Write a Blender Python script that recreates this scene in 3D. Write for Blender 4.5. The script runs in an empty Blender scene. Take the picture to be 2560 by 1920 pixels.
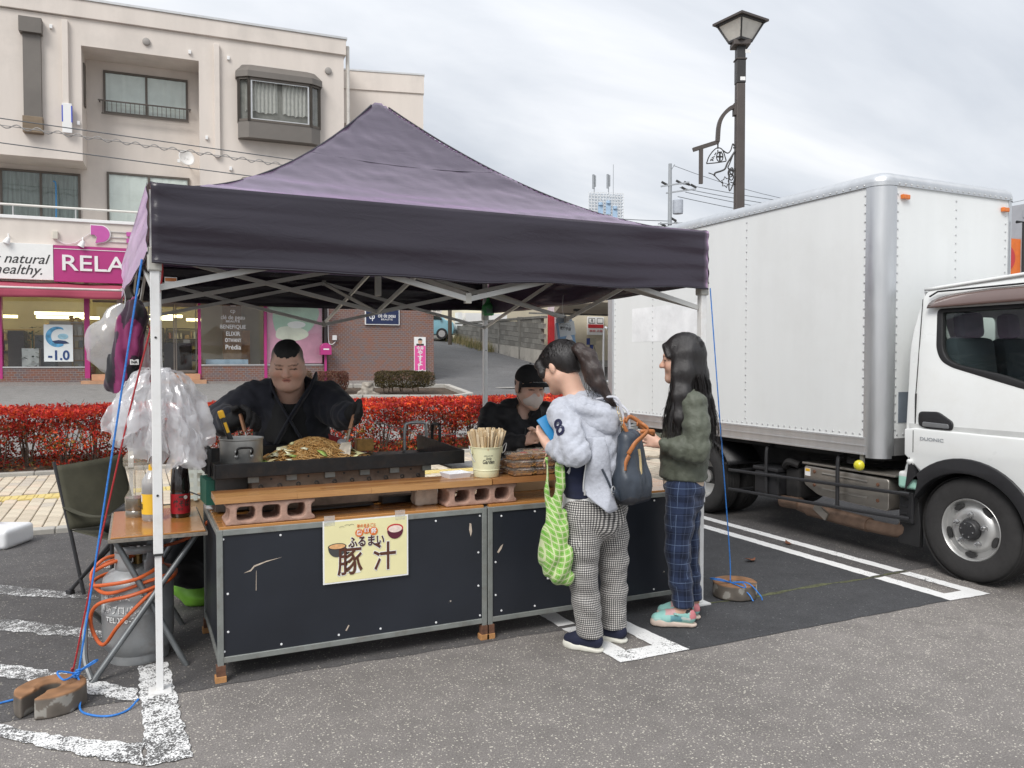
import bpy,bmesh,math,random
import numpy as np
from mathutils import Vector,Matrix,noise as mnoise
R=math.radians
random.seed(7)
rng=np.random.default_rng(11)
D=bpy.data
scn=bpy.context.scene
COL=scn.collection
# ------------------------------------------------------------------ camera
cam=D.cameras.new('camera')
cam.sensor_fit='HORIZONTAL';cam.sensor_width=36.0
cam.lens=36.0*1990.0/2560.0
cam.clip_end=2000;cam.clip_start=0.05
camo=D.objects.new('camera',cam);COL.objects.link(camo)
camo.location=(0,0,1.42)
camo.rotation_euler=(R(90-1.641),0,R(64.6-90))
scn.camera=camo
# ------------------------------------------------------------------ sky, sun, exposure
SUN_EL,SUN_AZ=46.0,230.0
w=D.worlds.new('World');scn.world=w;w.use_nodes=True
nt=w.node_tree;nt.nodes.clear()
def wn(t,**k):
    n=nt.nodes.new(t)
    for a,b in k.items():setattr(n,a,b)
    return n
out=wn('ShaderNodeOutputWorld')
sky=wn('ShaderNodeTexSky',sky_type='NISHITA',sun_disc=False,sun_elevation=R(SUN_EL),sun_rotation=R(SUN_AZ))
bg1=wn('ShaderNodeBackground');bg1.inputs[1].default_value=0.10
nt.links.new(sky.outputs[0],bg1.inputs[0])
tc=wn('ShaderNodeTexCoord');sx=wn('ShaderNodeSeparateXYZ');nt.links.new(tc.outputs['Generated'],sx.inputs[0])
def wm(op,a,b):
    n=wn('ShaderNodeMath',operation=op)
    for i,q in enumerate((a,b)):
        if isinstance(q,(int,float)):n.inputs[i].default_value=q
        else:nt.links.new(q,n.inputs[i])
    return n.outputs[0]
zz=wm('ADD',wm('MAXIMUM',sx.outputs[2],0.0),0.22)
cx=wn('ShaderNodeCombineXYZ')
nt.links.new(wm('DIVIDE',sx.outputs[0],zz),cx.inputs[0]);nt.links.new(wm('DIVIDE',sx.outputs[1],zz),cx.inputs[1])
mp=wn('ShaderNodeMapping');mp.inputs['Rotation'].default_value=(0,0,R(-35));mp.inputs['Scale'].default_value=(0.75,1.9,1)
nt.links.new(cx.outputs[0],mp.inputs[0])
n1=wn('ShaderNodeTexNoise');n1.inputs['Scale'].default_value=0.9;n1.inputs['Detail'].default_value=7;n1.inputs['Roughness'].default_value=0.52;n1.inputs['Distortion'].default_value=0.35
nt.links.new(mp.outputs[0],n1.inputs['Vector'])
rp=wn('ShaderNodeValToRGB')
rp.color_ramp.elements[0].position=0.34;rp.color_ramp.elements[0].color=(0.545,0.58,0.635,1)
rp.color_ramp.elements[1].position=0.68;rp.color_ramp.elements[1].color=(0.95,0.955,0.97,1)
e=rp.color_ramp.elements.new(0.52);e.color=(0.735,0.76,0.80,1)
nt.links.new(n1.outputs['Fac'],rp.inputs[0])
# overcast sky: the cloud deck is brighter towards the zenith (CIE overcast law, softened)
cie=wm('ADD',0.90,wm('MULTIPLY',wm('POWER',wm('MAXIMUM',sx.outputs[2],0.0),1.3),0.85))
bg2=wn('ShaderNodeBackground');nt.links.new(wm('MULTIPLY',cie,0.575),bg2.inputs[1])
nt.links.new(rp.outputs[0],bg2.inputs[0])
mx=wn('ShaderNodeMixShader');mx.inputs[0].default_value=0.94
nt.links.new(bg1.outputs[0],mx.inputs[1]);nt.links.new(bg2.outputs[0],mx.inputs[2]);nt.links.new(mx.outputs[0],out.inputs[0])
sun=D.lights.new('sun','SUN');sun.energy=1.5;sun.angle=R(28);sun.color=(1.0,0.965,0.92)
suno=D.objects.new('sun',sun);COL.objects.link(suno)
_a=R(SUN_AZ);_e=R(SUN_EL)
_d=Vector((math.sin(_a)*math.cos(_e),math.cos(_a)*math.cos(_e),math.sin(_e)))
suno.rotation_euler=_d.to_track_quat('Z','Y').to_euler();suno.location=(0,0,30)
vs=scn.view_settings
vs.view_transform='Standard';vs.look='None';vs.exposure=0.90;vs.gamma=1.0
vs.use_curve_mapping=False
# ------------------------------------------------------------------ materials
MATS={}
def lin(c):
    """0-255 sRGB triple -> linear"""
    return tuple(((x/255.0)/12.92 if x/255.0<=0.04045 else((x/255.0+0.055)/1.055)**2.4)for x in c)
def newmat(name):
    m=D.materials.new(name);m.use_nodes=True
    t=m.node_tree;b=t.nodes['Principled BSDF']
    MATS[name]=m
    return m,t,b
def nd(t,typ,**k):
    n=t.nodes.new(typ)
    for a,b in k.items():setattr(n,a,b)
    return n
def noise(t,scale,detail=4,rough=0.55,vec=None,stretch=None,dist=0.0):
    n=nd(t,'ShaderNodeTexNoise');n.inputs['Scale'].default_value=scale
    n.inputs['Detail'].default_value=detail;n.inputs['Roughness'].default_value=rough;n.inputs['Distortion'].default_value=dist
    if vec is None:vec=nd(t,'ShaderNodeTexCoord').outputs['Object']
    if stretch:
        mpn=nd(t,'ShaderNodeMapping');mpn.inputs['Scale'].default_value=stretch
        t.links.new(vec,mpn.inputs[0]);vec=mpn.outputs[0]
    t.links.new(vec,n.inputs['Vector'])
    return n.outputs['Fac']
def ramp(t,fac,stops):
    r=nd(t,'ShaderNodeValToRGB')
    els=r.color_ramp.elements
    while len(els)<len(stops):els.new(0.5)
    for e_,(p,c)in zip(els,stops):
        e_.position=p;e_.color=(c[0],c[1],c[2],1)if not isinstance(c,(int,float))else(c,c,c,1)
    t.links.new(fac,r.inputs[0]);return r.outputs[0]
def mixc(t,fac,a,b,mode='MIX'):
    n=nd(t,'ShaderNodeMix',data_type='RGBA',blend_type=mode)
    for i,q in((0,fac),(6,a),(7,b)):
        if isinstance(q,(int,float)):n.inputs[i].default_value=q
        elif isinstance(q,tuple):n.inputs[i].default_value=(q[0],q[1],q[2],1)
        else:t.links.new(q,n.inputs[i])
    return n.outputs[2]
def mth(t,op,a,b=0.0,c=None):
    n=nd(t,'ShaderNodeMath',operation=op)
    for i,q in enumerate((a,b)if c is None else(a,b,c)):
        if isinstance(q,(int,float)):n.inputs[i].default_value=q
        else:t.links.new(q,n.inputs[i])
    return n.outputs[0]
def bumpn(t,b,h,strength=0.3,dist=0.01):
    n=nd(t,'ShaderNodeBump');n.inputs['Strength'].default_value=strength;n.inputs['Distance'].default_value=dist
    t.links.new(h,n.inputs['Height']);t.links.new(n.outputs[0],b.inputs['Normal'])
def mat(name,col,rough=0.6,metal=0.0,var=0.12,scale=6.0,bump=0.0,bscale=80.0,bdist=0.004,stain=None,stain_amt=0.5,stain_scale=5.0,spec=0.5,stretch=None,sheen=0.0,coat=0.0,sub=0.0,emit=None,alpha=None,trans=0.0,rvar=0.1):
    """plain principled material: base colour with mild noise variation, optional stains and fine relief"""
    if name in MATS:return MATS[name]
    m,t,b=newmat(name)
    f=noise(t,scale,5,0.6,stretch=stretch)
    c=ramp(t,f,[(0.3,tuple(x*(1-var)for x in col)),(0.7,tuple(min(1,x*(1+var))for x in col))])
    if stain:
        f2=noise(t,stain_scale,8,0.7)
        c=mixc(t,mth(t,'MULTIPLY',ramp(t,f2,[(0.5,0.0),(0.72,1.0)]),stain_amt),c,stain)
    t.links.new(c,b.inputs['Base Color'])
    b.inputs['Metallic'].default_value=metal
    b.inputs['Specular IOR Level'].default_value=spec
    fr=noise(t,scale*3,3)
    t.links.new(mth(t,'ADD',mth(t,'MULTIPLY',fr,rvar*2),rough-rvar),b.inputs['Roughness'])
    if bump:bumpn(t,b,noise(t,bscale,5,0.6,stretch=stretch),bump,bdist)
    if sheen:b.inputs['Sheen Weight'].default_value=sheen
    if coat:b.inputs['Coat Weight'].default_value=coat;b.inputs['Coat Roughness'].default_value=0.08
    if sub:b.inputs['Subsurface Weight'].default_value=sub;b.inputs['Subsurface Radius'].default_value=(0.012,0.005,0.003)
    if emit:b.inputs['Emission Color'].default_value=(*emit[:3],1);b.inputs['Emission Strength'].default_value=emit[3]
    if alpha is not None:b.inputs['Alpha'].default_value=alpha
    if trans:b.inputs['Transmission Weight'].default_value=trans
    return m
def glassmat(name,tint=(1,1,1),refl=0.10,rough=0.02):
    """thin pane: transparent with a mirror share that grows at grazing angles"""
    m,t,b=newmat(name);t.nodes.remove(b)
    o=t.nodes['Material Output']
    tr=nd(t,'ShaderNodeBsdfTransparent');tr.inputs[0].default_value=(*tint,1)
    gl=nd(t,'ShaderNodeBsdfGlossy');gl.inputs['Roughness'].default_value=rough
    lw=nd(t,'ShaderNodeLayerWeight');lw.inputs[0].default_value=0.35
    gm=nd(t,'ShaderNodeNewGeometry')
    f=mth(t,'MULTIPLY',mth(t,'ADD',mth(t,'MULTIPLY',lw.outputs['Fresnel'],0.9),refl),mth(t,'SUBTRACT',1.0,gm.outputs['Backfacing']))
    ms=nd(t,'ShaderNodeMixShader');t.links.new(f,ms.inputs[0]);t.links.new(tr.outputs[0],ms.inputs[1]);t.links.new(gl.outputs[0],ms.inputs[2])
    t.links.new(ms.outputs[0],o.inputs[0])
    return m
def filmmat(name,col,opacity=0.5,rough=0.25,transl=0.5,gloss=0.12):
    """thin plastic film / sheer cloth: part transparent, part diffuse-translucent, a little gloss"""
    m,t,b=newmat(name);t.nodes.remove(b)
    o=t.nodes['Material Output']
    tr=nd(t,'ShaderNodeBsdfTransparent')
    df=nd(t,'ShaderNodeBsdfDiffuse');df.inputs[0].default_value=(*col,1)
    tl=nd(t,'ShaderNodeBsdfTranslucent');tl.inputs[0].default_value=(*col,1)
    m1=nd(t,'ShaderNodeMixShader');m1.inputs[0].default_value=transl
    t.links.new(df.outputs[0],m1.inputs[1]);t.links.new(tl.outputs[0],m1.inputs[2])
    gl=nd(t,'ShaderNodeBsdfGlossy');gl.inputs['Roughness'].default_value=rough
    m2=nd(t,'ShaderNodeMixShader');m2.inputs[0].default_value=gloss
    t.links.new(m1.outputs[0],m2.inputs[1]);t.links.new(gl.outputs[0],m2.inputs[2])
    m3=nd(t,'ShaderNodeMixShader')
    f=noise(t,9.0,4)
    t.links.new(mth(t,'ADD',mth(t,'MULTIPLY',mth(t,'SUBTRACT',f,0.5),0.35),opacity),m3.inputs[0])
    t.links.new(tr.outputs[0],m3.inputs[1]);t.links.new(m2.outputs[0],m3.inputs[2])
    t.links.new(m3.outputs[0],o.inputs[0])
    return m
def attrmat(name,rough=0.6,attr='Col',spec=0.4,sub=0.0,bump=0.0,bscale=90,bdist=0.002,metal=0.0,var=0.06,stretch=None,sheen=0.0):
    m,t,b=newmat(name)
    a=nd(t,'ShaderNodeAttribute',attribute_name=attr)
    f=noise(t,14.0,5)
    t.links.new(mixc(t,1.0,a.outputs['Color'],ramp(t,f,[(0.3,1-var),(0.7,1.0)]),'MULTIPLY'),b.inputs['Base Color'])
    b.inputs['Roughness'].default_value=rough;b.inputs['Specular IOR Level'].default_value=spec;b.inputs['Metallic'].default_value=metal
    if sheen:b.inputs['Sheen Weight'].default_value=sheen
    if sub:b.inputs['Subsurface Weight'].default_value=sub;b.inputs['Subsurface Radius'].default_value=(0.012,0.005,0.003);b.inputs['Subsurface Scale'].default_value=0.5
    if bump:bumpn(t,b,noise(t,bscale,4,stretch=stretch),bump,bdist)
    return m
# ------------------------------------------------------------------ object helpers
ROOT={}
def props(o,label=None,cat=None,group=None,kind=None):
    for k,v in(('label',label),('category',cat),('group',group),('kind',kind)):
        if v:o[k]=v
    return o
def thing(name,label,cat,loc=(0,0,0),rz=0.0,group=None,kind=None):
    o=D.objects.new(name,None);COL.objects.link(o)
    o.location=loc;o.rotation_euler=(0,0,rz);o.empty_display_size=0.1
    ROOT[o.name]=Matrix.Translation(loc)@Matrix.Rotation(rz,4,'Z')
    return props(o,label,cat,group,kind)
def link(name,me,m=None,parent=None,loc=None,rot=None):
    o=D.objects.new(name,me);COL.objects.link(o)
    if m is not None:
        if isinstance(m,(list,tuple)):
            for q in m:me.materials.append(q)
        elif not len(me.materials):me.materials.append(m)
    if parent is not None:o.parent=parent
    if loc is not None:o.location=loc
    if rot is not None:o.rotation_euler=rot
    return o
def copy_tree(o,parent=None):
    c=o.copy();COL.objects.link(c)
    if parent is not None:c.parent=parent
    for ch in list(o.children):copy_tree(ch,c)
    return c
def npmesh(name,v,f,smooth=True):
    """v Nx3, f Mx4 or Mx3 integer array -> mesh (fast)"""
    me=D.meshes.new(name);v=np.asarray(v,dtype=np.float32);f=np.asarray(f,dtype=np.int32);k=f.shape[1]
    me.vertices.add(len(v));me.vertices.foreach_set('co',v.ravel())
    me.loops.add(f.size);me.loops.foreach_set('vertex_index',f.ravel())
    me.polygons.add(len(f));me.polygons.foreach_set('loop_start',np.arange(0,f.size,k,dtype=np.int32))
    try:me.polygons.foreach_set('loop_total',np.full(len(f),k,dtype=np.int32))
    except Exception:pass
    me.update(calc_edges=True);me.validate()
    if smooth:me.polygons.foreach_set('use_smooth',np.ones(len(me.polygons),dtype=bool))
    return me
def setcol(me,c,name='Col'):
    a=me.attributes.new(name,'FLOAT_COLOR','POINT')
    c=np.asarray(c,dtype=np.float32)
    a.data.foreach_set('color',np.concatenate([c,np.ones((len(c),1),np.float32)],1).ravel())
class MB:
    """collects simple solids into one mesh"""
    def __init__(s):s.v=[];s.f=[];s.mi=[];s.cur=0
    def add(s,vs,fs):
        o=len(s.v);s.v+=[tuple(map(float,q))for q in vs];s.f+=[tuple(i+o for i in q)for q in fs];s.mi+=[s.cur]*len(fs);return s
    def m(s,i):s.cur=i;return s
    def bx(s,x0,x1,y0,y1,z0,z1):
        return s.add([(x0,y0,z0),(x1,y0,z0),(x1,y1,z0),(x0,y1,z0),(x0,y0,z1),(x1,y0,z1),(x1,y1,z1),(x0,y1,z1)],[(0,3,2,1),(4,5,6,7),(0,1,5,4),(1,2,6,5),(2,3,7,6),(3,0,4,7)])
    def box(s,c,size,M=None):
        a,b,d=(q/2 for q in size);M=M or Matrix()
        if not isinstance(M,Matrix):M=Matrix.Rotation(M,4,'Z')
        vs=[(x,y,z)for z in(-d,d)for x,y in((-a,-b),(a,-b),(a,b),(-a,b))]
        return s.add([Vector(c)+(M@Vector(q))for q in vs],[(0,3,2,1),(4,5,6,7),(0,1,5,4),(1,2,6,5),(2,3,7,6),(3,0,4,7)])
    def bar(s,p,q,wdt,hgt,up=(0,0,1)):
        p,q=Vector(p),Vector(q);d=(q-p).normalized();upv=Vector(up)
        if abs(d.dot(upv))>0.98:upv=Vector((0,1,0))
        a=d.cross(upv).normalized()*wdt/2;b=a.cross(d).normalized()*hgt/2
        vs=[e_+i*a+j*b for e_ in(p,q)for i,j in((-1,-1),(1,-1),(1,1),(-1,1))]
        return s.add(vs,[(3,2,1,0),(4,5,6,7),(0,1,5,4),(1,2,6,5),(2,3,7,6),(3,0,4,7)])
    def tube(s,pts,r,n=8,closed=False,caps=True):
        pts=[Vector(p)for p in pts];N=len(pts)
        rs=r if isinstance(r,(list,tuple))else[r]*N
        ref=None;vs=[]
        for i,p in enumerate(pts):
            if closed:d=pts[(i+1)%N]-pts[i-1]
            else:d=pts[min(i+1,N-1)]-pts[max(i-1,0)]
            d=d.normalized()if d.length>1e-9 else Vector((0,0,1))
            if ref is None:ref=d.orthogonal().normalized()
            else:
                ref=ref-d*ref.dot(d)
                ref=ref.normalized()if ref.length>1e-6 else d.orthogonal().normalized()
            b=d.cross(ref)
            for k in range(n):
                a=2*math.pi*k/n
                vs.append(p+(ref*math.cos(a)+b*math.sin(a))*rs[i])
        fs=[]
        for i in range(N if closed else N-1):
            j=(i+1)%N
            for k in range(n):
                l=(k+1)%n
                fs.append((i*n+k,i*n+l,j*n+l,j*n+k))
        if caps and not closed:fs+=[tuple(range(n-1,-1,-1)),tuple(range((N-1)*n,N*n))]
        return s.add(vs,fs)
    def cyl(s,p,q,r0,r1=None,n=16):return s.tube([p,q],[r0,r0 if r1 is None else r1],n)
    def lathe(s,prof,c=(0,0,0),n=24,M=None,caps=True):
        c=Vector(c);M=M or Matrix()
        vs=[c+(M@Vector((r*math.cos(2*math.pi*k/n),r*math.sin(2*math.pi*k/n),z)))for r,z in prof for k in range(n)]
        fs=[(i*n+k,i*n+(k+1)%n,(i+1)*n+(k+1)%n,(i+1)*n+k)for i in range(len(prof)-1)for k in range(n)]
        if caps:fs+=[tuple(range(n-1,-1,-1)),tuple(range((len(prof)-1)*n,len(prof)*n))]
        return s.add(vs,fs)
    def prism(s,poly,fn,d0,d1):
        """poly of 2D points; fn(u, v, d) -> 3D point"""
        n=len(poly);vs=[fn(u,v,d0)for u,v in poly]+[fn(u,v,d1)for u,v in poly]
        return s.add(vs,[tuple(range(n-1,-1,-1)),tuple(range(n,2*n))]+[(i,(i+1)%n,n+(i+1)%n,n+i)for i in range(n)])
    def grid(s,fn,nu,nv,closed_u=False):
        vs=[fn(i/(nu if closed_u else nu-1),j/(nv-1))for j in range(nv)for i in range(nu)]
        fs=[]
        for j in range(nv-1):
            for i in range(nu if closed_u else nu-1):
                k=(i+1)%nu
                fs.append((j*nu+i,j*nu+k,(j+1)*nu+k,(j+1)*nu+i))
        return s.add(vs,fs)
    def mesh(s,name):
        me=D.meshes.new(name);me.from_pydata(s.v,[],s.f)
        if any(s.mi):me.polygons.foreach_set('material_index',s.mi)
        return me
    def build(s,name,m,parent=None,world=False,smooth=False,bevel=0.0,solid=0.0,seg=2,flat_angle=None):
        if world and parent is not None and parent.name in ROOT:
            inv=ROOT[parent.name].inverted();s.v=[tuple(inv@Vector(q))for q in s.v]
        me=s.mesh(name)
        bm=bmesh.new();bm.from_mesh(me);bmesh.ops.recalc_face_normals(bm,faces=bm.faces)
        if bevel:
            es=[e_ for e_ in bm.edges if len(e_.link_faces)==2 and e_.calc_face_angle(0)>R(35)]
            bmesh.ops.bevel(bm,geom=es,offset=bevel,segments=seg,affect='EDGES',profile=0.5,clamp_overlap=True)
        bm.to_mesh(me);bm.free()
        if smooth:
            me.polygons.foreach_set('use_smooth',np.ones(len(me.polygons),dtype=bool))
            me.set_sharp_from_angle(angle=R(flat_angle or 40))
        o=link(name,me,m,parent)
        if solid:
            md=o.modifiers.new('solid','SOLIDIFY');md.thickness=solid;md.offset=0
        return o
def single(mb,name,m,label,cat,group=None,kind=None,**k):
    return props(mb.build(name,m,**k),label,cat,group,kind)
def text(body,size,m,parent,loc,rot=(R(90),0,0),ext=0.002,off=0.0,width=None,align='CENTER',name='lettering',shear=0.0,line=1.0):
    c=D.curves.new(name,'FONT');c.body=body;c.size=size;c.extrude=ext;c.offset=off;c.align_x=align;c.align_y='CENTER';c.shear=shear;c.space_line=line
    c.resolution_u=3
    o=D.objects.new(name,c);COL.objects.link(o);c.materials.append(m)
    bpy.context.view_layer.update()
    sx_=width/o.dimensions.x if width and o.dimensions.x>1e-4 else 1.0
    me=D.meshes.new_from_object(o.evaluated_get(bpy.context.evaluated_depsgraph_get()));me.name=name
    D.objects.remove(o);D.curves.remove(c)
    if not len(me.materials):me.materials.append(m)
    o=D.objects.new(name,me);COL.objects.link(o);o.scale=(sx_,1,1)
    o.parent=parent;o.location=loc;o.rotation_euler=rot
    return o
def lerp(a,b,t):return a+(b-a)*t
def catmull(pts,n=8,closed=False):
    P=[Vector(p)for p in pts];N=len(P);o=[]
    for i in range(N if closed else N-1):
        p1,p2=P[i],P[(i+1)%N]
        p0=P[i-1]if(closed or i>0)else p1*2-p2
        p3=P[(i+2)%N]if(closed or i+2<N)else p2*2-p1
        for k in range(n):
            t=k/n
            o.append(0.5*((2*p1)+(p2-p0)*t+(2*p0-5*p1+4*p2-p3)*t*t+(3*p1-p0-3*p2+p3)*t**3))
    if not closed:o.append(P[-1])
    return o
# ------------------------------------------------------------------ implicit surfaces for bodies, cloth and soft things
class SDF:
    def __init__(s,lo,hi,h):
        s.lo=np.array(lo,float);s.h=h
        s.n=np.ceil((np.array(hi)-s.lo)/h).astype(int)+1
        s.ax=[s.lo[i]+h*np.arange(s.n[i])for i in range(3)]
        s.d=np.full(s.n,0.5)
    def _win(s,lo,hi):
        a=np.clip(np.floor((np.array(lo)-s.lo)/s.h).astype(int),0,s.n-1);b=np.clip(np.ceil((np.array(hi)-s.lo)/s.h).astype(int)+1,1,s.n)
        b=np.maximum(b,a+1)
        sl=tuple(slice(a[i],b[i])for i in range(3))
        X,Y,Z=np.meshgrid(s.ax[0][sl[0]],s.ax[1][sl[1]],s.ax[2][sl[2]],indexing='ij')
        return sl,X,Y,Z
    def _op(s,sl,e,k,sub):
        d=s.d[sl]
        if sub:
            if k>0:
                h=np.clip(0.5-0.5*(d+e)/k,0,1);s.d[sl]=d*(1-h)+(-e)*h+k*h*(1-h)
            else:s.d[sl]=np.maximum(d,-e)
        else:
            if k>0:
                h=np.clip(0.5+0.5*(d-e)/k,0,1);s.d[sl]=d*(1-h)+e*h-k*h*(1-h)
            else:s.d[sl]=np.minimum(d,e)
    def rc(s,a,b,ra,rb=None,k=0.02,sub=False,flat=None):
        """round cone a-b; flat=(axis vector, factor) squeezes the section along that axis"""
        rb=ra if rb is None else rb
        a=np.array(a,float);b=np.array(b,float);m=max(ra,rb)*(1 if flat is None else max(1,flat[1]))+k+0.04
        sl,X,Y,Z=s._win(np.minimum(a,b)-m,np.maximum(a,b)+m)
        d=b-a;L=max(d@d,1e-9)
        t=np.clip(((X-a[0])*d[0]+(Y-a[1])*d[1]+(Z-a[2])*d[2])/L,0,1)
        vx,vy,vz=X-a[0]-t*d[0],Y-a[1]-t*d[1],Z-a[2]-t*d[2]
        if flat is not None:
            n=np.array(flat[0],float);n/=np.linalg.norm(n);q=vx*n[0]+vy*n[1]+vz*n[2];g=1/flat[1]-1
            vx,vy,vz=vx+q*n[0]*g,vy+q*n[1]*g,vz+q*n[2]*g
        e=np.sqrt(vx*vx+vy*vy+vz*vz)-(ra+(rb-ra)*t)
        if flat is not None and flat[1]<1:e=e*flat[1]
        s._op(sl,e,k,sub);return s
    def chain(s,pts,rs,k=0.02,**kw):
        for i in range(len(pts)-1):s.rc(pts[i],pts[i+1],rs[i],rs[i+1],k,**kw)
        return s
    def ell(s,c,r,k=0.02,sub=False,rot=None):
        c=np.array(c,float);r=np.array(r if hasattr(r,'__len__')else(r,r,r),float);m=r.max()+k+0.04
        sl,X,Y,Z=s._win(c-m,c+m)
        x,y,z=X-c[0],Y-c[1],Z-c[2]
        if rot is not None:
            Mi=np.array(rot.inverted().to_3x3())if isinstance(rot,Matrix)else np.array(rot)
            x,y,z=Mi[0,0]*x+Mi[0,1]*y+Mi[0,2]*z,Mi[1,0]*x+Mi[1,1]*y+Mi[1,2]*z,Mi[2,0]*x+Mi[2,1]*y+Mi[2,2]*z
        k0=np.sqrt((x/r[0])**2+(y/r[1])**2+(z/r[2])**2);k1=np.sqrt((x/r[0]**2)**2+(y/r[1]**2)**2+(z/r[2]**2)**2)+1e-9
        s._op(sl,k0*(k0-1)/k1,k,sub);return s
    def rbox(s,c,hs,rad=0.01,k=0.0,sub=False,rot=None):
        c=np.array(c,float);hs=np.array(hs,float);m=np.linalg.norm(hs)+k+0.04
        sl,X,Y,Z=s._win(c-m,c+m)
        x,y,z=X-c[0],Y-c[1],Z-c[2]
        if rot is not None:
            Mi=np.array(rot.inverted().to_3x3())
            x,y,z=Mi[0,0]*x+Mi[0,1]*y+Mi[0,2]*z,Mi[1,0]*x+Mi[1,1]*y+Mi[1,2]*z,Mi[2,0]*x+Mi[2,1]*y+Mi[2,2]*z
        qx,qy,qz=np.abs(x)-hs[0]+rad,np.abs(y)-hs[1]+rad,np.abs(z)-hs[2]+rad
        e=np.sqrt(np.maximum(qx,0)**2+np.maximum(qy,0)**2+np.maximum(qz,0)**2)+np.minimum(np.maximum(qx,np.maximum(qy,qz)),0)-rad
        s._op(sl,e,k,sub);return s
    def cut(s,p,n):
        """remove everything on the side the normal points to"""
        n=np.array(n,float);n/=np.linalg.norm(n)
        X,Y,Z=np.meshgrid(*s.ax,indexing='ij')
        s.d=np.maximum(s.d,(X-p[0])*n[0]+(Y-p[1])*n[1]+(Z-p[2])*n[2]);return s
    def wrinkle(s,amp,freq,seed=0,dirs=None,n=5):
        g=np.random.default_rng(seed);X,Y,Z=np.meshgrid(*s.ax,indexing='ij');q=np.zeros(s.n)
        wx=0.35*np.sin(Y*9+Z*7+seed);wz=0.3*np.sin(X*11+Y*5+seed*2)
        for i in range(n):
            d=g.normal(size=3)if dirs is None else np.array(dirs[i%len(dirs)])+g.normal(size=3)*0.25
            d=d/np.linalg.norm(d)*freq*g.uniform(0.6,1.6);ph=g.uniform(0,6.28)
            u=np.sin(d[0]*(X+wx*0.12)+d[1]*Y+d[2]*(Z+wz*0.12)+ph)
            q+=(1-2*np.abs(u))*0.8 if dirs is not None else np.sign(u)*np.abs(u)**1.3
        s.d=s.d+amp*q/n**0.6;return s
    def mesh(s,name,smooth=2):
        d=s.d;ins=d<0
        nx,ny,nz=d.shape
        c=sum(ins[i:nx-1+i,j:ny-1+j,k:nz-1+k].astype(np.int8)for i in(0,1)for j in(0,1)for k in(0,1))
        act=(c>0)&(c<8);idx=np.full(act.shape,-1,np.int64);ai=np.argwhere(act);idx[act]=np.arange(len(ai))
        acc=np.zeros((len(ai),3));cnt=np.zeros(len(ai))
        corners=[(i,j,k)for i in(0,1)for j in(0,1)for k in(0,1)]
        val={q:d[ai[:,0]+q[0],ai[:,1]+q[1],ai[:,2]+q[2]]for q in corners}
        for p in corners:
            for ax in range(3):
                if p[ax]==0:
                    q=list(p);q[ax]=1;q=tuple(q);a,b=val[p],val[q];m=(a<0)!=(b<0)
                    t=np.where(m,a/np.where(m,a-b,1),0)
                    pt=np.array(p,float)[None].repeat(len(ai),0);pt[:,ax]+=t
                    acc[m]+=pt[m];cnt[m]+=1
        v=s.lo+s.h*(ai+acc/np.maximum(cnt,1)[:,None])
        fs=[]
        for ax in range(3):
            o1,o2=[(1,2),(2,0),(0,1)][ax]
            sl0=[slice(None)]*3;sl1=[slice(None)]*3
            sl0[ax]=slice(0,-1);sl1[ax]=slice(1,None)
            a,b=ins[tuple(sl0)],ins[tuple(sl1)]
            e=np.argwhere(a!=b);ok=(e[:,o1]>0)&(e[:,o2]>0)&(e[:,o1]<d.shape[o1]-1)&(e[:,o2]<d.shape[o2]-1);e=e[ok]
            if not len(e):continue
            def at(d1,d2):
                q=e.copy();q[:,o1]+=d1;q[:,o2]+=d2;return idx[q[:,0],q[:,1],q[:,2]]
            q=np.stack([at(-1,-1),at(0,-1),at(0,0),at(-1,0)],1)
            fl=a[e[:,0],e[:,1],e[:,2]]
            q[~fl]=q[~fl][:,::-1];fs.append(q)
        f=np.concatenate(fs)
        if smooth:
            ed=np.concatenate([f[:,[i,(i+1)%4]]for i in range(4)]);deg=np.bincount(ed.ravel(),minlength=len(v)).astype(float)
            for _ in range(smooth):
                sm=np.zeros_like(v)
                for i in range(3):
                    sm[:,i]=np.bincount(ed[:,0],v[ed[:,1],i],len(v))+np.bincount(ed[:,1],v[ed[:,0],i],len(v))
                v=0.5*v+0.5*sm/np.maximum(deg,1)[:,None]
        s.v=v
        return npmesh(name,v,f)
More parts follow.
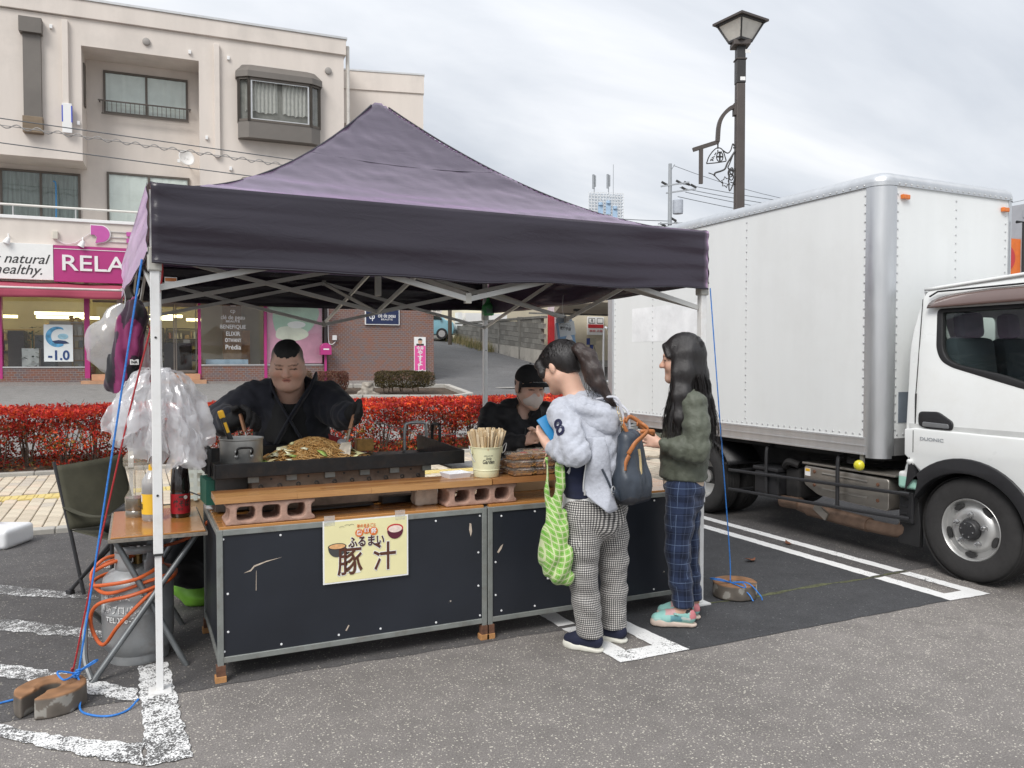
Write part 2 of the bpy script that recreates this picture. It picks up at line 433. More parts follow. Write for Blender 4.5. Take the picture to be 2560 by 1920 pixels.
# ================================================================== ground, road, walkway
def gz(y):
    """height of the terrain: level car park, then rising towards the shops and up the side lane"""
    if y<12.1:return 0.0
    if y<22.0:return(y-12.1)*0.0778
    if y<42.0:return 0.77+(y-22.0)*0.107
    return 2.91
def asphalt(name,base,dots,dot_amt,var=0.25,dscale=95.0,tint=(1,1,1)):
    m,t,b=newmat(name)
    co=nd(t,'ShaderNodeTexCoord').outputs['Object']
    big=noise(t,0.55,5,0.6,co);mid=noise(t,7.0,6,0.65,co);fine=noise(t,160.0,3,0.7,co)
    c=ramp(t,big,[(0.3,tuple(x*(1-var)for x in base)),(0.7,tuple(x*(1+var)for x in base))])
    c=mixc(t,0.45,c,ramp(t,mid,[(0.3,tuple(x*0.7 for x in base)),(0.75,tuple(x*1.3 for x in base))]))
    st_=noise(t,1.7,7,0.7,co,dist=0.8)
    c=mixc(t,mth(t,'MULTIPLY',ramp(t,st_,[(0.52,0.0),(0.7,1.0)]),0.35),c,tuple(x*0.45 for x in base))
    c=mixc(t,0.8,c,ramp(t,fine,[(0.35,0.5),(0.68,1.35)]),'MULTIPLY')
    vo=nd(t,'ShaderNodeTexVoronoi');vo.inputs['Scale'].default_value=dscale;t.links.new(co,vo.inputs['Vector'])
    vc=nd(t,'ShaderNodeSeparateColor');t.links.new(vo.outputs['Color'],vc.inputs[0])
    size=mth(t,'MULTIPLY',vc.outputs[1],0.46)
    near=mth(t,'LESS_THAN',vo.outputs['Distance'],size)
    pick=mth(t,'LESS_THAN',vc.outputs[0],mth(t,'MULTIPLY',ramp(t,mid,[(0.3,0.5),(0.7,1.0)]),dot_amt))
    c=mixc(t,mth(t,'MULTIPLY',mth(t,'MULTIPLY',near,pick),0.85),c,mixc(t,vc.outputs[2],tuple(x*0.55 for x in dots),dots))
    t.links.new(c,b.inputs['Base Color'])
    b.inputs['Roughness'].default_value=0.85;b.inputs['Specular IOR Level'].default_value=0.3
    h=mth(t,'ADD',fine,mth(t,'MULTIPLY',mth(t,'MULTIPLY',near,pick),0.6))
    bumpn(t,b,h,0.55,0.004)
    return m
A_AISLE=asphalt('asphalt_aisle',(0.222,0.205,0.193),(0.68,0.64,0.55),0.90,dscale=110.0)
A_BAY=asphalt('asphalt_bay',(0.105,0.100,0.099),(0.45,0.42,0.36),0.36)
A_PATCH=asphalt('asphalt_patch',(0.066,0.067,0.071),(0.25,0.25,0.25),0.10,0.22)
A_ROAD=asphalt('asphalt_road',(0.24,0.235,0.225),(0.4,0.39,0.36),0.2,0.12)
A_LANE=asphalt('asphalt_lane',(0.15,0.15,0.152),(0.3,0.3,0.3),0.2,0.25)
CONC=mat('concrete_kerb',(0.40,0.385,0.35),0.85,var=0.18,scale=3.0,bump=0.35,bscale=45,stain=(0.16,0.155,0.14),stain_amt=0.5,stain_scale=2.2)
SOIL=mat('soil',(0.075,0.052,0.035),0.95,var=0.5,scale=9,bump=1.0,bscale=30,bdist=0.03)
def sheet(name,x0,x1,ys,dz,m,kind='structure'):
    mb=MB();n=len(ys)
    mb.add([(x,y,gz(y)+dz)for y in ys for x in(x0,x1)],[(2*i,2*i+1,2*i+3,2*i+2)for i in range(n-1)])
    o=mb.build(name,m);o['kind']=kind;return o
YS=[-120,0,3,6,9,12.1,14,16,18,20,22,24,27,30,34,38,42,60,400]
sheet('ground',-400,400,YS,0.0,A_AISLE)
def poly_sheet(name,pts,z,m,kind='structure'):
    mb=MB();mb.add([(x,y,z)for x,y in pts],[tuple(range(len(pts)))])
    o=mb.build(name,m);o['kind']=kind;return o
# darker bay surface behind the seam, with a slightly ragged edge
_r=random.Random(3)
edge=[(x,3.655+_r.uniform(-0.012,0.012))for x in np.arange(-9,2.36,0.12)]
poly_sheet('parking_bay',edge+[(2.36,3.66),(2.36,7.5),(-9,7.5)],0.002,A_BAY)
edge2=[(x,3.118+_r.uniform(-0.006,0.006))for x in np.arange(2.40,4.40,0.08)]
poly_sheet('asphalt_patch',[(2.40,7.5)][::-1]+edge2+[(4.40,3.118),(4.40,7.5)],0.003,A_PATCH)
edge3=[(4.40,3.68)]+[(x,3.685+_r.uniform(-0.012,0.012))for x in np.arange(4.5,12,0.2)]
poly_sheet('parking_bay',edge3+[(12,7.5),(4.40,7.5)],0.002,A_BAY)
# mossy seam in the asphalt
MOSS=mat('moss',(0.085,0.09,0.045),0.95,var=0.6,scale=40,bump=0.6,bscale=120,stain=(0.05,0.045,0.035),stain_amt=0.8,stain_scale=30)
mb=MB();pa=[]
for x in np.arange(2.75,4.72,0.05):pa.append((x,3.672+0.012*math.sin(x*7)+_r.uniform(-0.006,0.006),_r.uniform(0.003,0.016)*(1.5 if 3.3<x<4.2 else 0.8)))
for i in range(len(pa)-1):
    (x,y,r),(x2,y2,r2)=pa[i],pa[i+1]
    mb.add([(x,y-r,0.0042),(x2,y2-r2,0.0042),(x2,y2,0.007),(x,y,0.007),(x2,y2+r2,0.0042),(x,y+r,0.0042)],[(0,1,2,3),(3,2,4,5)])
o=mb.build('moss_seam',MOSS);o['kind']='structure'
# worn white paint: paint where it has survived, asphalt tone where it has crazed away
def paintmat(name,wear,crack=0.5):
    m,t,b=newmat(name)
    co=nd(t,'ShaderNodeTexCoord').outputs['Object']
    f1=noise(t,22.0,8,0.75,co);f2=noise(t,3.0,4,0.6,co);f3=noise(t,140.0,3,0.6,co)
    vo=nd(t,'ShaderNodeTexVoronoi',feature='DISTANCE_TO_EDGE');vo.inputs['Scale'].default_value=17
    wv=nd(t,'ShaderNodeVectorMath',operation='ADD');t.links.new(co,wv.inputs[0])
    nn=nd(t,'ShaderNodeTexNoise');nn.inputs['Scale'].default_value=20;t.links.new(co,nn.inputs['Vector'])
    sc_=nd(t,'ShaderNodeVectorMath',operation='SCALE');sc_.inputs['Scale'].default_value=0.06;t.links.new(nn.outputs['Color'],sc_.inputs[0]);t.links.new(sc_.outputs[0],wv.inputs[1])
    t.links.new(wv.outputs[0],vo.inputs['Vector'])
    s_=mth(t,'ADD',mth(t,'ADD',mth(t,'MULTIPLY',f1,0.6),mth(t,'MULTIPLY',f2,0.5)),mth(t,'MULTIPLY',f3,0.75))
    gone=mth(t,'GREATER_THAN',s_,1.22-wear*0.5)
    cr=mth(t,'MULTIPLY',mth(t,'LESS_THAN',vo.outputs['Distance'],mth(t,'MULTIPLY',f2,0.022)),crack)
    fac=mth(t,'MAXIMUM',gone,cr)
    pc=ramp(t,f2,[(0.3,(0.70,0.70,0.69)),(0.7,(0.82,0.82,0.81))])
    t.links.new(mixc(t,fac,pc,(0.10,0.098,0.096)),b.inputs['Base Color'])
    b.inputs['Roughness'].default_value=0.75
    bumpn(t,b,mth(t,'SUBTRACT',mth(t,'MULTIPLY',f3,0.4),fac),0.4,0.003)
    return m
P_NEW=paintmat('paint_fresh',0.30,0.2);P_OLD=paintmat('paint_worn',0.55,0.7);P_VOLD=paintmat('paint_very_worn',0.70,1.0)
def ragged(pts,step=0.03,amp=0.004,seed=0):
    r=random.Random(seed);o=[]
    for i in range(len(pts)):
        a,b=Vector(pts[i]),Vector(pts[(i+1)%len(pts)]);n=max(1,int((b-a).length/step));d=(b-a).normalized();nn=Vector((-d.y,d.x))
        for k in range(n):o.append(tuple(a.lerp(b,k/n)+nn*r.uniform(-amp,amp)))
    return o
def marking(pts,m,seed,z=0.0048,amp=0.004):return poly_sheet('bay_marking',ragged(pts,amp=amp,seed=seed),z,m)
# right-hand U, next to the lorry
marking([(4.35,3.685),(4.45,3.685),(4.45,7.4),(4.35,7.4)],P_NEW,1);marking([(4.60,3.70),(4.695,3.70),(4.695,7.4),(4.60,7.4)],P_NEW,2)
marking([(4.35,3.11),(4.695,3.095),(4.695,3.655),(4.60,3.655),(4.60,3.215),(4.45,3.22),(4.45,3.645),(4.35,3.645)],P_NEW,3)
# middle U, under the customers
marking([(2.03,3.70),(2.13,3.70),(2.13,7.4),(2.03,7.4)],P_NEW,4);marking([(2.30,3.72),(2.40,3.72),(2.40,7.4),(2.30,7.4)],P_NEW,5)
marking([(2.05,3.125),(2.45,3.125),(2.40,3.68),(2.30,3.68),(2.32,3.25),(2.16,3.25),(2.13,3.66),(2.03,3.66)],P_NEW,6)
# left hatching
marking([(0.02,3.03),(0.17,3.03),(0.125,4.05),(0.0,4.05)],P_OLD,7,amp=0.008)
marking([(-0.62,3.70),(-0.47,3.50),(-0.10,3.13),(0.015,3.04),(0.015,3.21),(-0.3,3.44),(-0.62,3.75)],P_OLD,8,amp=0.01)
marking([(-1.1,4.62),(-0.50,4.13),(-0.01,3.62),(-0.01,3.77),(-0.38,4.18),(-1.1,4.82)],P_OLD,9,amp=0.01)
marking([(-1.1,5.25),(-0.6,4.86),(-0.12,4.50),(-0.12,4.62),(-0.55,5.02),(-1.1,5.45)],P_VOLD,10,amp=0.014)
marking([(-1.2,6.1),(-0.6,5.55),(-0.22,5.30),(-0.22,5.42),(-0.58,5.72),(-1.2,6.3)],P_VOLD,11,amp=0.014)
marking([(-0.3,6.15),(0.1,5.95),(0.15,6.1),(-0.25,6.3)],P_VOLD,12,amp=0.014)
# walkway of concrete bricks behind the bays
PV=[mat('paver_%d'%i,c,0.88,var=0.14,scale=10,bump=0.5,bscale=90,stain=(0.24,0.21,0.17),stain_amt=0.35,stain_scale=6)for i,c in enumerate(((0.50,0.43,0.33),(0.56,0.49,0.38),(0.46,0.41,0.34),(0.57,0.47,0.36)))]
TACT=mat('tactile_yellow',(0.60,0.47,0.17),0.8,var=0.15,bump=0.3,stain=(0.4,0.35,0.24),stain_amt=0.5)
JOINT=mat('paver_joint',(0.13,0.115,0.095),0.95,var=0.3)
walk=poly_sheet('walkway',[(-9,7.60),(12,7.60),(12,11.12),(-9,11.12)],0.020,JOINT)
kb=MB()
for i in range(-15,20):kb.bx(i*0.6,i*0.6+0.594,7.50,7.615,-0.1,0.045)
o=kb.build('walkway_edging',CONC,bevel=0.006,seg=1);o['kind']='structure'
def brick_mesh(lx,ly,h,i):
    mb=MB();b=0.005
    mb.add([(0,0,0),(lx,0,0),(lx,ly,0),(0,ly,0),(0,0,h-b),(lx,0,h-b),(lx,ly,h-b),(0,ly,h-b),(b,b,h),(lx-b,b,h),(lx-b,ly-b,h),(b,ly-b,h)],[(0,1,5,4),(1,2,6,5),(2,3,7,6),(3,0,4,7),(4,5,9,8),(5,6,10,9),(6,7,11,10),(7,4,8,11),(8,9,10,11)])
    me=mb.mesh('paving_brick');me.materials.append(PV[i]);return me
PW,PL=0.117,0.235
bms=[brick_mesh(PW-0.009,PL-0.009,0.022,i)for i in range(4)]
far=MB();npv=0
for c in range(-30,90):
    x=c*PW
    off=(PL/2 if c%2 else 0.0)
    y=7.625-off
    while y<11.1:
        y0,y1=max(y,7.625),min(y+PL,11.11)
        y+=PL
        if 9.20<(y0+y1)/2<9.52 or y1-y0<0.05:continue
        dz=0.021+_r.uniform(-0.002,0.002);k=_r.choice((0,0,1,1,2,3))
        if-1.55<x<0.40 and npv<298 and not(x>0.05 and y0<8.4):
            o=D.objects.new('paving_brick',bms[k]);COL.objects.link(o);o.parent=walk;npv+=1
            o.location=(x,y0,dz);o.scale=(1,(y1-y0-0.009)/(PL-0.009),1)
        else:
            far.m(k).bx(x,x+PW-0.009,y0,y1-0.009,0.0,dz+0.022)
o=far.build('paving_bricks',PV,walk);o['kind']='stuff'
tm=MB().bx(0,0.294,0,0.294,0,0.022)
for i in range(4):tm.box((0.045+0.068*i,0.147,0.024),(0.03,0.25,0.006))
tme=tm.mesh('tactile_tile');tme.materials.append(TACT)
for i in range(-8,22):
    o=D.objects.new('tactile_tile',tme);COL.objects.link(o);o.parent=walk;o.location=(i*0.3-0.6,9.21,0.0215)
# planting bed with kerb, road behind, lane
kb=MB()
for i in range(-15,20):kb.bx(i*0.6+0.1,i*0.6+0.694,11.12,11.23,-0.05,0.085)
o=kb.build('bed_kerb',CONC,bevel=0.006,seg=1);o['kind']='structure'
kb=MB()
for i in range(-15,20):kb.bx(i*0.6+0.1,i*0.6+0.694,12.30,12.42,-0.05,0.16)
o=kb.build('bed_kerb',CONC,bevel=0.008,seg=1);o['kind']='structure'
mb=MB();nx,ny=120,10
mb.grid(lambda u,v:(-9+21*u,11.22+1.1*v,0.05+0.05*mnoise.noise((u*60,v*4,0))+0.02*math.sin(v*3.14)),nx,ny)
o=mb.build('planting_bed',SOIL,smooth=True);o['kind']='structure'
sheet('road',-400,400,[12.42,14,16,18.0],0.006,A_ROAD)
sheet('road',-400,4.0,[18.0,20,22.4],0.006,A_ROAD)
sheet('lane',8.0,40,[18.0,20,22,24,27,30,34,38,42,60],0.006,A_LANE)
mb=MB()
for a,b in((5.0,40.0),):mb.add([(a,17.95,gz(17.95)+.012),(b,17.95,gz(17.95)+.012),(b,18.07,gz(18.07)+.012),(a,18.07,gz(18.07)+.012)],[(0,1,2,3)])
o=mb.build('road_line',P_OLD);o['kind']='structure'
mb=MB();mb.lathe([(0.33,0),(0.33,0.012),(0.30,0.016),(0.0,0.016)],(9.6,20.6,gz(20.6)),24)
single(mb,'manhole_cover',mat('iron_cover',(0.30,0.29,0.27),0.8,var=0.3),'round iron manhole cover in the side lane','manhole cover',smooth=True)
# fallen leaves
LEAFM=[mat('dry_leaf_%d'%i,c,0.8,var=0.3,scale=40)for i,c in enumerate(((0.16,0.06,0.03),(0.22,0.12,0.05),(0.30,0.17,0.06),(0.24,0.05,0.03)))]
def leafobj(name,loc,rz,s,k,label=None,group=None):
    mb=MB();r=random.Random(int(loc[0]*977+loc[1]*131))
    ou=[(-1,0),(-.7,.32),(-.2,.5),(.3,.42),(.75,.2),(1.0,0),(.7,-.25),(.2,-.46),(-.3,-.42),(-.75,-.25)]
    vs_=[(0,0,0.12)]+[(x,y,0.08+0.35*x*x*r.uniform(.2,1.2)+0.5*y*y)for x,y in ou]
    mb.add([(a*s,b*s,c*s)for a,b,c in vs_],[(0,i+1,(i+1)%10+1)for i in range(10)])
    o=mb.build(name,LEAFM[k],solid=0.0012);o.location=loc;o.rotation_euler=(r.uniform(-.2,.2),r.uniform(-.2,.2),rz)
    if label:props(o,label,'leaf',group)
    return o
leafobj('dry_leaf',(3.92,4.33,0.008),0.2,0.055,0,'curled brown leaf on the dark asphalt patch behind the right tent weight')
leafobj('dry_leaf',(4.56,4.62,0.006),1.2,0.042,0,'small brown leaf between the two white lines beside the lorry')
# ================================================================== apartment building with shops
WALLC=mat('wall_render',(0.66,0.60,0.545),0.85,var=0.07,scale=0.9,stretch=(1.6,1.6,.3),bump=0.25,bscale=60,stain=(0.50,0.46,0.42),stain_amt=0.45,stain_scale=0.8)
BRONZE=mat('bronze_aluminium',(0.115,0.098,0.082),0.45,metal=0.35,var=0.15,scale=2)
BRONZE2=mat('bronze_panel',(0.155,0.14,0.125),0.5,metal=0.25,var=0.12,scale=1.2)
WHITE=mat('white_paint',(0.78,0.78,0.77),0.45,var=0.04,scale=2)
ALU=mat('aluminium',(0.62,0.62,0.61),0.35,metal=0.7,var=0.08)
MAGENTA=mat('magenta_paint',(0.42,0.035,0.19),0.4,var=0.08,scale=1.5)
AWN=mat('awning_fabric',(0.36,0.06,0.10),0.8,var=0.12,scale=2,bump=0.15)
GLASS=glassmat('window_glass',(0.95,0.97,0.96),0.03)
SHOPGLASS=glassmat('shop_glass',(0.97,0.98,0.97),0.03)
CURT=mat('curtain',(0.72,0.74,0.72),0.9,var=0.08,scale=3)
LACE=filmmat('lace',(0.80,0.79,0.76),0.72,0.8,0.4,0.0)
DARKROOM=mat('room_dark',(0.10,0.095,0.09),0.9,var=0.2)
def brickmat(name,s=1.0):
    m,t,b=newmat(name)
    co=nd(t,'ShaderNodeTexCoord').outputs['Object']
    sp=nd(t,'ShaderNodeSeparateXYZ');t.links.new(co,sp.inputs[0]);cb=nd(t,'ShaderNodeCombineXYZ')
    t.links.new(mth(t,'ADD',sp.outputs[0],sp.outputs[1]),cb.inputs[0]);t.links.new(sp.outputs[2],cb.inputs[1])
    br=nd(t,'ShaderNodeTexBrick');br.inputs['Scale'].default_value=1.0
    br.inputs['Brick Width'].default_value=0.118*s;br.inputs['Row Height'].default_value=0.058*s;br.inputs['Mortar Size'].default_value=0.006*s;br.inputs['Bias'].default_value=-0.1
    br.inputs['Color1'].default_value=(0.19,0.085,0.06,1);br.inputs['Color2'].default_value=(0.13,0.105,0.115,1);br.inputs['Mortar'].default_value=(0.24,0.22,0.20,1)
    t.links.new(cb.outputs[0],br.inputs['Vector'])
    n2=noise(t,2.2,5,0.6,co)
    t.links.new(mixc(t,ramp(t,n2,[(0.45,0.0),(0.7,0.5)]),br.outputs['Color'],(0.26,0.10,0.06)),b.inputs['Base Color'])
    b.inputs['Roughness'].default_value=0.75
    bumpn(t,b,br.outputs['Fac'],-0.4,0.006)
    return m
BRICK=brickmat('brick_tile')
TILE=mat('terracotta_tile',(0.48,0.27,0.16),0.7,var=0.15,scale=5)
B=thing('apartment_building','three-storey beige apartment block with brown bay windows above magenta-fronted shops','building',(8.156,22.687,0),R(-3.4))
def bb(name,m,*boxes,parent=B,bevel=0.0,**k):
    mb=MB()
    for q in boxes:mb.bx(*q)
    return mb.build(name,m,parent,bevel=bevel,**k)
ZB=0.55
# masses (local x to the right, y into the building). recess plane at y=1.0
bb('wall',WALLC,(-6.50,-2.64,0,9,4.55,10.15))
bb('wall',WALLC,(-15,-9.29,0,1.0,6.54,10.13),(-9.29,-6.50,0,1.0,9.46,10.14))
bb('wall',WALLC,(-15,-6.50,1.0,9,4.55,10.12))
bb('parapet',WALLC,(-15,-2.58,-0.07,9.05,10.145,10.58),bevel=0.01)
bb('parapet_cap',ALU,(-15,-2.55,-0.10,9.08,10.58,10.64))
bb('balcony_parapet',WALLC,(-15,-6.50,-0.05,0.10,4.36,4.97),(-6.50,-2.64,-0.05,0.0,4.36,4.55))
bb('balcony_cap',WHITE,(-15,-6.50,-0.09,0.14,4.97,5.05),bevel=0.008)
bb('balcony_floor',WALLC,(-15,-6.50,0.1,1.0,4.40,4.52))
for i,x in enumerate((-14.2,-12.5,-10.85,-9.47,-8.08,-6.8)):
    MB().cyl((x,0.02,5.05),(x,0.02,5.31),0.018,n=8).build('rail_post',ALU,B)
MB().cyl((-15,0.02,5.32),(-6.52,0.02,5.32),0.03,n=10).build('rail',mat('rail_white',(0.75,0.73,0.68),0.4,var=0.05),B,smooth=True)
# ---- windows
def curtain(x0,x1,y,z0,z1,parent,waves=14,amp=0.03,m=CURT,name='curtain'):
    mb=MB();mb.grid(lambda u,v:(lerp(x0,x1,u),y+amp*math.sin(u*waves*6.283+0.6*math.sin(u*17))*(0.6+0.4*(1-v)),lerp(z0,z1,v)),int(waves*8),3)
    return mb.build(name,m,parent,smooth=True)
def slider(x0,x1,z0,z1,y,name='window',t=0.055,curtains=True,waves=16,cm=CURT,open_mid=None):
    mid=(x0+x1)/2 if open_mid is None else open_mid
    fr=bb(name,BRONZE,(x0,x1,y-0.05,y+0.02,z0,z0+t),(x0,x1,y-0.05,y+0.02,z1-t,z1),(x0,x0+t,y-0.05,y+0.02,z0+t,z1-t),(x1-t,x1,y-0.05,y+0.02,z0+t,z1-t),(mid-t/2,mid+t/2,y-0.045,y+0.01,z0+t,z1-t))
    for a,b in((x0+t,mid-t/2),(mid+t/2,x1-t)):
        bb('pane',GLASS,(a,b,y-0.03,y-0.026,z0+t,z1-t),parent=fr)
    bb('room',DARKROOM,(x0+0.005,x1-0.005,y-0.006,y-0.004,z0+t*.5,z1-t*.5),parent=fr)
    return fr,mid
def window_with_curtain(x0,x1,z0,z1,y,waves=16,cm=CURT):
    fr,mid=slider(x0,x1,z0,z1,y)
    for a,b in((x0+.055,mid-.03),(mid+.03,x1-.055)):
        mb=MB();mb.grid(lambda u,v:(lerp(a,b,u),y-0.014+0.006*math.sin(u*waves*3.14+0.8*math.sin(u*13)),lerp(z0+.06,z1-.06,v)),70,2)
        mb.build('curtain',cm,fr,smooth=True)
    return fr
CURT2=mat('curtain_dim',(0.40,0.44,0.42),0.9,var=0.2,scale=2,stretch=(8,1,1))
CURT3=mat('curtain_dark',(0.20,0.23,0.22),0.9,var=0.35,scale=2,stretch=(10,1,0.6))
f=window_with_curtain(-8.88,-6.78,8.08,9.22,1.0,9)
rl=MB().bx(-9.0,-6.70,0.80,0.84,8.36,8.39).bx(-8.92,-6.76,0.80,0.84,8.02,8.045)
for i in range(20):rl.bx(-8.90+i*0.1115,-8.885+i*0.1115,0.81,0.83,8.04,8.36)
rl.bx(-8.98,-8.955,0.82,1.0,8.36,8.39).bx(-6.745,-6.72,0.82,1.0,8.36,8.39)
rl.build('window_railing',BRONZE,B)
window_with_curtain(-11.30,-9.46,5.05,6.40,1.0,8,CURT3);window_with_curtain(-8.83,-6.76,5.05,6.52,1.0,8,CURT)
bb('window_slit',BRONZE,(-9.285,-9.255,0.35,0.62,8.05,9.15))
mb=MB().tube(catmull([(-10.0,0.7,5.06),(-10.0,0.72,6.0),(-10.06,0.75,6.12)],5),0.02,8);mb.build('laundry_pole',mat('pole_blue',(0.05,0.22,0.45),.4),B)
# tall bronze panel with hood and foot box
tp=bb('shutter_panel',BRONZE2,(-10.56,-10.17,-0.12,0.0,7.45,9.62))
bb('hood',BRONZE2,(-10.63,-10.13,-0.22,0.0,9.55,9.93),parent=tp,bevel=0.01)
bb('foot_box',mat('bronze_worn',(0.20,0.15,0.10),0.5,metal=0.2,var=0.3,scale=1.0,stretch=(1,1,3)),(-10.58,-10.14,-0.20,0.0,7.10,7.50),parent=tp,bevel=0.01)
# bay windows
LACEM=LACE
def bay(z0,z1,base,x0=-5.52,x1=-3.34):
    dp=0.34;ch=0.26
    def oc(d):return[(x0-d,0),(x0-d,-dp*0.55-d*.5),(x0+ch-d*.4,-dp-d),(x1-ch+d*.4,-dp-d),(x1+d,-dp*0.55-d*.5),(x1+d,0)]
    bw=MB().prism(oc(0),lambda u,v,d:(u,v,d),base,z0).build('bay_window',BRONZE2,B)
    hood=MB();lo,hi=oc(0.06),[(x0+0.10,0),(x0+.14,-0.05),(x0+ch+.08,-0.12),(x1-ch-.08,-0.12),(x1-.14,-0.05),(x1-0.10,0)]
    n=6;vv=[(u,v,z1)for u,v in lo]+[(u,v,z1+0.16)for u,v in lo]+[(u,v,z1+0.40)for u,v in hi]
    ff=[tuple(range(5,-1,-1)),tuple(range(12,18))]+[(k*6+i,k*6+(i+1)%6,k*6+6+(i+1)%6,k*6+6+i)for k in(0,1)for i in range(6)]
    hood.add(vv,ff);hood.build('hood',BRONZE2,bw)
    P=oc(-0.02);fr=MB()
    for(a,b),nm in zip(zip(P[:-1],P[1:]),range(5)):
        a3,b3=Vector((*a,0)),Vector((*b,0))
        for p in(a3,b3):fr.bar((p.x,p.y,z0),(p.x,p.y,z1),0.07,0.07)
        for z in(z0+.03,z1-.03):fr.bar((a3.x,a3.y,z),(b3.x,b3.y,z),0.06,0.06)
    fr.build('frame',BRONZE,bw)
    for i in(1,2,3):
        a,b=P[i],P[i+1]
        MB().add([(a[0],a[1]+.01,z0),(b[0],b[1]+.01,z0),(b[0],b[1]+.01,z1),(a[0],a[1]+.01,z1)],[(0,1,2,3)]).build('pane',GLASS,bw)
        if i==2:MB().bx(a[0]+.05,b[0]-.05,a[1]+.0,a[1]+.008,z0+.05,z0+.09).bx(a[0]+.05,b[0]-.05,a[1],a[1]+.008,z1-.09,z1-.05).bx(a[0]+.05,a[0]+.09,a[1],a[1]+.008,z0+.09,z1-.09).bx(b[0]-.09,b[0]-.05,a[1],a[1]+.008,z0+.09,z1-.09).build('sash',ALU,bw)
        segs=((.06,.46),(.54,.95))if i==2 else((.12,.88),)
        for s0,s1 in segs:
            def fn(u,v,a=a,b=b,s0=s0,s1=s1):
                q=lerp(s0,s1,u);x,y=lerp(a[0],b[0],q),lerp(a[1],b[1],q)
                bot=z0+0.22*(z1-z0)+0.03*abs(math.sin(u*12))+0.16*(u-.5)**2
                return(x,y+0.10+0.02*math.sin(u*40),lerp(bot,z1-.03,v))
            MB().grid(fn,50,3).build('lace_curtain',LACEM,bw,smooth=True)
    MB().prism([(x0+.03,-.02),(x0+.03,-dp*.5),(x0+ch,-dp+.16),(x1-ch,-dp+.16),(x1-.03,-dp*.5),(x1-.03,-.02)],lambda u,v,d:(u,v,d),z0,z1).build('room',mat('room_bay',(0.22,0.215,0.20),.9,var=.2),bw)
bay(7.92,9.10,7.48);bay(4.9,6.06,4.56)
# pipes, vents, small fittings
for x,z0,z1 in((-9.64,7.2,10.02),(-6.05,6.93,9.95)):bb('downpipe',WALLC,(x-.07,x+.07,-0.10,0.0,z0,z1),bevel=0.01)
mb=MB().tube(catmull([(-2.60,0.3,10.3),(-2.50,0.2,10.25),(-2.50,0.15,10.0),(-2.50,0.15,4.6)],6),0.055,10);mb.build('downpipe',mat('pipe_cream',(0.66,0.63,0.58),.5),B,smooth=True)
VENT=mat('vent_grey',(0.30,0.28,0.26),0.6,var=.1)
for x,z in((-7.77,9.77),(-3.08,9.65)):MB().lathe([(0.095,0),(0.095,0.05),(0.08,0.06),(0.0,0.06)],(x,0,z),20,Matrix.Rotation(R(90),4,'X')).build('vent',VENT,B,smooth=True)
for x,y,z in((-6.72,0,9.65),(-5.75,0,9.63),(-9.95,0,9.82),(-9.37,0,7.48),(-6.32,0,7.43),(-5.72,0,6.66)):bb('junction_box',WHITE,(x-.035,x+.035,y-.06,y,z-.05,z+.05),bevel=0.008)
bx_=bb('box_sign',WHITE,(-9.72,-9.50,-0.16,-0.105,7.18,7.92),bevel=0.01)
for x in(-9.727,-9.517):bb('stripe',mat('sign_blue',(0.03,0.07,0.5),.4),(x,x+.025,-0.164,-0.102,7.45,7.86),parent=bx_)
dsh=thing('satellite_dish','white satellite dish on the wall above the tent roof','satellite dish',tuple(Matrix.Translation((8.156,22.687,0))@Matrix.Rotation(R(-3.4),4,'Z')@Vector((-6.80,0.95,6.95))),R(-3.4))
Md=Matrix.Rotation(R(25),4,'Z')@Matrix.Rotation(R(75),4,'X')
MB().lathe([(0.0,0.0),(0.1,0.012),(0.18,0.04),(0.22,0.065)],(-0.05,-0.35,0.02),28,Md,caps=False).build('dish',WHITE,dsh,smooth=True,solid=0.01)
MB().tube([(-.05,-.33,0),(0,-.2,-.12),(0.05,0.04,-.12)],0.015,8).build('bracket',ALU,dsh)
MB().tube([(-.10,-.38,-.18),(-.22,-.62,-.14)],0.008,6).bx(-.26,-.19,-.68,-.6,-.17,-.09).build('feed_arm',WHITE,dsh)
# ---- shop signs and fascia
fb=bb('fascia',mat('fascia_white',(0.80,0.81,0.79),0.35,var=0.03),(-15,-9.955,-0.25,-0.05,3.45,4.34),bevel=0.006)
INKM=mat('sign_ink',(0.03,0.03,0.03),.5)
text('Your natural',0.34,INKM,fb,(-10.95,-0.252,3.95),off=0.002,shear=0.35);text('healthy.',0.34,INKM,fb,(-10.72,-0.252,3.68),off=0.002,shear=0.35)
fm=bb('fascia',MAGENTA,(-9.945,-2.7,-0.25,-0.05,3.42,4.33),bevel=0.006)
tx=text('RELAX',0.56,WHITE,fm,(-9.80,-0.258,3.88),ext=0.02,off=0.004,align='LEFT',width=1.92)
bb('trim',WHITE,(-9.945,-2.7,-0.262,-0.251,4.24,4.255),parent=fm)
# magenta figure of a logo above the fascia
LOGO=mat('logo_pink',(0.52,0.10,0.36),0.4,var=.04)
def arc(cx_,cz_,r,a0,a1,n):return[(cx_+r*math.cos(R(lerp(a0,a1,i/n))),cz_+r*math.sin(R(lerp(a0,a1,i/n))))for i in range(n+1)]
shape=[(-9.12,4.90)]+arc(-8.90,4.69,0.21,80,-75,12)+[(-9.02,4.45),(-8.98,4.60),(-9.04,4.66),(-9.12,4.66)]
for mm,d,g in((WHITE,-0.10,0.02),(LOGO,-0.115,0.0)):
    ce=Vector((-8.95,4.68));pts=[tuple(ce+(Vector(p)-ce)*(1+g*5))for p in shape]
    MB().prism(pts,lambda u,v,dd:(u,dd,v),d,d+.03).build('logo',mm,B)
for z in(4.72,4.55):bb('logo',LOGO,(-8.30,-7.9,-0.11,-0.07,z-.055,z+.055))
for z in(4.76,4.62,4.50):bb('logo_rail',ALU,(-8.7,-8.28,-0.08,-0.06,z,z+.012))
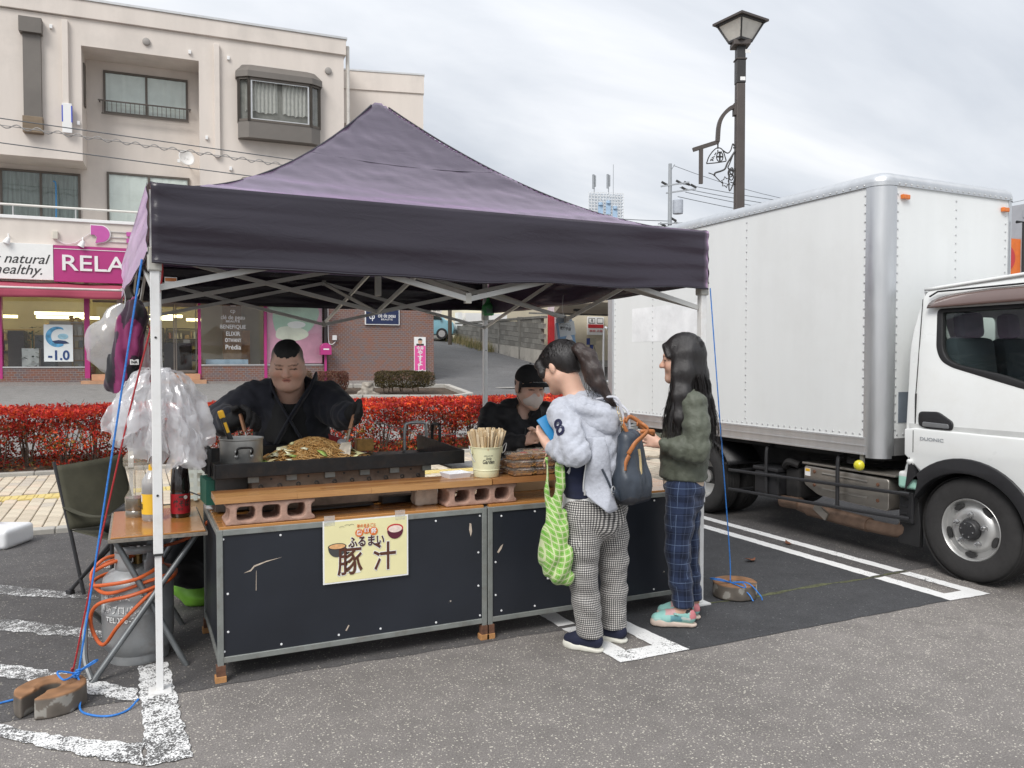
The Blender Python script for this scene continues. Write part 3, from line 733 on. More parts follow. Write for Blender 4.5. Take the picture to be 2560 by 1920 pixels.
for x in(-10.92,-9.30,-7.6,-5.9):
    sp=MB().tube(catmull([(x,-.05,4.52),(x,-.22,4.56),(x+.02,-.3,4.46)],4),0.012,6);sp.lathe([(0.03,0),(0.05,-.03),(0.085,-.16),(0.08,-.16)],(x+.03,-.3,4.46),14,Matrix.Rotation(R(25),4,'Y'));sp.build('spotlight',WHITE,B,smooth=True)
bb('wiring_box',mat('fitting_cream',(.62,.58,.5),.6),(-9.98,-9.86,-.14,-.05,4.50,4.70),bevel=0.01)
MB().tube(catmull([(-9.9,-.08,4.5),(-9.7,-.09,4.40),(-9.45,-.08,4.46),(-9.12,-.08,4.72)],6),0.008,6).build('wire',WHITE,B)
aw=MB().grid(lambda u,v:(lerp(-15,-3.35,u),-0.05-0.62*v,lerp(3.40,3.22,v)+0.012*math.sin(u*60)),60,3).build('awning',AWN,B,solid=0.006)
MB().cyl((-15,-0.68,3.21),(-3.35,-0.68,3.21),0.03,n=10).build('front_bar',mat('awn_bar',(0.62,0.55,0.53),.5),aw,smooth=True)
MB().grid(lambda u,v:(lerp(-15,-3.35,u),-0.69+0.02*math.sin(u*45)*v,lerp(3.20,2.98,v)+0.01*math.sin(u*33)*v),110,4).build('valance',AWN,aw,smooth=True,solid=0.004)
# ---- ground floor shop front
SY=0.05
def stud(x0,x1,z0,z1,m=MAGENTA,name='pilaster'):return bb(name,m,(x0,x1,-0.06,0.12,z0,z1),bevel=0.006)
stud(-9.31,-9.19,0.95,3.4);stud(-6.60,-6.52,0.95,3.4);stud(-4.89,-4.81,0.95,3.4);stud(-11.25,-11.12,0.95,3.4)
bb('brick_base',BRICK,(-15,-9.25,-0.04,0.25,ZB,1.25));bb('brick_base',BRICK,(-6.56,-3.20,-0.04,0.25,ZB,1.30))
bb('brick_plinth',BRICK,(-15,-9.18,-0.12,-0.042,ZB,0.98))
bb('sill',ALU,(-11.12,-9.31,-0.06,0.1,1.25,1.285));bb('sill',ALU,(-6.52,-4.89,-0.06,0.1,1.30,1.335));bb('sill',ALU,(-4.81,-3.27,-0.06,0.1,1.30,1.335))
bb('brick_wall',BRICK,(-3.16,0.0,-0.02,9,ZB,4.5));bb('brick_wall',BRICK,(-3.26,-3.17,0.4,9,ZB,4.5))
bb('soffit',WALLC,(-15,-3.2,0.0,6.0,3.42,3.5))
for x0,x1,z0 in((-15,-11.25,1.29),(-11.12,-9.31,1.29),(-6.52,-4.89,1.34),(-4.81,-3.27,1.34)):
    bb('shop_window',SHOPGLASS,(x0,x1,SY,SY+.008,z0,3.42))
# steps and recessed entrance
st=bb('step',TILE,(-9.35,-6.40,-0.55,0.9,ZB,0.92));bb('step',TILE,(-9.15,-6.55,-0.15,0.9,0.92,1.08),bevel=0.006)
DF=mat('door_frame',(0.30,0.28,0.25),0.4,metal=.5,var=.1)
for i,(x0,x1)in enumerate(((-8.45,-7.82),(-7.80,-7.19),(-7.17,-6.62))):
    d=bb('glass_door',DF,(x0,x0+.035,.86,.90,1.10,3.0),(x1-.035,x1,.86,.90,1.10,3.0),(x0,x1,.86,.90,1.10,1.17),(x0,x1,.86,.90,2.92,3.0))
    bb('pane',SHOPGLASS,(x0+.035,x1-.035,.875,.881,1.17,2.92),parent=d)
bb('transom',DF,(-9.2,-6.6,.85,.91,3.0,3.06));bb('door_jamb',ALU,(-8.62,-8.47,.80,.90,1.09,3.42))
bb('side_glass',SHOPGLASS,(-9.2,-8.64,.87,.878,1.09,3.42));bb('side_glass',SHOPGLASS,(-9.26,-9.252,.12,.86,1.3,3.42));bb('side_glass',SHOPGLASS,(-6.575,-6.567,.12,.86,1.3,3.42))
bb('brick_base',BRICK,(-9.30,-9.16,.25,.9,ZB,1.28))
# shop interior
INT=mat('shop_wall',(0.52,0.47,0.36),0.9,var=.1,scale=1);INF=mat('shop_floor',(0.18,0.15,0.12),.5,var=.2)
bb('interior',INT,(-15,-3.3,5.5,5.6,ZB,3.42));bb('interior',INT,(-3.35,-3.28,0.3,5.6,ZB,3.4),(-15,-14.9,.3,5.6,ZB,3.4))
bb('shop_floor',INF,(-15,-3.3,.9,5.5,0.6,1.06));bb('shop_floor',INF,(-15,-9.36,.25,.9,0.6,1.055),(-6.55,-3.3,.25,.9,.6,1.055))
LITE=mat('strip_light',(0.9,0.85,0.55),.5,var=0,emit=(1.0,0.86,0.42,3.0))
for x0,x1,y in((-13.5,-11.6,4.6),(-11.1,-9.4,4.6),(-8.9,-7.3,4.4),(-6.9,-5.2,4.6),(-10.8,-9.5,2.4),(-8.4,-7.0,2.6)):bb('strip_light',LITE,(x0,x1,y,y+.12,2.72,2.80))
SHELF=mat('shelf_wood',(0.42,0.29,0.15),.6,var=.15);SHD=mat('shelf_dark',(0.05,0.04,0.04),.5)
GOODS=[mat('goods_%d'%i,c,.5,var=.1)for i,c in enumerate(((.55,.52,.48),(.20,.22,.24),(.42,.30,.18),(.6,.62,.62),(.28,.12,.10),(.12,.16,.14),(.5,.45,.30)))]
def shelfunit(x0,x1,y,z1,m,seed,rows=4):
    s_=MB();r=random.Random(seed)
    for x in(x0,x1):s_.bx(x-.02,x+.02,y,y+.35,1.06,z1)
    for k in range(rows+1):s_.bx(x0,x1,y,y+.35,lerp(1.1,z1-.03,k/rows),lerp(1.1,z1-.03,k/rows)+.025)
    so=s_.build('shelf_unit',m,B);g=[MB()for _ in GOODS]
    for k in range(rows):
        x=x0+.06;z=lerp(1.1,z1-.03,k/rows)+.025
        while x<x1-.12:
            w_=r.uniform(.05,.16);h_=r.uniform(.08,(z1-1.2)/rows*.8)
            r.choice(g).bx(x,x+w_*.85,y+.05,y+.2,z,z+h_);x+=w_+r.uniform(0.01,.08)
    for q,mm in zip(g,GOODS):
        if q.v:q.build('goods',mm,so)
for i,(x0,x1,y,z1,m)in enumerate(((-10.9,-9.9,5.0,2.6,SHELF),(-9.75,-9.40,1.3,2.45,SHELF),(-8.9,-7.6,5.0,2.5,SHD),(-7.5,-6.2,5.0,2.5,SHD),(-13.5,-11.3,5.0,2.4,SHELF),(-6.1,-5.0,4.6,2.3,SHELF),(-8.3,-6.9,3.0,1.75,SHD))):
    shelfunit(x0,x1,y,z1,m,i)
bb('counter',SHD,(-7.5,-6.75,2.0,2.6,1.06,1.95));bb('phone',WHITE,(-6.98,-6.80,2.05,2.25,1.95,2.05))
bb('window_bench',mat('bench_dk',(.05,.035,.03),.6),(-11.1,-10.75,.5,1.0,1.06,2.2));bb('display_box',GOODS[3],(-10.78,-10.4,.4,.7,1.06,1.75));bb('display_box',GOODS[1],(-10.55,-10.1,.8,1.3,1.06,2.1));bb('display_box',GOODS[0],(-10.3,-9.5,1.4,1.8,1.06,2.5))
# window posters and plant
po=bb('window_poster',mat('poster_paper',(.78,.82,.82),.5,var=.03),(-10.23,-9.58,0.02,0.026,1.41,2.35))
PB=mat('poster_blue',(0.10,0.33,0.55),.5,var=.5,scale=5);PB2=mat('poster_pale',(0.35,0.60,0.72),.5,var=.3,scale=6);PINK_D=mat('poster_ink',(.03,.05,.12),.5,var=.6,scale=12)
cres=arc(-9.93,2.04,0.26,60,300,20)+arc(-9.88,2.05,0.19,300,60,20)
MB().prism(cres,lambda u,v,d:(u,d,v),0.012,0.018).build('print',PB,po)
MB().prism(arc(-9.80,2.05,0.12,0,360,16)[:-1],lambda u,v,d:(u*1.0,d,lerp(2.05,v,.6)),0.010,0.016).build('print',PB2,po)
MB().prism([(-10.05,1.93),(-9.9,1.96),(-9.75,1.94),(-9.66,1.88),(-9.8,1.86),(-9.98,1.87)],lambda u,v,d:(u,d,v),0.009,0.015).build('print',PINK_D,po)
text('-1.0',0.34,mat('poster_navy',(.02,.06,.2),.5),po,(-9.90,0.012,1.56),off=0.008,width=.48)
pp=MB();r=random.Random(5)
for i in range(70):
    a=r.uniform(0,6.28);h_=r.uniform(1.25,2.3);q=Vector((-10.55+math.cos(a)*.2*r.random(),.45+.2*math.sin(a)*r.random(),h_));dd=Vector((math.cos(a),math.sin(a),r.uniform(-.5,.4)))*.16
    n_=dd.cross(Vector((0,0,1))).normalized()*.035;pp.add([q,q+dd*.5+n_,q+dd,q+dd*.5-n_],[(0,1,2,3)])
pp.tube([(-10.55,.45,1.06),(-10.55,.45,2.2)],.02,6);pp.build('window_plant',mat('plant_green',(.04,.09,.035),.5,var=.3),B)
fl=MB()
for i in range(9):fl.lathe([(0,0),(.05,.02),(.06,.05),(.02,.06)],(-9.62+r.uniform(-.12,.12),.9+r.uniform(-.1,.1),2.45+r.uniform(0,.12)),8)
fl.build('flowers',mat('flower_yellow',(.6,.35,.04),.7),B)
# printed film in the right window
FILM=mat('film_pink',(0.62,0.30,0.42),0.35,var=.25,scale=1.2);FILMG=mat('film_green',(0.36,0.55,0.42),.35,var=.2,scale=2);FILMW=mat('film_pale',(.72,.74,.62),.35,var=.15,scale=2)
pf=bb('window_film',FILM,(-4.79,-3.29,0.065,0.069,1.36,3.40))
def blob(cx_,cz_,rx,rz_,m,d,n=28,wob=.08,ph=0):MB().prism([(cx_+rx*math.cos(a)*(1+wob*math.sin(3*a+ph)),cz_+rz_*math.sin(a)*(1+wob*math.sin(2*a+ph)))for a in(2*math.pi*i/n for i in range(n))],lambda u,v,q:(u,q,v),d,d+.0015).build('print',m,pf)
blob(-4.1,2.55,.58,.48,FILMG,.0615,ph=1);blob(-4.15,2.2,.45,.22,FILMW,.0600,ph=2);blob(-3.6,2.75,.22,.3,FILMG,.0608,ph=.3);blob(-4.55,2.95,.2,.2,FILMG,.0606,ph=4);blob(-4.0,2.45,.25,.1,WHITE,.0585,wob=.03)
# white lettering on the left window
wl=bb('window_lettering',WHITE,(-5.76,-5.62,0.040,0.044,2.93,2.945))
for s_,z,h_,wd in(('cp',2.80,.16,.13),('clé de peau',2.62,.17,.62),('BEAUTÉ',2.51,.075,.36),('BENEFIQUE',2.36,.15,.66),('ELIXIR',2.17,.16,.36),('\u25ceTWANY',1.99,.14,.42),('Prédia',1.80,.18,.40)):
    text(s_,h_,WHITE,wl,(-5.70,0.040,z),off=0.001,width=wd)
bb('display_panel',mat('display_brown',(.22,.14,.08),.6,var=.2),(-5.95,-5.45,.5,.55,1.33,3.0));bb('display_panel',mat('display_orange',(.45,.25,.12),.6,var=.3),(-5.85,-5.2,.9,.95,1.33,2.3));bb('display_panel',INT,(-6.5,-4.9,1.3,1.36,1.1,3.4));bb('display_cloth',mat('cloth_blue',(.3,.4,.5),.8),(-6.4,-5.3,.2,.5,1.30,1.47))
bb('backing',mat('film_backing',(.5,.42,.45),.9),(-4.8,-3.3,.3,.32,1.1,3.4))
# navy sign, mailbox, pipe, fittings on the brick wall
NAVY=mat('sign_navy',(0.012,0.022,0.075),.3,var=.1)
sg=bb('shop_sign',WHITE,(-2.08,-1.06,-.08,-.021,2.48,2.98),bevel=0.004);bb('face',NAVY,(-2.055,-1.085,-.086,-.0805,2.505,2.955),parent=sg)
text('cp',.26,WHITE,sg,(-1.88,-.088,2.73),off=.003,width=.16);text('clé de peau',.17,WHITE,sg,(-1.44,-.088,2.75),off=.001,width=.52);text('BEAUTÉ',.07,WHITE,sg,(-1.44,-.088,2.64),width=.34)
mbx=MB().prism([(-3.40,1.60),(-3.10,1.60)]+arc(-3.25,1.78,.15,0,180,12),lambda u,v,d:(u,d,v),-.42,-.16).build('letter_box',MAGENTA,B,bevel=.008);bb('slot',WHITE,(-3.33,-3.17,-.425,-.418,1.74,1.775),parent=mbx);bb('post',MAGENTA,(-3.28,-3.22,-.31,-.25,ZB,1.60),parent=mbx)
MB().cyl((-3.21,-.06,ZB),(-3.21,-.06,3.4),.05,n=12).build('downpipe',mat('pipe_black',(.03,.025,.025),.4),B,smooth=True)
bb('meter_box',WHITE,(-3.02,-2.90,-.12,-.021,2.02,2.16),bevel=.01);MB().tube(catmull([(-3.13,-.04,3.4),(-3.13,-.04,2.1),(-3.05,-.07,1.9),(-2.93,-.06,1.98)],6),.012,6).build('cable',WHITE,B)
cs=MB().lathe([(.17,0),(.17,.05),(.0,.05)],(-0.02,-.35,2.93),24,Matrix.Rotation(R(90),4,'X')).build('round_sign',mat('sign_cream',(.62,.58,.52),.5),B,smooth=True);text('BAR',.12,INKM,cs,(-0.02,-.402,2.93))
MB().cyl((-.3,-.02,2.93),(-.02,-.33,2.93),.012,n=6).build('sign_arm',INKM,B)
# campaign poster panel
cp=bb('poster_panel',WHITE,(-.61,-.26,-.07,-.021,1.12,2.14));bb('field',mat('poster_pink',(.72,.09,.32),.5,var=.05),(-.60,-.27,-.075,-.0705,1.15,1.88),parent=cp)
bb('suit',INKM,(-.55,-.32,-.0745,-.0705,1.881,1.94),parent=cp)
MB().prism(arc(-.435,2.0,.062,0,360,16)[:-1],lambda u,v,d:(u,d,2.0+(v-2.0)*1.2),-.077,-.0715).build('portrait',mat('portrait_skin',(.6,.36,.25),.6),cp)
MB().prism(arc(-.435,2.025,.07,10,170,12),lambda u,v,d:(u,d,2.02+(v-2.02)*1.1),-.079,-.0722).build('portrait_hair',INKM,cp)
text('今井',.13,WHITE,cp,(-.435,-.0765,1.80),off=.003,width=.22)
for i,ch in enumerate('やすよし'):text(ch,.18,WHITE,cp,(-.435,-.0765,1.66-i*.155),off=.006,width=.15)
# set-back wing at the right
W2=thing('apartment_wing','set-back beige wing of the apartment block right of the tent peak','building',(5.914,24.415,0),R(-14))
def b2(name,m,*q,**k):return bb(name,m,*q,parent=W2,**k)
b2('wall',WALLC,(-1.5,2.41,0,6,8.72,10.30));b2('wall',WALLC,(-1.5,1.9,0.9,6,4,8.72));b2('parapet',WALLC,(-1.5,2.43,-0.04,6,9.75,10.3));b2('parapet_cap',ALU,(-1.5,2.45,-.06,6,10.3,10.35))
b2('window',BRONZE,(.3,1.6,.88,.9,7.0,8.5));b2('wall',WALLC,(2.2,2.41,0,.25,4,8.72))
for i in range(5):MB().cyl((1.95+.06*i,-.02,8.25),(1.88+.07*i,-.02,8.7),.012,n=5).build('washing_pole',WHITE,W2)
# ================================================================== background right of the shops, planting, street furniture
VR=R(64.6-90)
BLK=mat('block_concrete',(0.23,0.225,0.205),0.9,var=0.25,scale=2.0,bump=0.5,bscale=60,stain=(0.62,0.61,0.58),stain_amt=0.75,stain_scale=1.6)
BLK2=mat('block_concrete_dark',(0.17,0.165,0.15),0.9,var=0.25,scale=2.0,bump=0.5,bscale=60,stain=(0.5,0.5,0.47),stain_amt=0.55,stain_scale=1.4)
BASEC=mat('wall_base_concrete',(0.42,0.40,0.36),0.9,var=0.2,scale=1.5,bump=0.3,stain=(0.13,0.125,0.11),stain_amt=0.8,stain_scale=2.5,stretch=(1,3,0.5))
pA,pB=Vector((13.9,26.6,0)),Vector((14.7,37.6,0));L_=(pB-pA).length;dr=(pB-pA).normalized()
rw=thing('retaining_wall','grey concrete block wall with white lime streaks along the side lane','wall',tuple(pA),math.atan2(dr.y,dr.x))
mb=MB()
def basez(u):return gz(lerp(26.6,37.6,u/L_))-.15
def topz(u):return lerp(1.83,2.62,u/L_)
mb.add([(0,0.03,basez(0)),(L_,0.03,basez(L_)),(L_,.03,topz(L_)),(0,.03,topz(0)),(0,-.5,basez(0)),(L_,-.5,basez(L_)),(L_,-.5,topz(L_)),(0,-.5,topz(0))],[(0,1,2,3),(7,6,5,4),(3,2,6,7),(0,3,7,4),(1,5,6,2)])
mb.build('footing',BASEC,rw)
bme=[]
for mm in(BLK,BLK2):
    q=MB().bx(0,.392,-.15,0,0,.19);me=q.mesh('block');me.materials.append(mm);bme.append(me)
r=random.Random(9)
for row in range(7):
    off=0.2 if row%2 else 0
    for k in range(28):
        u=k*.4+off
        z=topz(u+.2)+row*.2
        lim=lerp(3.12,3.30,u/L_)
        if u>L_-.3 or z+.2>lim+.06:continue
        o=D.objects.new('block',r.choice(bme));COL.objects.link(o);o.parent=rw
        o.location=(u,r.uniform(-.004,.004)+.0,z);o.rotation_euler=(0,-math.atan((topz(L_)-topz(0))/L_),0)
mb=MB();mb.add([(0,.03,3.04),(L_,.03,3.28),(L_,.03,3.36),(0,.03,3.13),(0,-.2,3.04),(L_,-.2,3.28),(L_,-.2,3.36),(0,-.2,3.13)],[(0,1,2,3),(7,6,5,4),(3,2,6,7),(0,3,7,4),(1,5,6,2),(0,4,5,1)]);mb.build('coping',BLK2,rw)
for i,u in enumerate((2.2,4.6,7.0)):MB().bx(u,u+.12,.0,.05,basez(u),3.08).build('pier',BLK2,rw)
# red post, station wall and canopy
CREAM=mat('cream_render',(0.62,0.56,0.43),.85,var=.08,scale=1,stain=(.45,.4,.3),stain_amt=.3)
RED=mat('red_paint',(.52,.03,.035),.4,var=.1)
gs=thing('filling_station','cream filling station building behind a red post beside the block wall','building',(14.1,26.6,0))
MB().bx(14.12,14.32,26.42,26.6,1.1,3.18).build('red_post',RED,gs,world=True)
MB().bx(14.33,14.95,26.8,27.0,1.1,3.9).build('panel',mat('panel_pale',(.62,.53,.56),.5,var=.1),gs,world=True)
MB().bx(14.95,24,26.9,32,.6,5.0).build('wall',CREAM,gs,world=True);MB().bx(14.33,24,26.0,26.9,.6,1.45).build('plinth',CONC,gs,world=True)
sgn=MB().bx(16.0,16.74,26.82,26.88,2.45,3.16).build('notice_board',WHITE,gs,world=True)
for(a,b,c,d),mm in(((16.02,16.72,2.72,2.86),RED),((16.04,16.33,2.9,3.1),INKM),((16.42,16.70,2.9,3.1),INKM)):MB().bx(a,b,26.812,26.816,c,d).build('print',mm,sgn,world=False).parent=gs
for o in list(gs.children):
    if o.name.startswith('print'):o.location=(-14.1,-26.6,0)
MB().bx(16.06,16.31,26.806,26.811,2.92,3.08).build('print',WHITE,gs,world=True);MB().bx(16.44,16.68,26.806,26.811,2.92,3.08).build('print',WHITE,gs,world=True)
t_=text('8',.18,INKM,gs,(16.19-14.1,26.80-26.6,3.0));t_=text('車検 点検',.1,RED,gs,(16.38-14.1,26.81-26.6,2.60),width=.6)
pu=thing('pump_box','grey and blue box on a blue post in front of the cream wall','pump',(15.86,26.3,1.3));MB().bx(-.05,.05,-.05,.05,0,.75).build('post',mat('post_blue',(.02,.06,.3),.4),pu);MB().bx(-.12,.14,-.1,.1,.75,1.0).build('box',mat('box_beige',(.5,.47,.35),.5),pu,bevel=.01);MB().bx(-.16,-.125,-.1,.1,.75,1.0).build('side',MATS['post_blue'],pu);MB().tube(catmull([(.1,0,.75),(.16,-.05,.4),(.1,0,.2),(.05,0,.4)],5),.012,6).build('hose',INKM,pu)
mb=MB();cp4=[(14.285,26.4),(12.285,22.255),(12.8,20.6),(19.0,20.6),(19.0,26.4)];mb.prism(cp4,lambda u,v,d:(u,v,d),3.2,3.42)
cnp=single(mb,'station_canopy',mat('canopy_tan',(.40,.35,.27),.7,var=.1,scale=1.0),'tan canopy slab jutting out beside the rear of the lorry','canopy')
MB().bx(18.0,18.3,23.5,23.8,.5,3.2).build('column',WHITE,cnp);MB().bx(13.6,13.95,23.6,23.75,3.12,3.199).build('lamp_box',INKM,cnp);MB().bx(13.0,18.9,25.9,25.96,3.14,3.199).build('gutter',BLK2,cnp)
# houses beyond
h1=thing('cream_house','pale cream house standing behind the block wall','house',(17,38,2));MB().bx(15.2,30,38.5,46,1.5,8.5).build('wall',mat('cream2',(.74,.69,.55),.85,var=.05),h1,world=True);MB().bx(15.4,19.2,38.0,38.45,3.3,3.9).build('balcony',WHITE,h1,world=True);MB().bx(20.5,22.5,38.44,38.52,4.4,5.6).build('window',BRONZE,h1,world=True);MB().bx(14.9,30.3,38.2,46,8.5,8.8).build('roof',BLK2,h1,world=True)
h2=thing('yellow_house','pale yellow house at the top of the side lane','house',(14,45,2));MB().bx(5,18,45,52,1.5,9).build('wall',mat('yellow_render',(.70,.58,.33),.85,var=.06),h2,world=True);MB().bx(14.9,16.6,44.95,45.02,3.2,5.2).build('window',BRONZE,h2,world=True);MB().bx(4.5,18.5,44.5,52.5,9,9.4).build('roof',BLK2,h2,world=True)
single(MB().bx(14.9,15.15,37.8,38.2,1.8,3.9),'gate_pillar',WHITE,'white gate pillar at the far end of the block wall','pillar')
po_=MB().tube([(13.55,35.4,1.6),(13.55,35.4,8)],[.1,.08],10);single(po_,'lane_pole',mat('pole_brown',(.10,.08,.06),.7),'thin dark pole beside the blue car in the lane','pole',smooth=True)
# dry grass by the wall foot
def blades(name,n,fn,h,wd,cols,seed,label=None,kind='stuff',cat=None):
    g=np.random.default_rng(seed);v=[];f=[];c=[]
    for i in range(n):
        x,y,z=fn(g);a=g.uniform(0,6.28);hh=h*g.uniform(.4,1);ln=g.uniform(-.4,.4)*hh;b=(math.cos(a)*wd,math.sin(a)*wd)
        k=len(v);v+=[(x-b[0],y-b[1],z),(x+b[0],y+b[1],z),(x+ln*math.sin(a),y-ln*math.cos(a),z+hh)];f.append((k,k+1,k+2));cc=cols[g.integers(len(cols))];c+=[cc]*3
    me=npmesh(name,v,f,False);setcol(me,c);o=link(name,me,GRASSM);props(o,label,cat,None,kind);return o
GRASSM=attrmat('grass_blades',.8,var=.2)
def dg(g):
    u=g.uniform(5,10.8)**1.0;p=pA+dr*u;return(p.x-.05-abs(g.normal())*.25,p.y,gz(p.y))
blades('dry_grass',900,dg,.55,.012,[(.30,.25,.12),(.22,.2,.09),(.38,.3,.16),(.12,.14,.05)],4,'dry yellow grass along the foot of the block wall')
# small blue car in the lane
BLUE=mat('car_blue',(.20,.40,.47),.25,var=.03,coat=.6);TYRE=mat('tyre',(.022,.022,.023),.8,var=.2,bump=.2);CARGL=mat('car_glass',(.02,.03,.03),.05,spec=.8,var=.1)
cr=thing('small_car','light blue small car parked up the side lane behind the brick corner','car',(13.15,38.1,gz(38.1)),VR)
prof=[(-1.6,.25),(1.55,.25),(1.62,.55),(1.55,.85),(1.15,.98),(.75,1.42),(.35,1.52),(-.9,1.52),(-1.45,1.35),(-1.62,.9)]
MB().prism(prof,lambda u,v,d:(u,d*(1-.10*max(0,v-.9)/.6),v),-.72,.72).build('body',BLUE,cr,bevel=.05,seg=3,smooth=True)
for s in(-1,1):
    MB().prism([(1.02,1.0),(.72,1.36),(.1,1.43),(.1,1.0)],lambda u,v,d:(u,d,v),s*.70 if s>0 else-.735,s*.70-.03 if s>0 else-.69).build('side_window',CARGL,cr)
    MB().prism([(.03,1.0),(.03,1.43),(-.85,1.43),(-1.2,1.3),(-1.2,1.0)],lambda u,v,d:(u,d,v),s*.70 if s>0 else-.735,s*.70-.03 if s>0 else-.69).build('side_window',CARGL,cr)
    for x in(-1.0,1.0):MB().lathe([(.0,-.09),(.26,-.09),(.285,-.05),(.285,.05),(.26,.09),(0,.09)],(x,s*.66,.285),20,Matrix.Rotation(R(90),4,'X')).build('wheel',TYRE,cr,smooth=True);MB().lathe([(.0,-.095),(.17,-.095),(.17,.095),(0,.095)],(x,s*.66,.285),16,Matrix.Rotation(R(90),4,'X')).build('wheel_cover',ALU,cr,smooth=True)
MB().box((.95,-.80,1.02),(.1,.12,.1)).build('mirror',INKM,cr,bevel=.02)
MB().box((1.56,-.5,.72),(.08,.25,.14)).build('headlight',WHITE,cr,bevel=.02)
# planting bed in front of the brick wall
bedp=[(2.6,18.7),(3.6,17.75),(6.7,17.25),(7.25,17.6),(7.4,19.6),(2.6,20.2)]
mb=MB();mb.prism([(x,y)for x,y in bedp],lambda u,v,d:(u,v,gz(v)+d),-.1,.15);o=mb.build('bed_soil',SOIL);o['kind']='structure'
kb=MB();n=len(bedp)
for i in range(n):
    a,b=Vector((*bedp[i],0)),Vector((*bedp[(i+1)%n],0));m_=max(1,int((b-a).length/.8))
    for k in range(m_):
        p,q=a.lerp(b,k/m_+.004),a.lerp(b,(k+1)/m_-.004);p.z=gz(p.y)+.08;q.z=gz(q.y)+.08;kb.bar(p,q,.16,.32)
o=kb.build('bed_kerb',CONC,bevel=.01,seg=1);o['kind']='structure'
def leafcloud(n,fn,size,cols,seed,flat=0.0,patch=False):
    g=np.random.default_rng(seed);P=np.array([fn(g)for _ in range(n)])
    a=g.normal(size=(n,3));a[:,2]*=(1-flat);a/=np.linalg.norm(a,axis=1)[:,None]
    b=np.cross(a,g.normal(size=(n,3)));b/=np.linalg.norm(b,axis=1)[:,None]
    L=size*g.uniform(.6,1.3,(n,1));v=np.empty((n,4,3));W=L*.42
    c0=np.cross(a,b)*L*.12
    v[:,0]=P-a*L*.5;v[:,1]=P+b*W*.5+c0;v[:,2]=P+a*L*.5;v[:,3]=P-b*W*.5+c0
    ci=np.array(cols)[g.integers(len(cols),size=n)]*g.uniform(.75,1.2,(n,1))
    if patch:
        q=np.array([mnoise.noise((p[0]*2.3,p[1]*3,p[2]*4+seed))for p in P])[:,None];ci=ci*(1+.7*q)*np.where(q>.25,(1.1,1.5,1.0),1.0)
    me=npmesh('foliage',v.reshape(-1,3),np.arange(n*4).reshape(-1,4),False);setcol(me,np.repeat(ci,4,0));return me
def leafmat(name,rough=.6,transl=.35):
    m,t,b=newmat(name);a=nd(t,'ShaderNodeAttribute',attribute_name='Col');t.links.new(a.outputs['Color'],b.inputs['Base Color']);b.inputs['Roughness'].default_value=rough;b.inputs['Specular IOR Level'].default_value=.25
    tl=nd(t,'ShaderNodeBsdfTranslucent');t.links.new(a.outputs['Color'],tl.inputs[0]);ms=nd(t,'ShaderNodeMixShader');ms.inputs[0].default_value=transl
    t.links.new(b.outputs[0],ms.inputs[1]);t.links.new(tl.outputs[0],ms.inputs[2]);t.links.new(ms.outputs[0],t.nodes['Material Output'].inputs[0]);return m
LEAF=leafmat('leaf');BARK=mat('bark',(.12,.085,.06),.9,var=.3,scale=20,bump=.5,bscale=80)
def boxbush(c,hs,n,size,cols,seed,label,name='clipped_shrub'):
    t=thing(name,label,'shrub',(c[0],c[1],c[2]-hs[2]))
    def fn(g):
        while True:
            p=g.uniform(-1,1,3);m=np.abs(p).max()
            if g.random()<m**3 and(abs(p[0])**4+abs(p[1])**4+abs(p[2])**4)<1.25:break
        q=p*hs*(1+.06*math.sin(p[0]*7+seed));return(q[0],q[1],q[2]+hs[2])
    link('foliage',leafcloud(n,fn,size,cols,seed),LEAF,t)['kind']='stuff'
    g=random.Random(seed)
    for i in range(7):
        x=g.uniform(-.8,.8)*hs[0];MB().tube([(x,0,-.1),(x+g.uniform(-.1,.1),g.uniform(-.1,.1),hs[2]*.9),(x+g.uniform(-.2,.2),g.uniform(-.15,.15),hs[2]*1.8)],[.016,.012,.005],5).build('stem',BARK,t)
    return t
boxbush((5.85,18.35,.99),(.66,.38,.20),9000,.04,[(.06,.05,.022),(.10,.07,.035),(.045,.045,.02),(.13,.10,.03)],1,'low boxy dark green clipped shrub under the pink campaign poster')
boxbush((4.22,18.75,.97),(.33,.30,.22),5000,.04,[(.16,.05,.04),(.20,.085,.06),(.11,.04,.03),(.22,.13,.08)],2,'small reddish brown clipped shrub right of the cook')
boxbush((3.55,19.1,1.03),(.25,.25,.16),2000,.04,[(.16,.10,.06),(.10,.07,.04)],3,'small dry brown shrub just behind the cook shoulder')
stp=SDF((-.4,-.3,-.05),(.4,.3,.5),.02);stp.rc((0,0,0),(.02,0,.25),.17,.13,.05)
for a in range(6):stp.rc((0,0,.1),(.3*math.cos(a*1.1),.22*math.sin(a*1.1),0),.07,.03,.05)
stp.wrinkle(.02,40,1);stp.cut((0,0,.30),(0.1,0,1));o=link('tree_stump',stp.mesh('tree_stump'),mat('stump_grey',(.30,.27,.23),.9,var=.3,scale=8,bump=.6,bscale=40));o.location=(4.95,18.4,.63);props(o,'weathered grey tree stump between two clipped shrubs','stump')
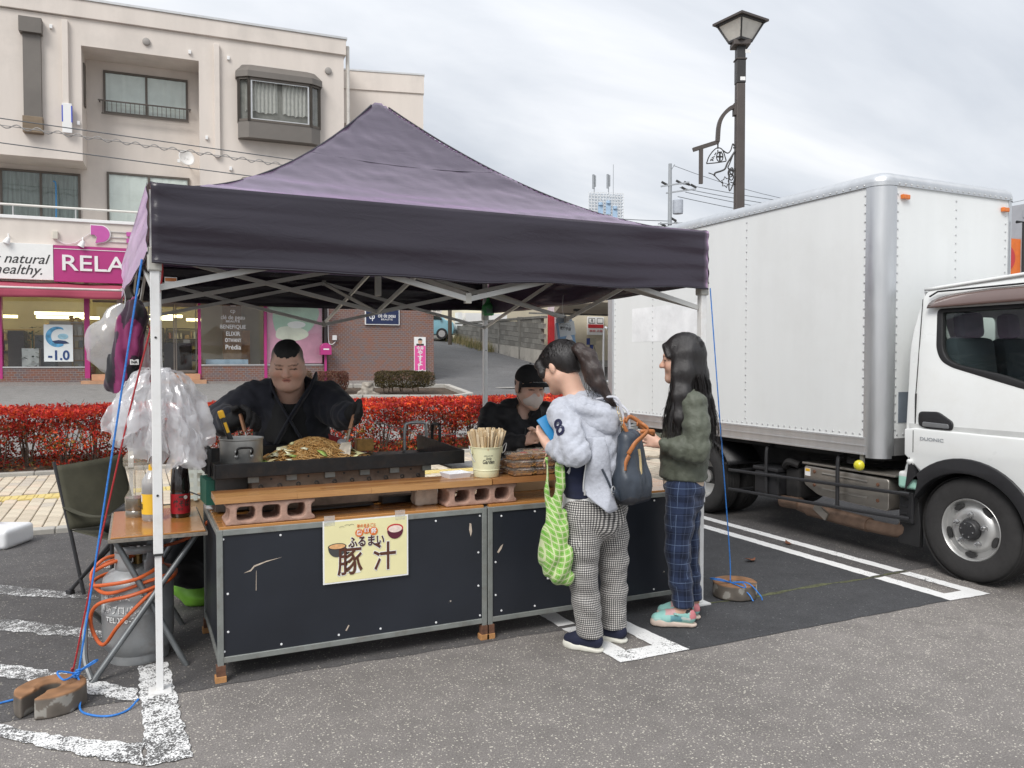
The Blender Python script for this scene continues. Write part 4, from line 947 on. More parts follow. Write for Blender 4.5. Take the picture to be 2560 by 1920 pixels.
# red hedge between walkway and road
hg=thing('hedge','long clipped hedge with bright red autumn leaves behind the stall','hedge',(1.5,11.75,0.05))
X0,X1=-4.6,7.2
def hn(x,y,z,s=1.0):return mnoise.noise((x*s,y*s,z*s))
def hedge_top(g):
    x=g.uniform(X0,X1);y=g.uniform(-.42,.42);t=.80+.06*hn(x,y,3,1.6)+.05*hn(x,y,9,5)
    return(x-1.5,y,t-abs(g.normal())*.05-.02)
def hedge_band(g):
    while True:
        x=g.uniform(X0,X1);y=g.uniform(-.45,.45);z=.45+.36*g.random()
        if hn(x*1.2,y*2,z*2+5,2.0)+.25*(z-.5)*3>-.02:return(x-1.5,y,z)
def hedge_low(g):
    while True:
        x=g.uniform(X0,X1);y=g.uniform(-.42,.42);z=.05+.55*g.random()
        if hn(x,y*1.5,z*1.6+21,2.6)>.02:return(x-1.5,y,z)
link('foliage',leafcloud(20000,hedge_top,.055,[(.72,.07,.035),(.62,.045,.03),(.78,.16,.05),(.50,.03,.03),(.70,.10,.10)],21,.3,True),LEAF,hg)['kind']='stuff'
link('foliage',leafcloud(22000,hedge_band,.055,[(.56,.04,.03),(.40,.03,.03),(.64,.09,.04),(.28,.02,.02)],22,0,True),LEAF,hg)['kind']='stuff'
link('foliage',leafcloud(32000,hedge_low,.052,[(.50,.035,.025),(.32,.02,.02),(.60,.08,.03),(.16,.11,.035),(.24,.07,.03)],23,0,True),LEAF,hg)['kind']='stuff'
STEM=mat('hedge_stem',(.115,.085,.065),.9,var=.3,scale=30)
r=random.Random(31)
for i in range(31):
    x=X0+.38*i+r.uniform(-.08,.08)-1.5;y=r.uniform(-.12,.12);q=MB()
    for k in range(9):
        a=r.uniform(0,6.28);sp=r.uniform(.05,.30);tx_,ty_=x+sp*math.cos(a),y+sp*.9*math.sin(a)
        p0,p1,p2=(x+.02*math.cos(a),y+.02*math.sin(a),-.08),(lerp(x,tx_,.45)+r.uniform(-.03,.03),lerp(y,ty_,.45),.26),(tx_,ty_,r.uniform(.6,.78))
        q.tube([p0,p1,p2],[.013,.009,.003],5)
        for _ in range(3):
            b0=Vector(p1).lerp(Vector(p2),r.random());q.tube([b0,b0+Vector((r.uniform(-.16,.16),r.uniform(-.13,.13),r.uniform(.02,.16)))],[.005,.002],4)
    q.build('stems',STEM,hg)
def lf(g):return(g.uniform(X0,X1),11.28+.9*g.random(),.085+.03*g.random())
me=leafcloud(2600,lf,.06,[(.16,.09,.04),(.25,.13,.05),(.30,.05,.03),(.09,.06,.035)],24,.85);o=link('leaf_litter',me,LEAF);props(o,'brown fallen leaves under the red hedge',None,None,'stuff')
# street lamp
LAMPM=mat('lamp_bronze',(.085,.072,.066),.5,metal=.3,var=.12,scale=3);LAMPD=mat('lamp_black',(.03,.028,.028),.45,var=.1);LAMPG=mat('lamp_glass',(.62,.60,.55),.35,var=.1)
lp=thing('street_lamp','brown street lamp with lantern head and curved iron bracket behind the lorry','street lamp',(7.58,8.65,-.17),VR)
MB().prism([(-.062,-.062),(.062,-.062),(.062,.062),(-.062,.062)],lambda u,v,d:(u*(1.12-.03*d),v*(1.12-.03*d),d),0,5.40).build('pole',LAMPM,lp,bevel=.012)
MB().bx(-.064,.064,-.064,.064,5.40,5.72).bx(-.06,.06,-.06,.06,5.72,5.92).build('collar',LAMPD,lp,bevel=.01);MB().bx(-.075,.075,-.075,.075,5.72,5.735).build('band',LAMPM,lp);MB().bx(-.115,.115,-.115,.115,5.90,5.97).build('neck',LAMPM,lp,bevel=.01)
for x,z in((.02,5.43),(.085,5.80)):MB().bx(x-.035,x+.035,-.068,-.0645,z,z+.05).build('label_plate',WHITE,lp)
Rz45=Matrix.Rotation(R(32),4,'Z')
def sq(s,z):return[tuple(Rz45@Vector((x*s,y*s,z)))for x,y in((-1,-1),(1,-1),(1,1),(-1,1))]
MB().add(sq(.10,5.97)+sq(.215,6.22),[(0,1,5,4),(1,2,6,5),(2,3,7,6),(3,0,4,7),(0,3,2,1),(4,5,6,7)]).build('glass',LAMPG,lp)
fr=MB()
for a,b in zip(sq(.105,5.965),sq(.222,6.22)):fr.bar(a,b,.022,.022)
for s_,z in((.107,5.975),(.222,6.215)):
    q=sq(s_,z)
    for i in range(4):fr.bar(q[i],q[(i+1)%4],.03,.03)
fr.build('lantern_frame',LAMPD,lp)
MB().add(sq(.265,6.22)+sq(.265,6.25)+sq(.05,6.34),[(3,2,1,0)]+[(k+i,k+(i+1)%4,k+4+(i+1)%4,k+4+i)for k in(0,4)for i in range(4)]+[(8,9,10,11)]).build('roof',LAMPM,lp)
S=181.0
def LPt(px,py,y=0):return((px-1848)/S,y,1.42+(903-py)/S)
arcp=[LPt(1840,236),LPt(1822,244),LPt(1805,262),LPt(1796,285),LPt(1793,325)]
am=MB();cps=catmull(arcp,6)
for a,b in zip(cps[:-1],cps[1:]):am.bar(a,b+(b-a)*.1,.05,.07,up=(0,1,0))
am.bar(LPt(1795,325),LPt(1732,345),.05,.05,up=(0,0,1));am.bar(LPt(1752,340),LPt(1752,429),.05,.045);am.bx(-.09,-.055,-.05,.05,4.97,5.13);am.build('bracket',LAMPM,lp)
om=MB()
def wirepx(pts,rr=.007,n=4,closed=False):om.tube(catmull([LPt(*p)for p in pts],n,closed),rr,5,closed)
wirepx([(1766,379),(1772,362),(1783,347),(1794,340),(1806,346),(1815,372)],.008);wirepx([(1766,379),(1790,377),(1815,373)],.008)
for a,b in(((1775,372),(1784,366)),((1779,365),(1786,361)),((1786,358),(1790,352)),((1776,368),(1783,372)),((1794,355),(1794,345)),((1800,355),(1803,349))):om.tube([LPt(*a),LPt(*b)],.008,5)
for a in((1799,362,12,8),(1826,402,10,6),(1828,412,8,5),(1829,398,9,4)):
    wirepx([(a[0]+a[3]*math.cos(t),a[1]+a[2]*math.sin(t))for t in(i*.785 for i in range(8))],.008,3,True)
om.bar(LPt(1799,352),LPt(1799,372),.02,.02);om.bar(LPt(1792,362),LPt(1806,362),.02,.02)
wirepx([(1806,346),(1818,353),(1826,346),(1831,330),(1835,336)],.009);wirepx([(1838,346),(1828,362),(1818,378),(1812,392),(1800,398),(1788,402),(1786,410)],.013);wirepx([(1834,352),(1824,378),(1820,390),(1832,398),(1838,392)],.009)
wirepx([(1771,402),(1784,407),(1795,418),(1806,428)],.007);wirepx([(1822,390),(1822,420),(1824,447),(1834,425),(1838,400)],.009);wirepx([(1826,425),(1836,428)],.008)
star=[(1814+(9 if i%2 else 14)*math.cos(i*.5236+.3)*.75,425+(9 if i%2 else 14)*math.sin(i*.5236+.3))for i in range(12)]
om.tube([LPt(*p)for p in star],.008,5,True);om.tube([LPt(1794,330),LPt(1794,342)],.01,6);om.tube([LPt(1835,392),LPt(1848,392)],.01,5);om.tube([LPt(1832,340),LPt(1848,338)],.01,5);om.tube([LPt(1832,430),LPt(1848,430)],.01,5)
om.build('iron_ornament',LAMPD,lp)
# utility pole with transformer, wires, telecom tower far behind
GREYM=mat('galvanised',(.33,.35,.37),.6,metal=.2,var=.1)
up=thing('utility_pole','concrete utility pole with transformer and cross arms beyond the lorry','utility pole',(36.7,49.5,2.9),VR)
MB().tube([(0,0,0),(0,0,13.4)],[.22,.13],10).build('pole',GREYM,up,smooth=True)
for z,a,b in((11.7,-.7,1.4),(11.2,-.3,1.9),(8.9,-.9,.9)):MB().bar((a,0,z),(b,-.3,z+(.25 if z>11 else 0)),.1,.1).build('cross_arm',GREYM,up)
MB().lathe([(.0,-.55),(.38,-.55),(.4,-.4),(.4,.45),(.3,.55),(0,.55)],(.6,0,10.2),16).build('transformer',mat('trafo',(.42,.45,.5),.5),up,smooth=True)
for i,(x,z)in enumerate(((.6,12.0),(1.2,11.9),(1.0,11.5),(1.7,11.7),(-.5,11.9),(.5,8.9),(-.6,8.8),(.9,8.7),(.3,8.4),(.8,8.2),(.2,9.2))):MB().bar((x-.15,0,z+.15),(x+.3,0,z-.1),.16,.16).build('insulator',INKM,up,bevel=.04)
MB().tube([(0,0,12.8),(.35,0,13.35)],.03,5).build('top_rod',GREYM,up)
WIRE=mat('wire_grey',(.10,.11,.12),.6)
def wire(p,q,sag,rr,name='overhead_wire',label=None,group=None,n=24,m=WIRE):
    p,q=Vector(p),Vector(q);pts=[p.lerp(q,i/n)-Vector((0,0,sag*4*(i/n)*(1-i/n)))for i in range(n+1)]
    return single(MB().tube(pts,rr,5),name,m,label,'wire',group)
up0=Vector((36.7,49.5,0))
for i,(z0,z1,dx)in enumerate(((14.9,15.3,1.2),(14.6,14.6,1.0),(14.3,13.9,1.6),(13.9,13.2,.8))):wire(up0+Vector((dx*.9,0,z0)),(80,40,z1),1.6,.025,label=('uppermost','second','third','lowest')[i]+' of the four power lines running right from the utility pole',group='power lines right of the utility pole')
wire(up0+Vector((0.3,0,16.2)),(80,40,19.0),4.0,.02,label='topmost thin wire running right from the tip of the utility pole')
for z0,z1,q in((12.0,13.4,'upper'),(11.6,12.9,'lower')):wire(up0+Vector((0,0,z0)),(12,62,z1+3),.9,.03,label=q+' thick cable running left from the utility pole behind the tent roof',group='cables left of the utility pole')
tb=thing('rooftop_tower','white lattice rooftop tower with blue marks and antennas above the tent edge','tower',(42.6,68.8,0),VR+R(12))
MB().bx(-1.75,1.75,-1.5,1.5,0,15.0).build('block',mat('far_white',(.66,.69,.72),.8,var=.08),tb)
ltm=MB()
for i in range(13):ltm.bar((-1.8+.3*i,-1.52,15),(-1.8+.3*i,-1.52,18),.05,.05)
for i in range(11):ltm.bar((-1.8,-1.52,15+.3*i),(1.8,-1.52,15+.3*i),.05,.05);ltm.bar((1.8,-1.5,15+.3*i),(1.8,1.5,15+.3*i),.05,.05)
ltm.build('lattice',mat('far_lattice',(.72,.74,.76),.7),tb);MB().bx(-1.7,1.7,-1.40,-1.2,15,17.9).build('screen',mat('far_screen',(.62,.66,.70),.8,var=.1),tb)
for x,z in((-.6,16.2),(.2,16.4),(.9,15.9)):MB().bx(x-.25,x+.25,-1.58,-1.55,z-.5,z+.5).lathe([(0,0),(.22,.05),(.22,.3),(0,.35)],(x,-1.57,z+.5),10).build('blue_mark',mat('far_blue_hazed',(.36,.50,.66),.7),tb)  # blue lightened: the haze of distance is put into the colour
for x,h_ in((-.75,20.1),(.75,20.2)):
    MB().tube([(x,0,18),(x,0,h_)],.05,6).bx(x-.18,x-.05,-.1,.1,h_-1.4,h_).bx(x+.05,x+.16,-.1,.1,h_-1.2,h_-.1).build('antenna',GREYM,tb)
MB().tube([(1.25,0,18),(1.25,0,21.2)],.03,5).build('mast',GREYM,tb)
# right edge: grey shed and red sign
gsd=thing('grey_shed','grey ribbed warehouse at the right edge behind the lorry cab','warehouse',(26,15,0));mb=MB().bx(24.0,40,15.0,24,0,6.1);mb.build('wall',mat('shed_grey',(.36,.37,.40),.6,var=.06),gsd,world=True)
rb=MB()
for i in range(20):rb.bx(23.96,40,14.96,14.999,.3*i,.3*i+.26)
rb.build('cladding',MATS['shed_grey'],gsd,world=True)
rs=thing('red_sign','tall red and orange sign board right of the lorry body','sign',(21.9,14.3,0));MB().bx(21.75,22.6,14.2,14.35,3.7,4.85).build('board',mat('sign_orange',(.70,.16,.02),.5),rs,world=True);MB().prism(arc(22.0,4.3,.34,0,360,24)[:-1],lambda u,v,d:(u,d,v),14.18,14.199).build('disc',RED,rs,world=True);MB().bx(22.1,22.25,14.25,14.32,0,3.7).build('post',GREYM,rs,world=True);MB().bx(22.6,22.75,14.15,14.4,3.6,4.9).build('edge',GREYM,rs,world=True)
# telephone cables in front of the flats
wire((-9,20.5,6.95),(5.6,20.5,6.40),.02,.012,'telephone_cable','upper thin cable crossing in front of the beige flats');wire((-9,20.5,6.44),(5.6,20.5,5.85),.02,.012,'telephone_cable','lowest thin cable crossing in front of the beige flats below the coiled one')
pts=[(x,20.5+.03*math.cos(x*16),lerp(6.79,6.23,(x+9)/14.6)+.05*math.sin(x*16))for x in np.arange(-9,5.6,.05)]
single(MB().tube(pts,.012,5).tube([(-9,20.5,6.79),(5.6,20.5,6.23)],.01,5),'telephone_cable',mat('cable_grey',(.30,.29,.28),.6),'coiled telephone cable crossing in front of the beige flats','wire')
# ================================================================== canopy tent
TENT=None
def tentmat():
    m,t,b=newmat('tent_polyester')
    f=noise(t,2.0,4)
    t.links.new(ramp(t,f,[(0.3,(.0125,.0095,.0165)),(0.7,(.016,.012,.021))]),b.inputs['Base Color'])
    b.inputs['Roughness'].default_value=.27;b.inputs['IOR'].default_value=1.55;b.inputs['Specular IOR Level'].default_value=.5;b.inputs['Sheen Weight'].default_value=.4;b.inputs['Sheen Roughness'].default_value=.28;b.inputs['Sheen Tint'].default_value=(.90,.62,.92,1)
    cr=mth(t,'ADD',mth(t,'MULTIPLY',noise(t,5.0,6,.6,stretch=(1,1,3),dist=1.5),.7),mth(t,'MULTIPLY',noise(t,400,2),.05))
    bumpn(t,b,cr,.22,.016)
    sh=nd(t,'ShaderNodeBsdfSheen');sh.inputs['Color'].default_value=(.40,.255,.425,1);sh.inputs['Roughness'].default_value=.42
    ad=nd(t,'ShaderNodeAddShader');t.links.new(b.outputs[0],ad.inputs[0]);t.links.new(sh.outputs[0],ad.inputs[1]);t.links.new(ad.outputs[0],t.nodes['Material Output'].inputs[0])
    return m
TENT=tentmat()
TW=mat('tent_white',(.74,.74,.73),.4,var=.05,scale=4,stain=(.45,.38,.30),stain_amt=.25,stain_scale=12);TG=mat('tent_truss',(.55,.55,.53),.45,metal=.3,var=.08)
TX0,TX1,TY0,TY1=0.072,2.98,3.67,6.83
tn=thing('canopy_tent','dark purple pop-up canopy tent with white legs over the noodle stall','tent',((TX0+TX1)/2,(TY0+TY1)/2,0))
ZT,ZV,ZA=2.165,1.835,3.17
TBX=-.06
def Q(u,v,g=0.0):
    u,v=.5+(u-.5)*(1+g),.5+(v-.5)*(1+g);x0,x1=lerp(TX0,TBX,v),TX1
    return lerp(x0,x1,u),lerp(TY0,TY1,v)
ax_,ay_=Q(.5,.5)
def roofz(u,v):
    a,b=abs(2*u-1),abs(2*v-1);s=min(1.0,max(a,b));mn=min(a,b)/max(s,1e-6)
    return ZT+(ZA-ZT)*(1-s)**1.6-.035*math.sin(math.pi*s)*(1-mn**2)*(.4+s)
N=64
def rfn(u,v):
    x,y=Q(u,v,.008);z=roofz(u,v)
    if z>ZA-.03:z=ZA-.03+(z-ZA+.03)*.3
    e_=min(u,v,1-u,1-v)
    z+=(.007*mnoise.noise((x*2.5,y*8,0))+.004*mnoise.noise((x*14+y*5,y*14,4))+.006*math.sin(e_*160+3*mnoise.noise((x*2,y*2,7)))*math.exp(-e_*14))*min(1,e_*30)
    if e_<=1e-6:z=ZT-.004
    return(x,y,z)
roof=MB().grid(rfn,N*2+1,N*2+1).build('roof',TENT,tn,world=True,smooth=True,flat_angle=80)
# seam piping along hips and a stitched ring part way up
SEAM=mat('tent_seam',(.018,.016,.026),.6)
for cu,cv in((0,0),(1,0),(0,1),(1,1)):
    o=MB().tube([(*Q(lerp(cu,.5,t),lerp(cv,.5,t)),roofz(lerp(cu,.5,t),lerp(cv,.5,t))+.001)for t in np.linspace(.0,.96,60)],.006,5).build('hip_seam',SEAM,tn,world=True);o.parent=roof
pts=[]
for(a,b),(c,d)in(((0,0),(1,0)),((1,0),(1,1)),((1,1),(0,1)),((0,1),(0,0))):
    for k in range(24):u,v=.5+(lerp(a,c,k/24)-.5)*.40,.5+(lerp(b,d,k/24)-.5)*.40;pts.append((*Q(u,v),roofz(u,v)+.002))
o=MB().tube(pts,.003,4,True).build('ring_seam',SEAM,tn,world=True);o.parent=roof
# valances: four hanging panels, with soft folds
def valance(p,q,out,z1,seed,zlow=None):
    n=Vector((out[0],out[1],0));p,q=Vector((*p,0)),Vector((*q,0));L=(q-p).length
    def fn(u,v):
        e_=min(u,1-u);c=p.lerp(q,u)
        d=(.012*mnoise.noise((u*5+seed,v*3.0,seed))+.010*math.sin(v*9+u*4+seed)*mnoise.noise((u*2,3,seed))+.006*mnoise.noise((u*2.2,v*14,seed+5))*min(1,e_*20+.4)+.003*math.exp(-e_*25)*math.sin(v*26))*(1 if v>.02 else 0)
        bow=.02*math.sin(math.pi*u)*v
        zl=z1+(.014*mnoise.noise((u*7,seed,2)))-.018*math.sin(math.pi*u)
        k=c+n*(.014+d+bow);return(k.x,k.y,lerp(ZT+.0,zl,v))
    vo=MB().grid(fn,90,22).build('valance',TENT,tn,world=True,smooth=True,solid=.0015,flat_angle=80)
    hem=MB().tube([Vector(fn(i/60,.985))+n*.002 for i in range(61)],.004,5).build('hem',MATS['tent_seam'],tn,world=True);hem.parent=vo
    return vo
valance((TX0,TY0),(TX1,TY0),(0,-1),ZV-.005,1);valance((TBX,TY1),(TX1,TY1),(0,1),ZV+.055,2);valance((TX0,TY0),(TBX,TY1),(-1,0),ZV+.035,3);valance((TX1,TY0),(TX1,TY1),(1,0),ZV+.03,4)
# legs: upper square tube, lower sliding tube, foot plate
for i,(x,y)in enumerate(((TX0+.012,TY0+.030),(TX1-.006,TY0+.030),(TBX+.03,TY1-.035),(TX1-.03,TY1-.035))):
    lg=MB().bx(x-.019,x+.019,y-.019,y+.019,.60,2.14).build('leg',TW,tn,world=True,bevel=.003)
    z0=.012
    a=MB().bx(x-.014,x+.014,y-.014,y+.014,z0,.62).build('lower_leg',TW,tn,world=True,bevel=.002);a.parent=lg
    a=MB().bx(x-.045,x+.045,y-.045,y+.045,0.001,.012).build('foot_plate',TW,tn,world=True);a.parent=lg
    a=MB().bx(x-.0205,x+.0205,y-.0205,y+.0205,.592,.60).build('leg_collar',INKM,tn,world=True);a.parent=lg
    a=MB().bx(x-.028,x+.028,y-.028,y+.028,1.80,1.90).build('corner_joint',mat('joint_grey',(.45,.44,.40),.5,var=.1),tn,world=True,bevel=.006);a.parent=lg
    for z in(1.52,.85):q=MB().cyl((x-.0,y-.0215,z),(x,y-.018,z),.005,n=8).build('bolt',INKM,tn,world=True);q.parent=lg
# scissor trusses on four sides and across the middle
def truss(p,q,z0,z1,n=2):
    p,q=Vector((*p,0)),Vector((*q,0))
    for i in range(n):
        a,b=p.lerp(q,i/n),p.lerp(q,(i+1)/n)
        for s in(0,1):
            za,zb=(z0,z1)if s else(z1,z0)
            off=Vector((.0,.008 if s else-.008,0))if abs((q-p).x)>abs((q-p).y)else Vector((.008 if s else-.008,0,0))
            MB().bar(a+off+Vector((0,0,za)),b+off+Vector((0,0,zb)),.012,.026).build('truss_bar',TG,tn,world=True)
    for i in range(1,n):
        c=p.lerp(q,i/n);MB().bx(c.x-.015,c.x+.015,c.y-.015,c.y+.015,z0-.02,z0+.03).build('truss_joint',MATS['joint_grey'],tn,world=True);MB().bx(c.x-.015,c.x+.015,c.y-.015,c.y+.015,z1-.02,z1+.02).build('truss_joint',MATS['joint_grey'],tn,world=True)
ZS0,ZS1=1.73,2.08
c4=[(TX0+.012,TY0+.042),(TX1-.03,TY0+.045),(TX1-.03,TY1-.045),(TBX+.03,TY1-.045)]
for i in range(4):truss(c4[i],c4[(i+1)%4],ZS0,ZS1,2)
mids=[((c4[i][0]+c4[(i+1)%4][0])/2,(c4[i][1]+c4[(i+1)%4][1])/2)for i in range(4)]
for i in range(4):truss(mids[i],(ax_,ay_),ZS0+.02,ZS1,1)
MB().bx(ax_-.018,ax_+.018,ay_-.018,ay_+.018,1.86,ZA-.10).build('centre_pole',TG,tn,world=True)
# ---- things hung from the tent
BLUER=mat('rope_blue',(.03,.19,.58),.6,var=.25,scale=90,bump=.8,bscale=160,bdist=.002);REDR=mat('rope_red',(.36,.02,.025),.6,var=.2,scale=90,bump=.5,bscale=160)
def rope(name,pts,rr,m,label,n=8):return single(MB().tube(catmull(pts,n),rr,6),name,m,label,'rope',smooth=True)
# ================================================================== counters, griddle and everything on them
def chipmat(name,base,chip,amt=.70,rough=.4,scale=30,big=3.0):
    m,t,b=newmat(name)
    f=noise(t,scale,6,.6);g=noise(t,big,4,.6);f3=noise(t,2.0,3)
    c=ramp(t,f3,[(.3,tuple(x*.8 for x in base)),(.7,tuple(x*1.25 for x in base))])
    k=mth(t,'GREATER_THAN',mth(t,'ADD',mth(t,'MULTIPLY',f,.6),mth(t,'MULTIPLY',g,.4)),amt)
    t.links.new(mixc(t,k,c,chip),b.inputs['Base Color']);b.inputs['Roughness'].default_value=rough
    bumpn(t,b,noise(t,25,4),.06,.003);return m
PANEL=chipmat('counter_panel',(.014,.017,.024),(.42,.38,.33),.685,.42)
STEEL=mat('counter_steel',(.26,.275,.26),.55,metal=.45,var=.2,scale=8,stain=(.14,.09,.06),stain_amt=.5,stain_scale=10)
RUSTY=mat('rusty_foot',(.13,.06,.035),.85,var=.4,scale=30)
def woodmat(name,base,dark,rough=.35,stretch=(1,12,12),scale=3,coat=0.3):
    m,t,b=newmat(name);f=noise(t,scale,8,.65,stretch=stretch,dist=.6);g=noise(t,scale*3.5,6,.7,stretch=(stretch[0],stretch[1]*2,stretch[2]*2))
    c=mixc(t,.5,ramp(t,f,[(.3,dark),(.65,base)]),ramp(t,g,[(.3,dark),(.6,base)]))
    t.links.new(c,b.inputs['Base Color']);b.inputs['Roughness'].default_value=rough;b.inputs['Coat Weight'].default_value=coat;b.inputs['Coat Roughness'].default_value=.12
    bumpn(t,b,g,.1,.002);return m
TOPW=woodmat('table_top',(.46,.21,.055),(.36,.15,.04),.25,(1,3,3),1.5,.5)
PLANKW=[woodmat('plank_%d'%i,c,d,.38,(1,14,14),2.2,.35)for i,(c,d)in enumerate((((.42,.20,.07),(.24,.09,.03)),((.50,.27,.10),(.30,.13,.045)),((.34,.15,.05),(.17,.065,.025))))]
WEDGE=mat('wood_wedge',(.42,.21,.08),.8,var=.25,scale=30)
SCREW=mat('screw_white',(.72,.73,.74),.4)
CF,CBK,CTZ=3.69,4.43,.676
def counter(x0,x1,label,seed):
    t=thing('stall_counter',label,'counter',(x0,CF,0))
    r=random.Random(seed);w_=.026
    for x in(x0,x1-w_):
        for y in(CF,CBK-w_):
            lg=MB().bx(x,x+w_,y,y+w_,.035,CTZ).build('leg',STEEL,t,world=True,bevel=.002,seg=1)
            MB().bx(x-.006,x+w_+.006,y-.006,y+w_+.006,.03,.075).build('shoe',RUSTY,t,world=True).parent=lg
            q=MB().bx(x-.012,x+w_+.01,y-.008,y+w_+.012,0,.03).build('wedge',WEDGE,t,world=True,bevel=.003);q.parent=lg
    for y in(CF,CBK-w_):
        for z in(.085,CTZ-w_):MB().bx(x0+w_,x1-w_,y,y+w_,z,z+w_).build('rail',STEEL,t,world=True,bevel=.002,seg=1)
    for x in(x0,x1-w_):
        for z in(.085,CTZ-w_):MB().bx(x,x+w_,CF+w_,CBK-w_,z,z+w_).build('rail',STEEL,t,world=True,bevel=.002,seg=1)
    fp=MB().bx(x0+w_,x1-w_,CF+.008,CF+.014,.085+w_,CTZ-w_).build('front_panel',PANEL,t,world=True)
    for x in(x0,x1-w_):MB().bx(x+.008,x+.014,CF+w_,CBK-w_,.085+w_,CTZ-w_).build('side_panel',PANEL,t,world=True)
    sc=[]
    n=6
    for i in range(n):
        x=lerp(x0+.05,x1-.05,i/(n-1))+r.uniform(-.03,.03)
        for z in(.13,CTZ-.045):sc.append((x,z+r.uniform(-.006,.006)))
    for z in(.28,.45):sc.append((x1-.045,z));sc.append((x0+.045,z-.06))
    for x,z in sc:MB().lathe([(.0055,0),(.0045,.003),(0,.0035)],(x,CF+.008,z),8,Matrix.Rotation(R(90),4,'X')).build('screw',SCREW,t,world=True).parent=fp
    for k in range(5):
        a,b=lerp(CF+.012,CBK-.012,k/5),lerp(CF+.012,CBK-.012,(k+1)/5)
        MB().bx(x0+.012,x1-.012,a+.001,b-.001,CTZ-.004,CTZ+.012).build('top_board',TOPW,t,world=True,bevel=.002,seg=1)
    return t,fp
ct1,fp1=counter(.318,1.612,'dark panelled stall counter under the griddle with the yellow poster',1)
ct2,fp2=counter(1.618,2.945,'dark panelled stall counter behind the two customers',2)
# bare scuffs where the panel paint has flaked off
SCUFF=mat('bare_wood_scuff',(.5,.42,.34),.8,var=.2,scale=40)
def scuff(t,fp,pts):
    MB().add([(x,CF+.0068,z)for x,z in pts],[tuple(range(len(pts)))]).build('scuff',SCUFF,t,world=True).parent=fp
scuff(ct1,fp1,[(1.525,.535),(1.532,.56),(1.528,.60),(1.519,.605),(1.516,.57)]);scuff(ct1,fp1,[(.43,.475),(.46,.487),(.475,.505),(.53,.52),(.60,.53),(.53,.515),(.478,.498),(.462,.48)]);scuff(ct1,fp1,[(.482,.39),(.484,.48),(.4855,.48),(.4845,.39)]);scuff(ct1,fp1,[(.885,.15),(.90,.175),(.905,.172),(.892,.148)]);scuff(ct2,fp2,[(1.67,.44),(1.69,.47),(1.705,.48),(1.698,.46),(1.68,.435)])
# yellow poster
PAPER=mat('poster_yellow',(.80,.745,.42),.6,var=.04,scale=3,bump=.12,bscale=6,bdist=.01);PWHITE=mat('poster_white',(.82,.82,.81),.6,var=.02)
PBROWN=mat('poster_brown',(.095,.032,.018),.6,var=.05);PDK=mat('poster_dark_brown',(.06,.022,.022),.6);PORANGE=mat('poster_orange',(.68,.17,.03),.6)
pst=thing('soup_poster','yellow handwritten-style soup poster taped to the counter front','poster',(.986,CF-.004,.53),R(0))
MB().bx(-.206,.206,-.0006,.0006,-.148,.148).build('sheet',PWHITE,pst);MB().grid(lambda u,v:(lerp(-.199,.199,u),-.0012-.0014*abs(mnoise.noise((u*5,v*5,1))),lerp(-.141,.141,v)),24,18).build('paper',PAPER,pst,smooth=True)
for x in(-.175,.165):MB().bx(x-.025,x+.025,-.0025,-.0015,.125,.172).build('tape',filmmat('tape_clear',(.75,.76,.74),.35,.3,.2,.2),pst)if 'tape_clear' not in MATS else MB().bx(x-.025,x+.025,-.0025,-.0015,.125,.172).build('tape',MATS['tape_clear'],pst)
YO=-.0034
for s_,x,z,h_,wd,of in(('豚',-.080,-.058,.142,.120,.002),('汁',.088,-.052,.142,.112,.002)):
    text(s_,h_,PWHITE,pst,(x,YO+.0006,z),ext=.0002,off=of+.0030,width=wd+.006);text(s_,h_,PBROWN,pst,(x,YO,z),ext=.0002,off=of,width=wd)
text('ふるまい',.055,PWHITE,pst,(.0,YO+.0006,.035),ext=.0002,off=.0035,width=.182);text('ふるまい',.055,PDK,pst,(.0,YO,.035),ext=.0002,off=.0018,width=.175)
text('秋のまるごと',.017,PORANGE,pst,(.0,YO,.112),ext=.0002,off=.0004,width=.09)
def disc(x,z,rx,rz_,m,y=YO,n=28,a0=0,a1=360,par=None):return MB().prism([(x+rx*math.cos(R(lerp(a0,a1,i/n))),z+rz_*math.sin(R(lerp(a0,a1,i/n))))for i in range(n+(0 if a1-a0==360 else 1))],lambda u,v,d:(u,d,v),y-.0002,y+.0002).build('print',m,par or pst)
for s_,x,z,q in(('感',-.035,.080,.0195),('謝',.0,.089,.0165),('祭',.034,.083,.0205)):disc(x,z,q,q,PORANGE);text(s_,q*1.35,PWHITE,pst,(x,YO-.0006,z),ext=.0002,off=.0006)
disc(.140,.086,.040,.022,RED);disc(.140,.078,.0395,.042,mat('bowl_maroon',(.10,.012,.03),.5),YO-.0003,a0=180,a1=360);disc(.140,.084,.034,.017,mat('soup_pale',(.80,.66,.58),.6,var=.15,scale=80),YO-.0006)
disc(-.140,.022,.042,.046,mat('bowl_grey',(.06,.06,.06),.5),YO,a0=180,a1=360);disc(-.140,.026,.043,.015,INKM,YO-.0003);disc(-.140,.026,.038,.0115,mat('soup_orange',(.72,.40,.18),.6,var=.2,scale=60),YO-.0006)
for x in(-.118,-.093,-.071):MB().tube([(x+.011*math.cos(a),YO,.112+(.006 if x>-.1 else 0)+.007*math.sin(a))for a in np.linspace(.2,3,8)],.0006,4).build('print',INKM,pst)
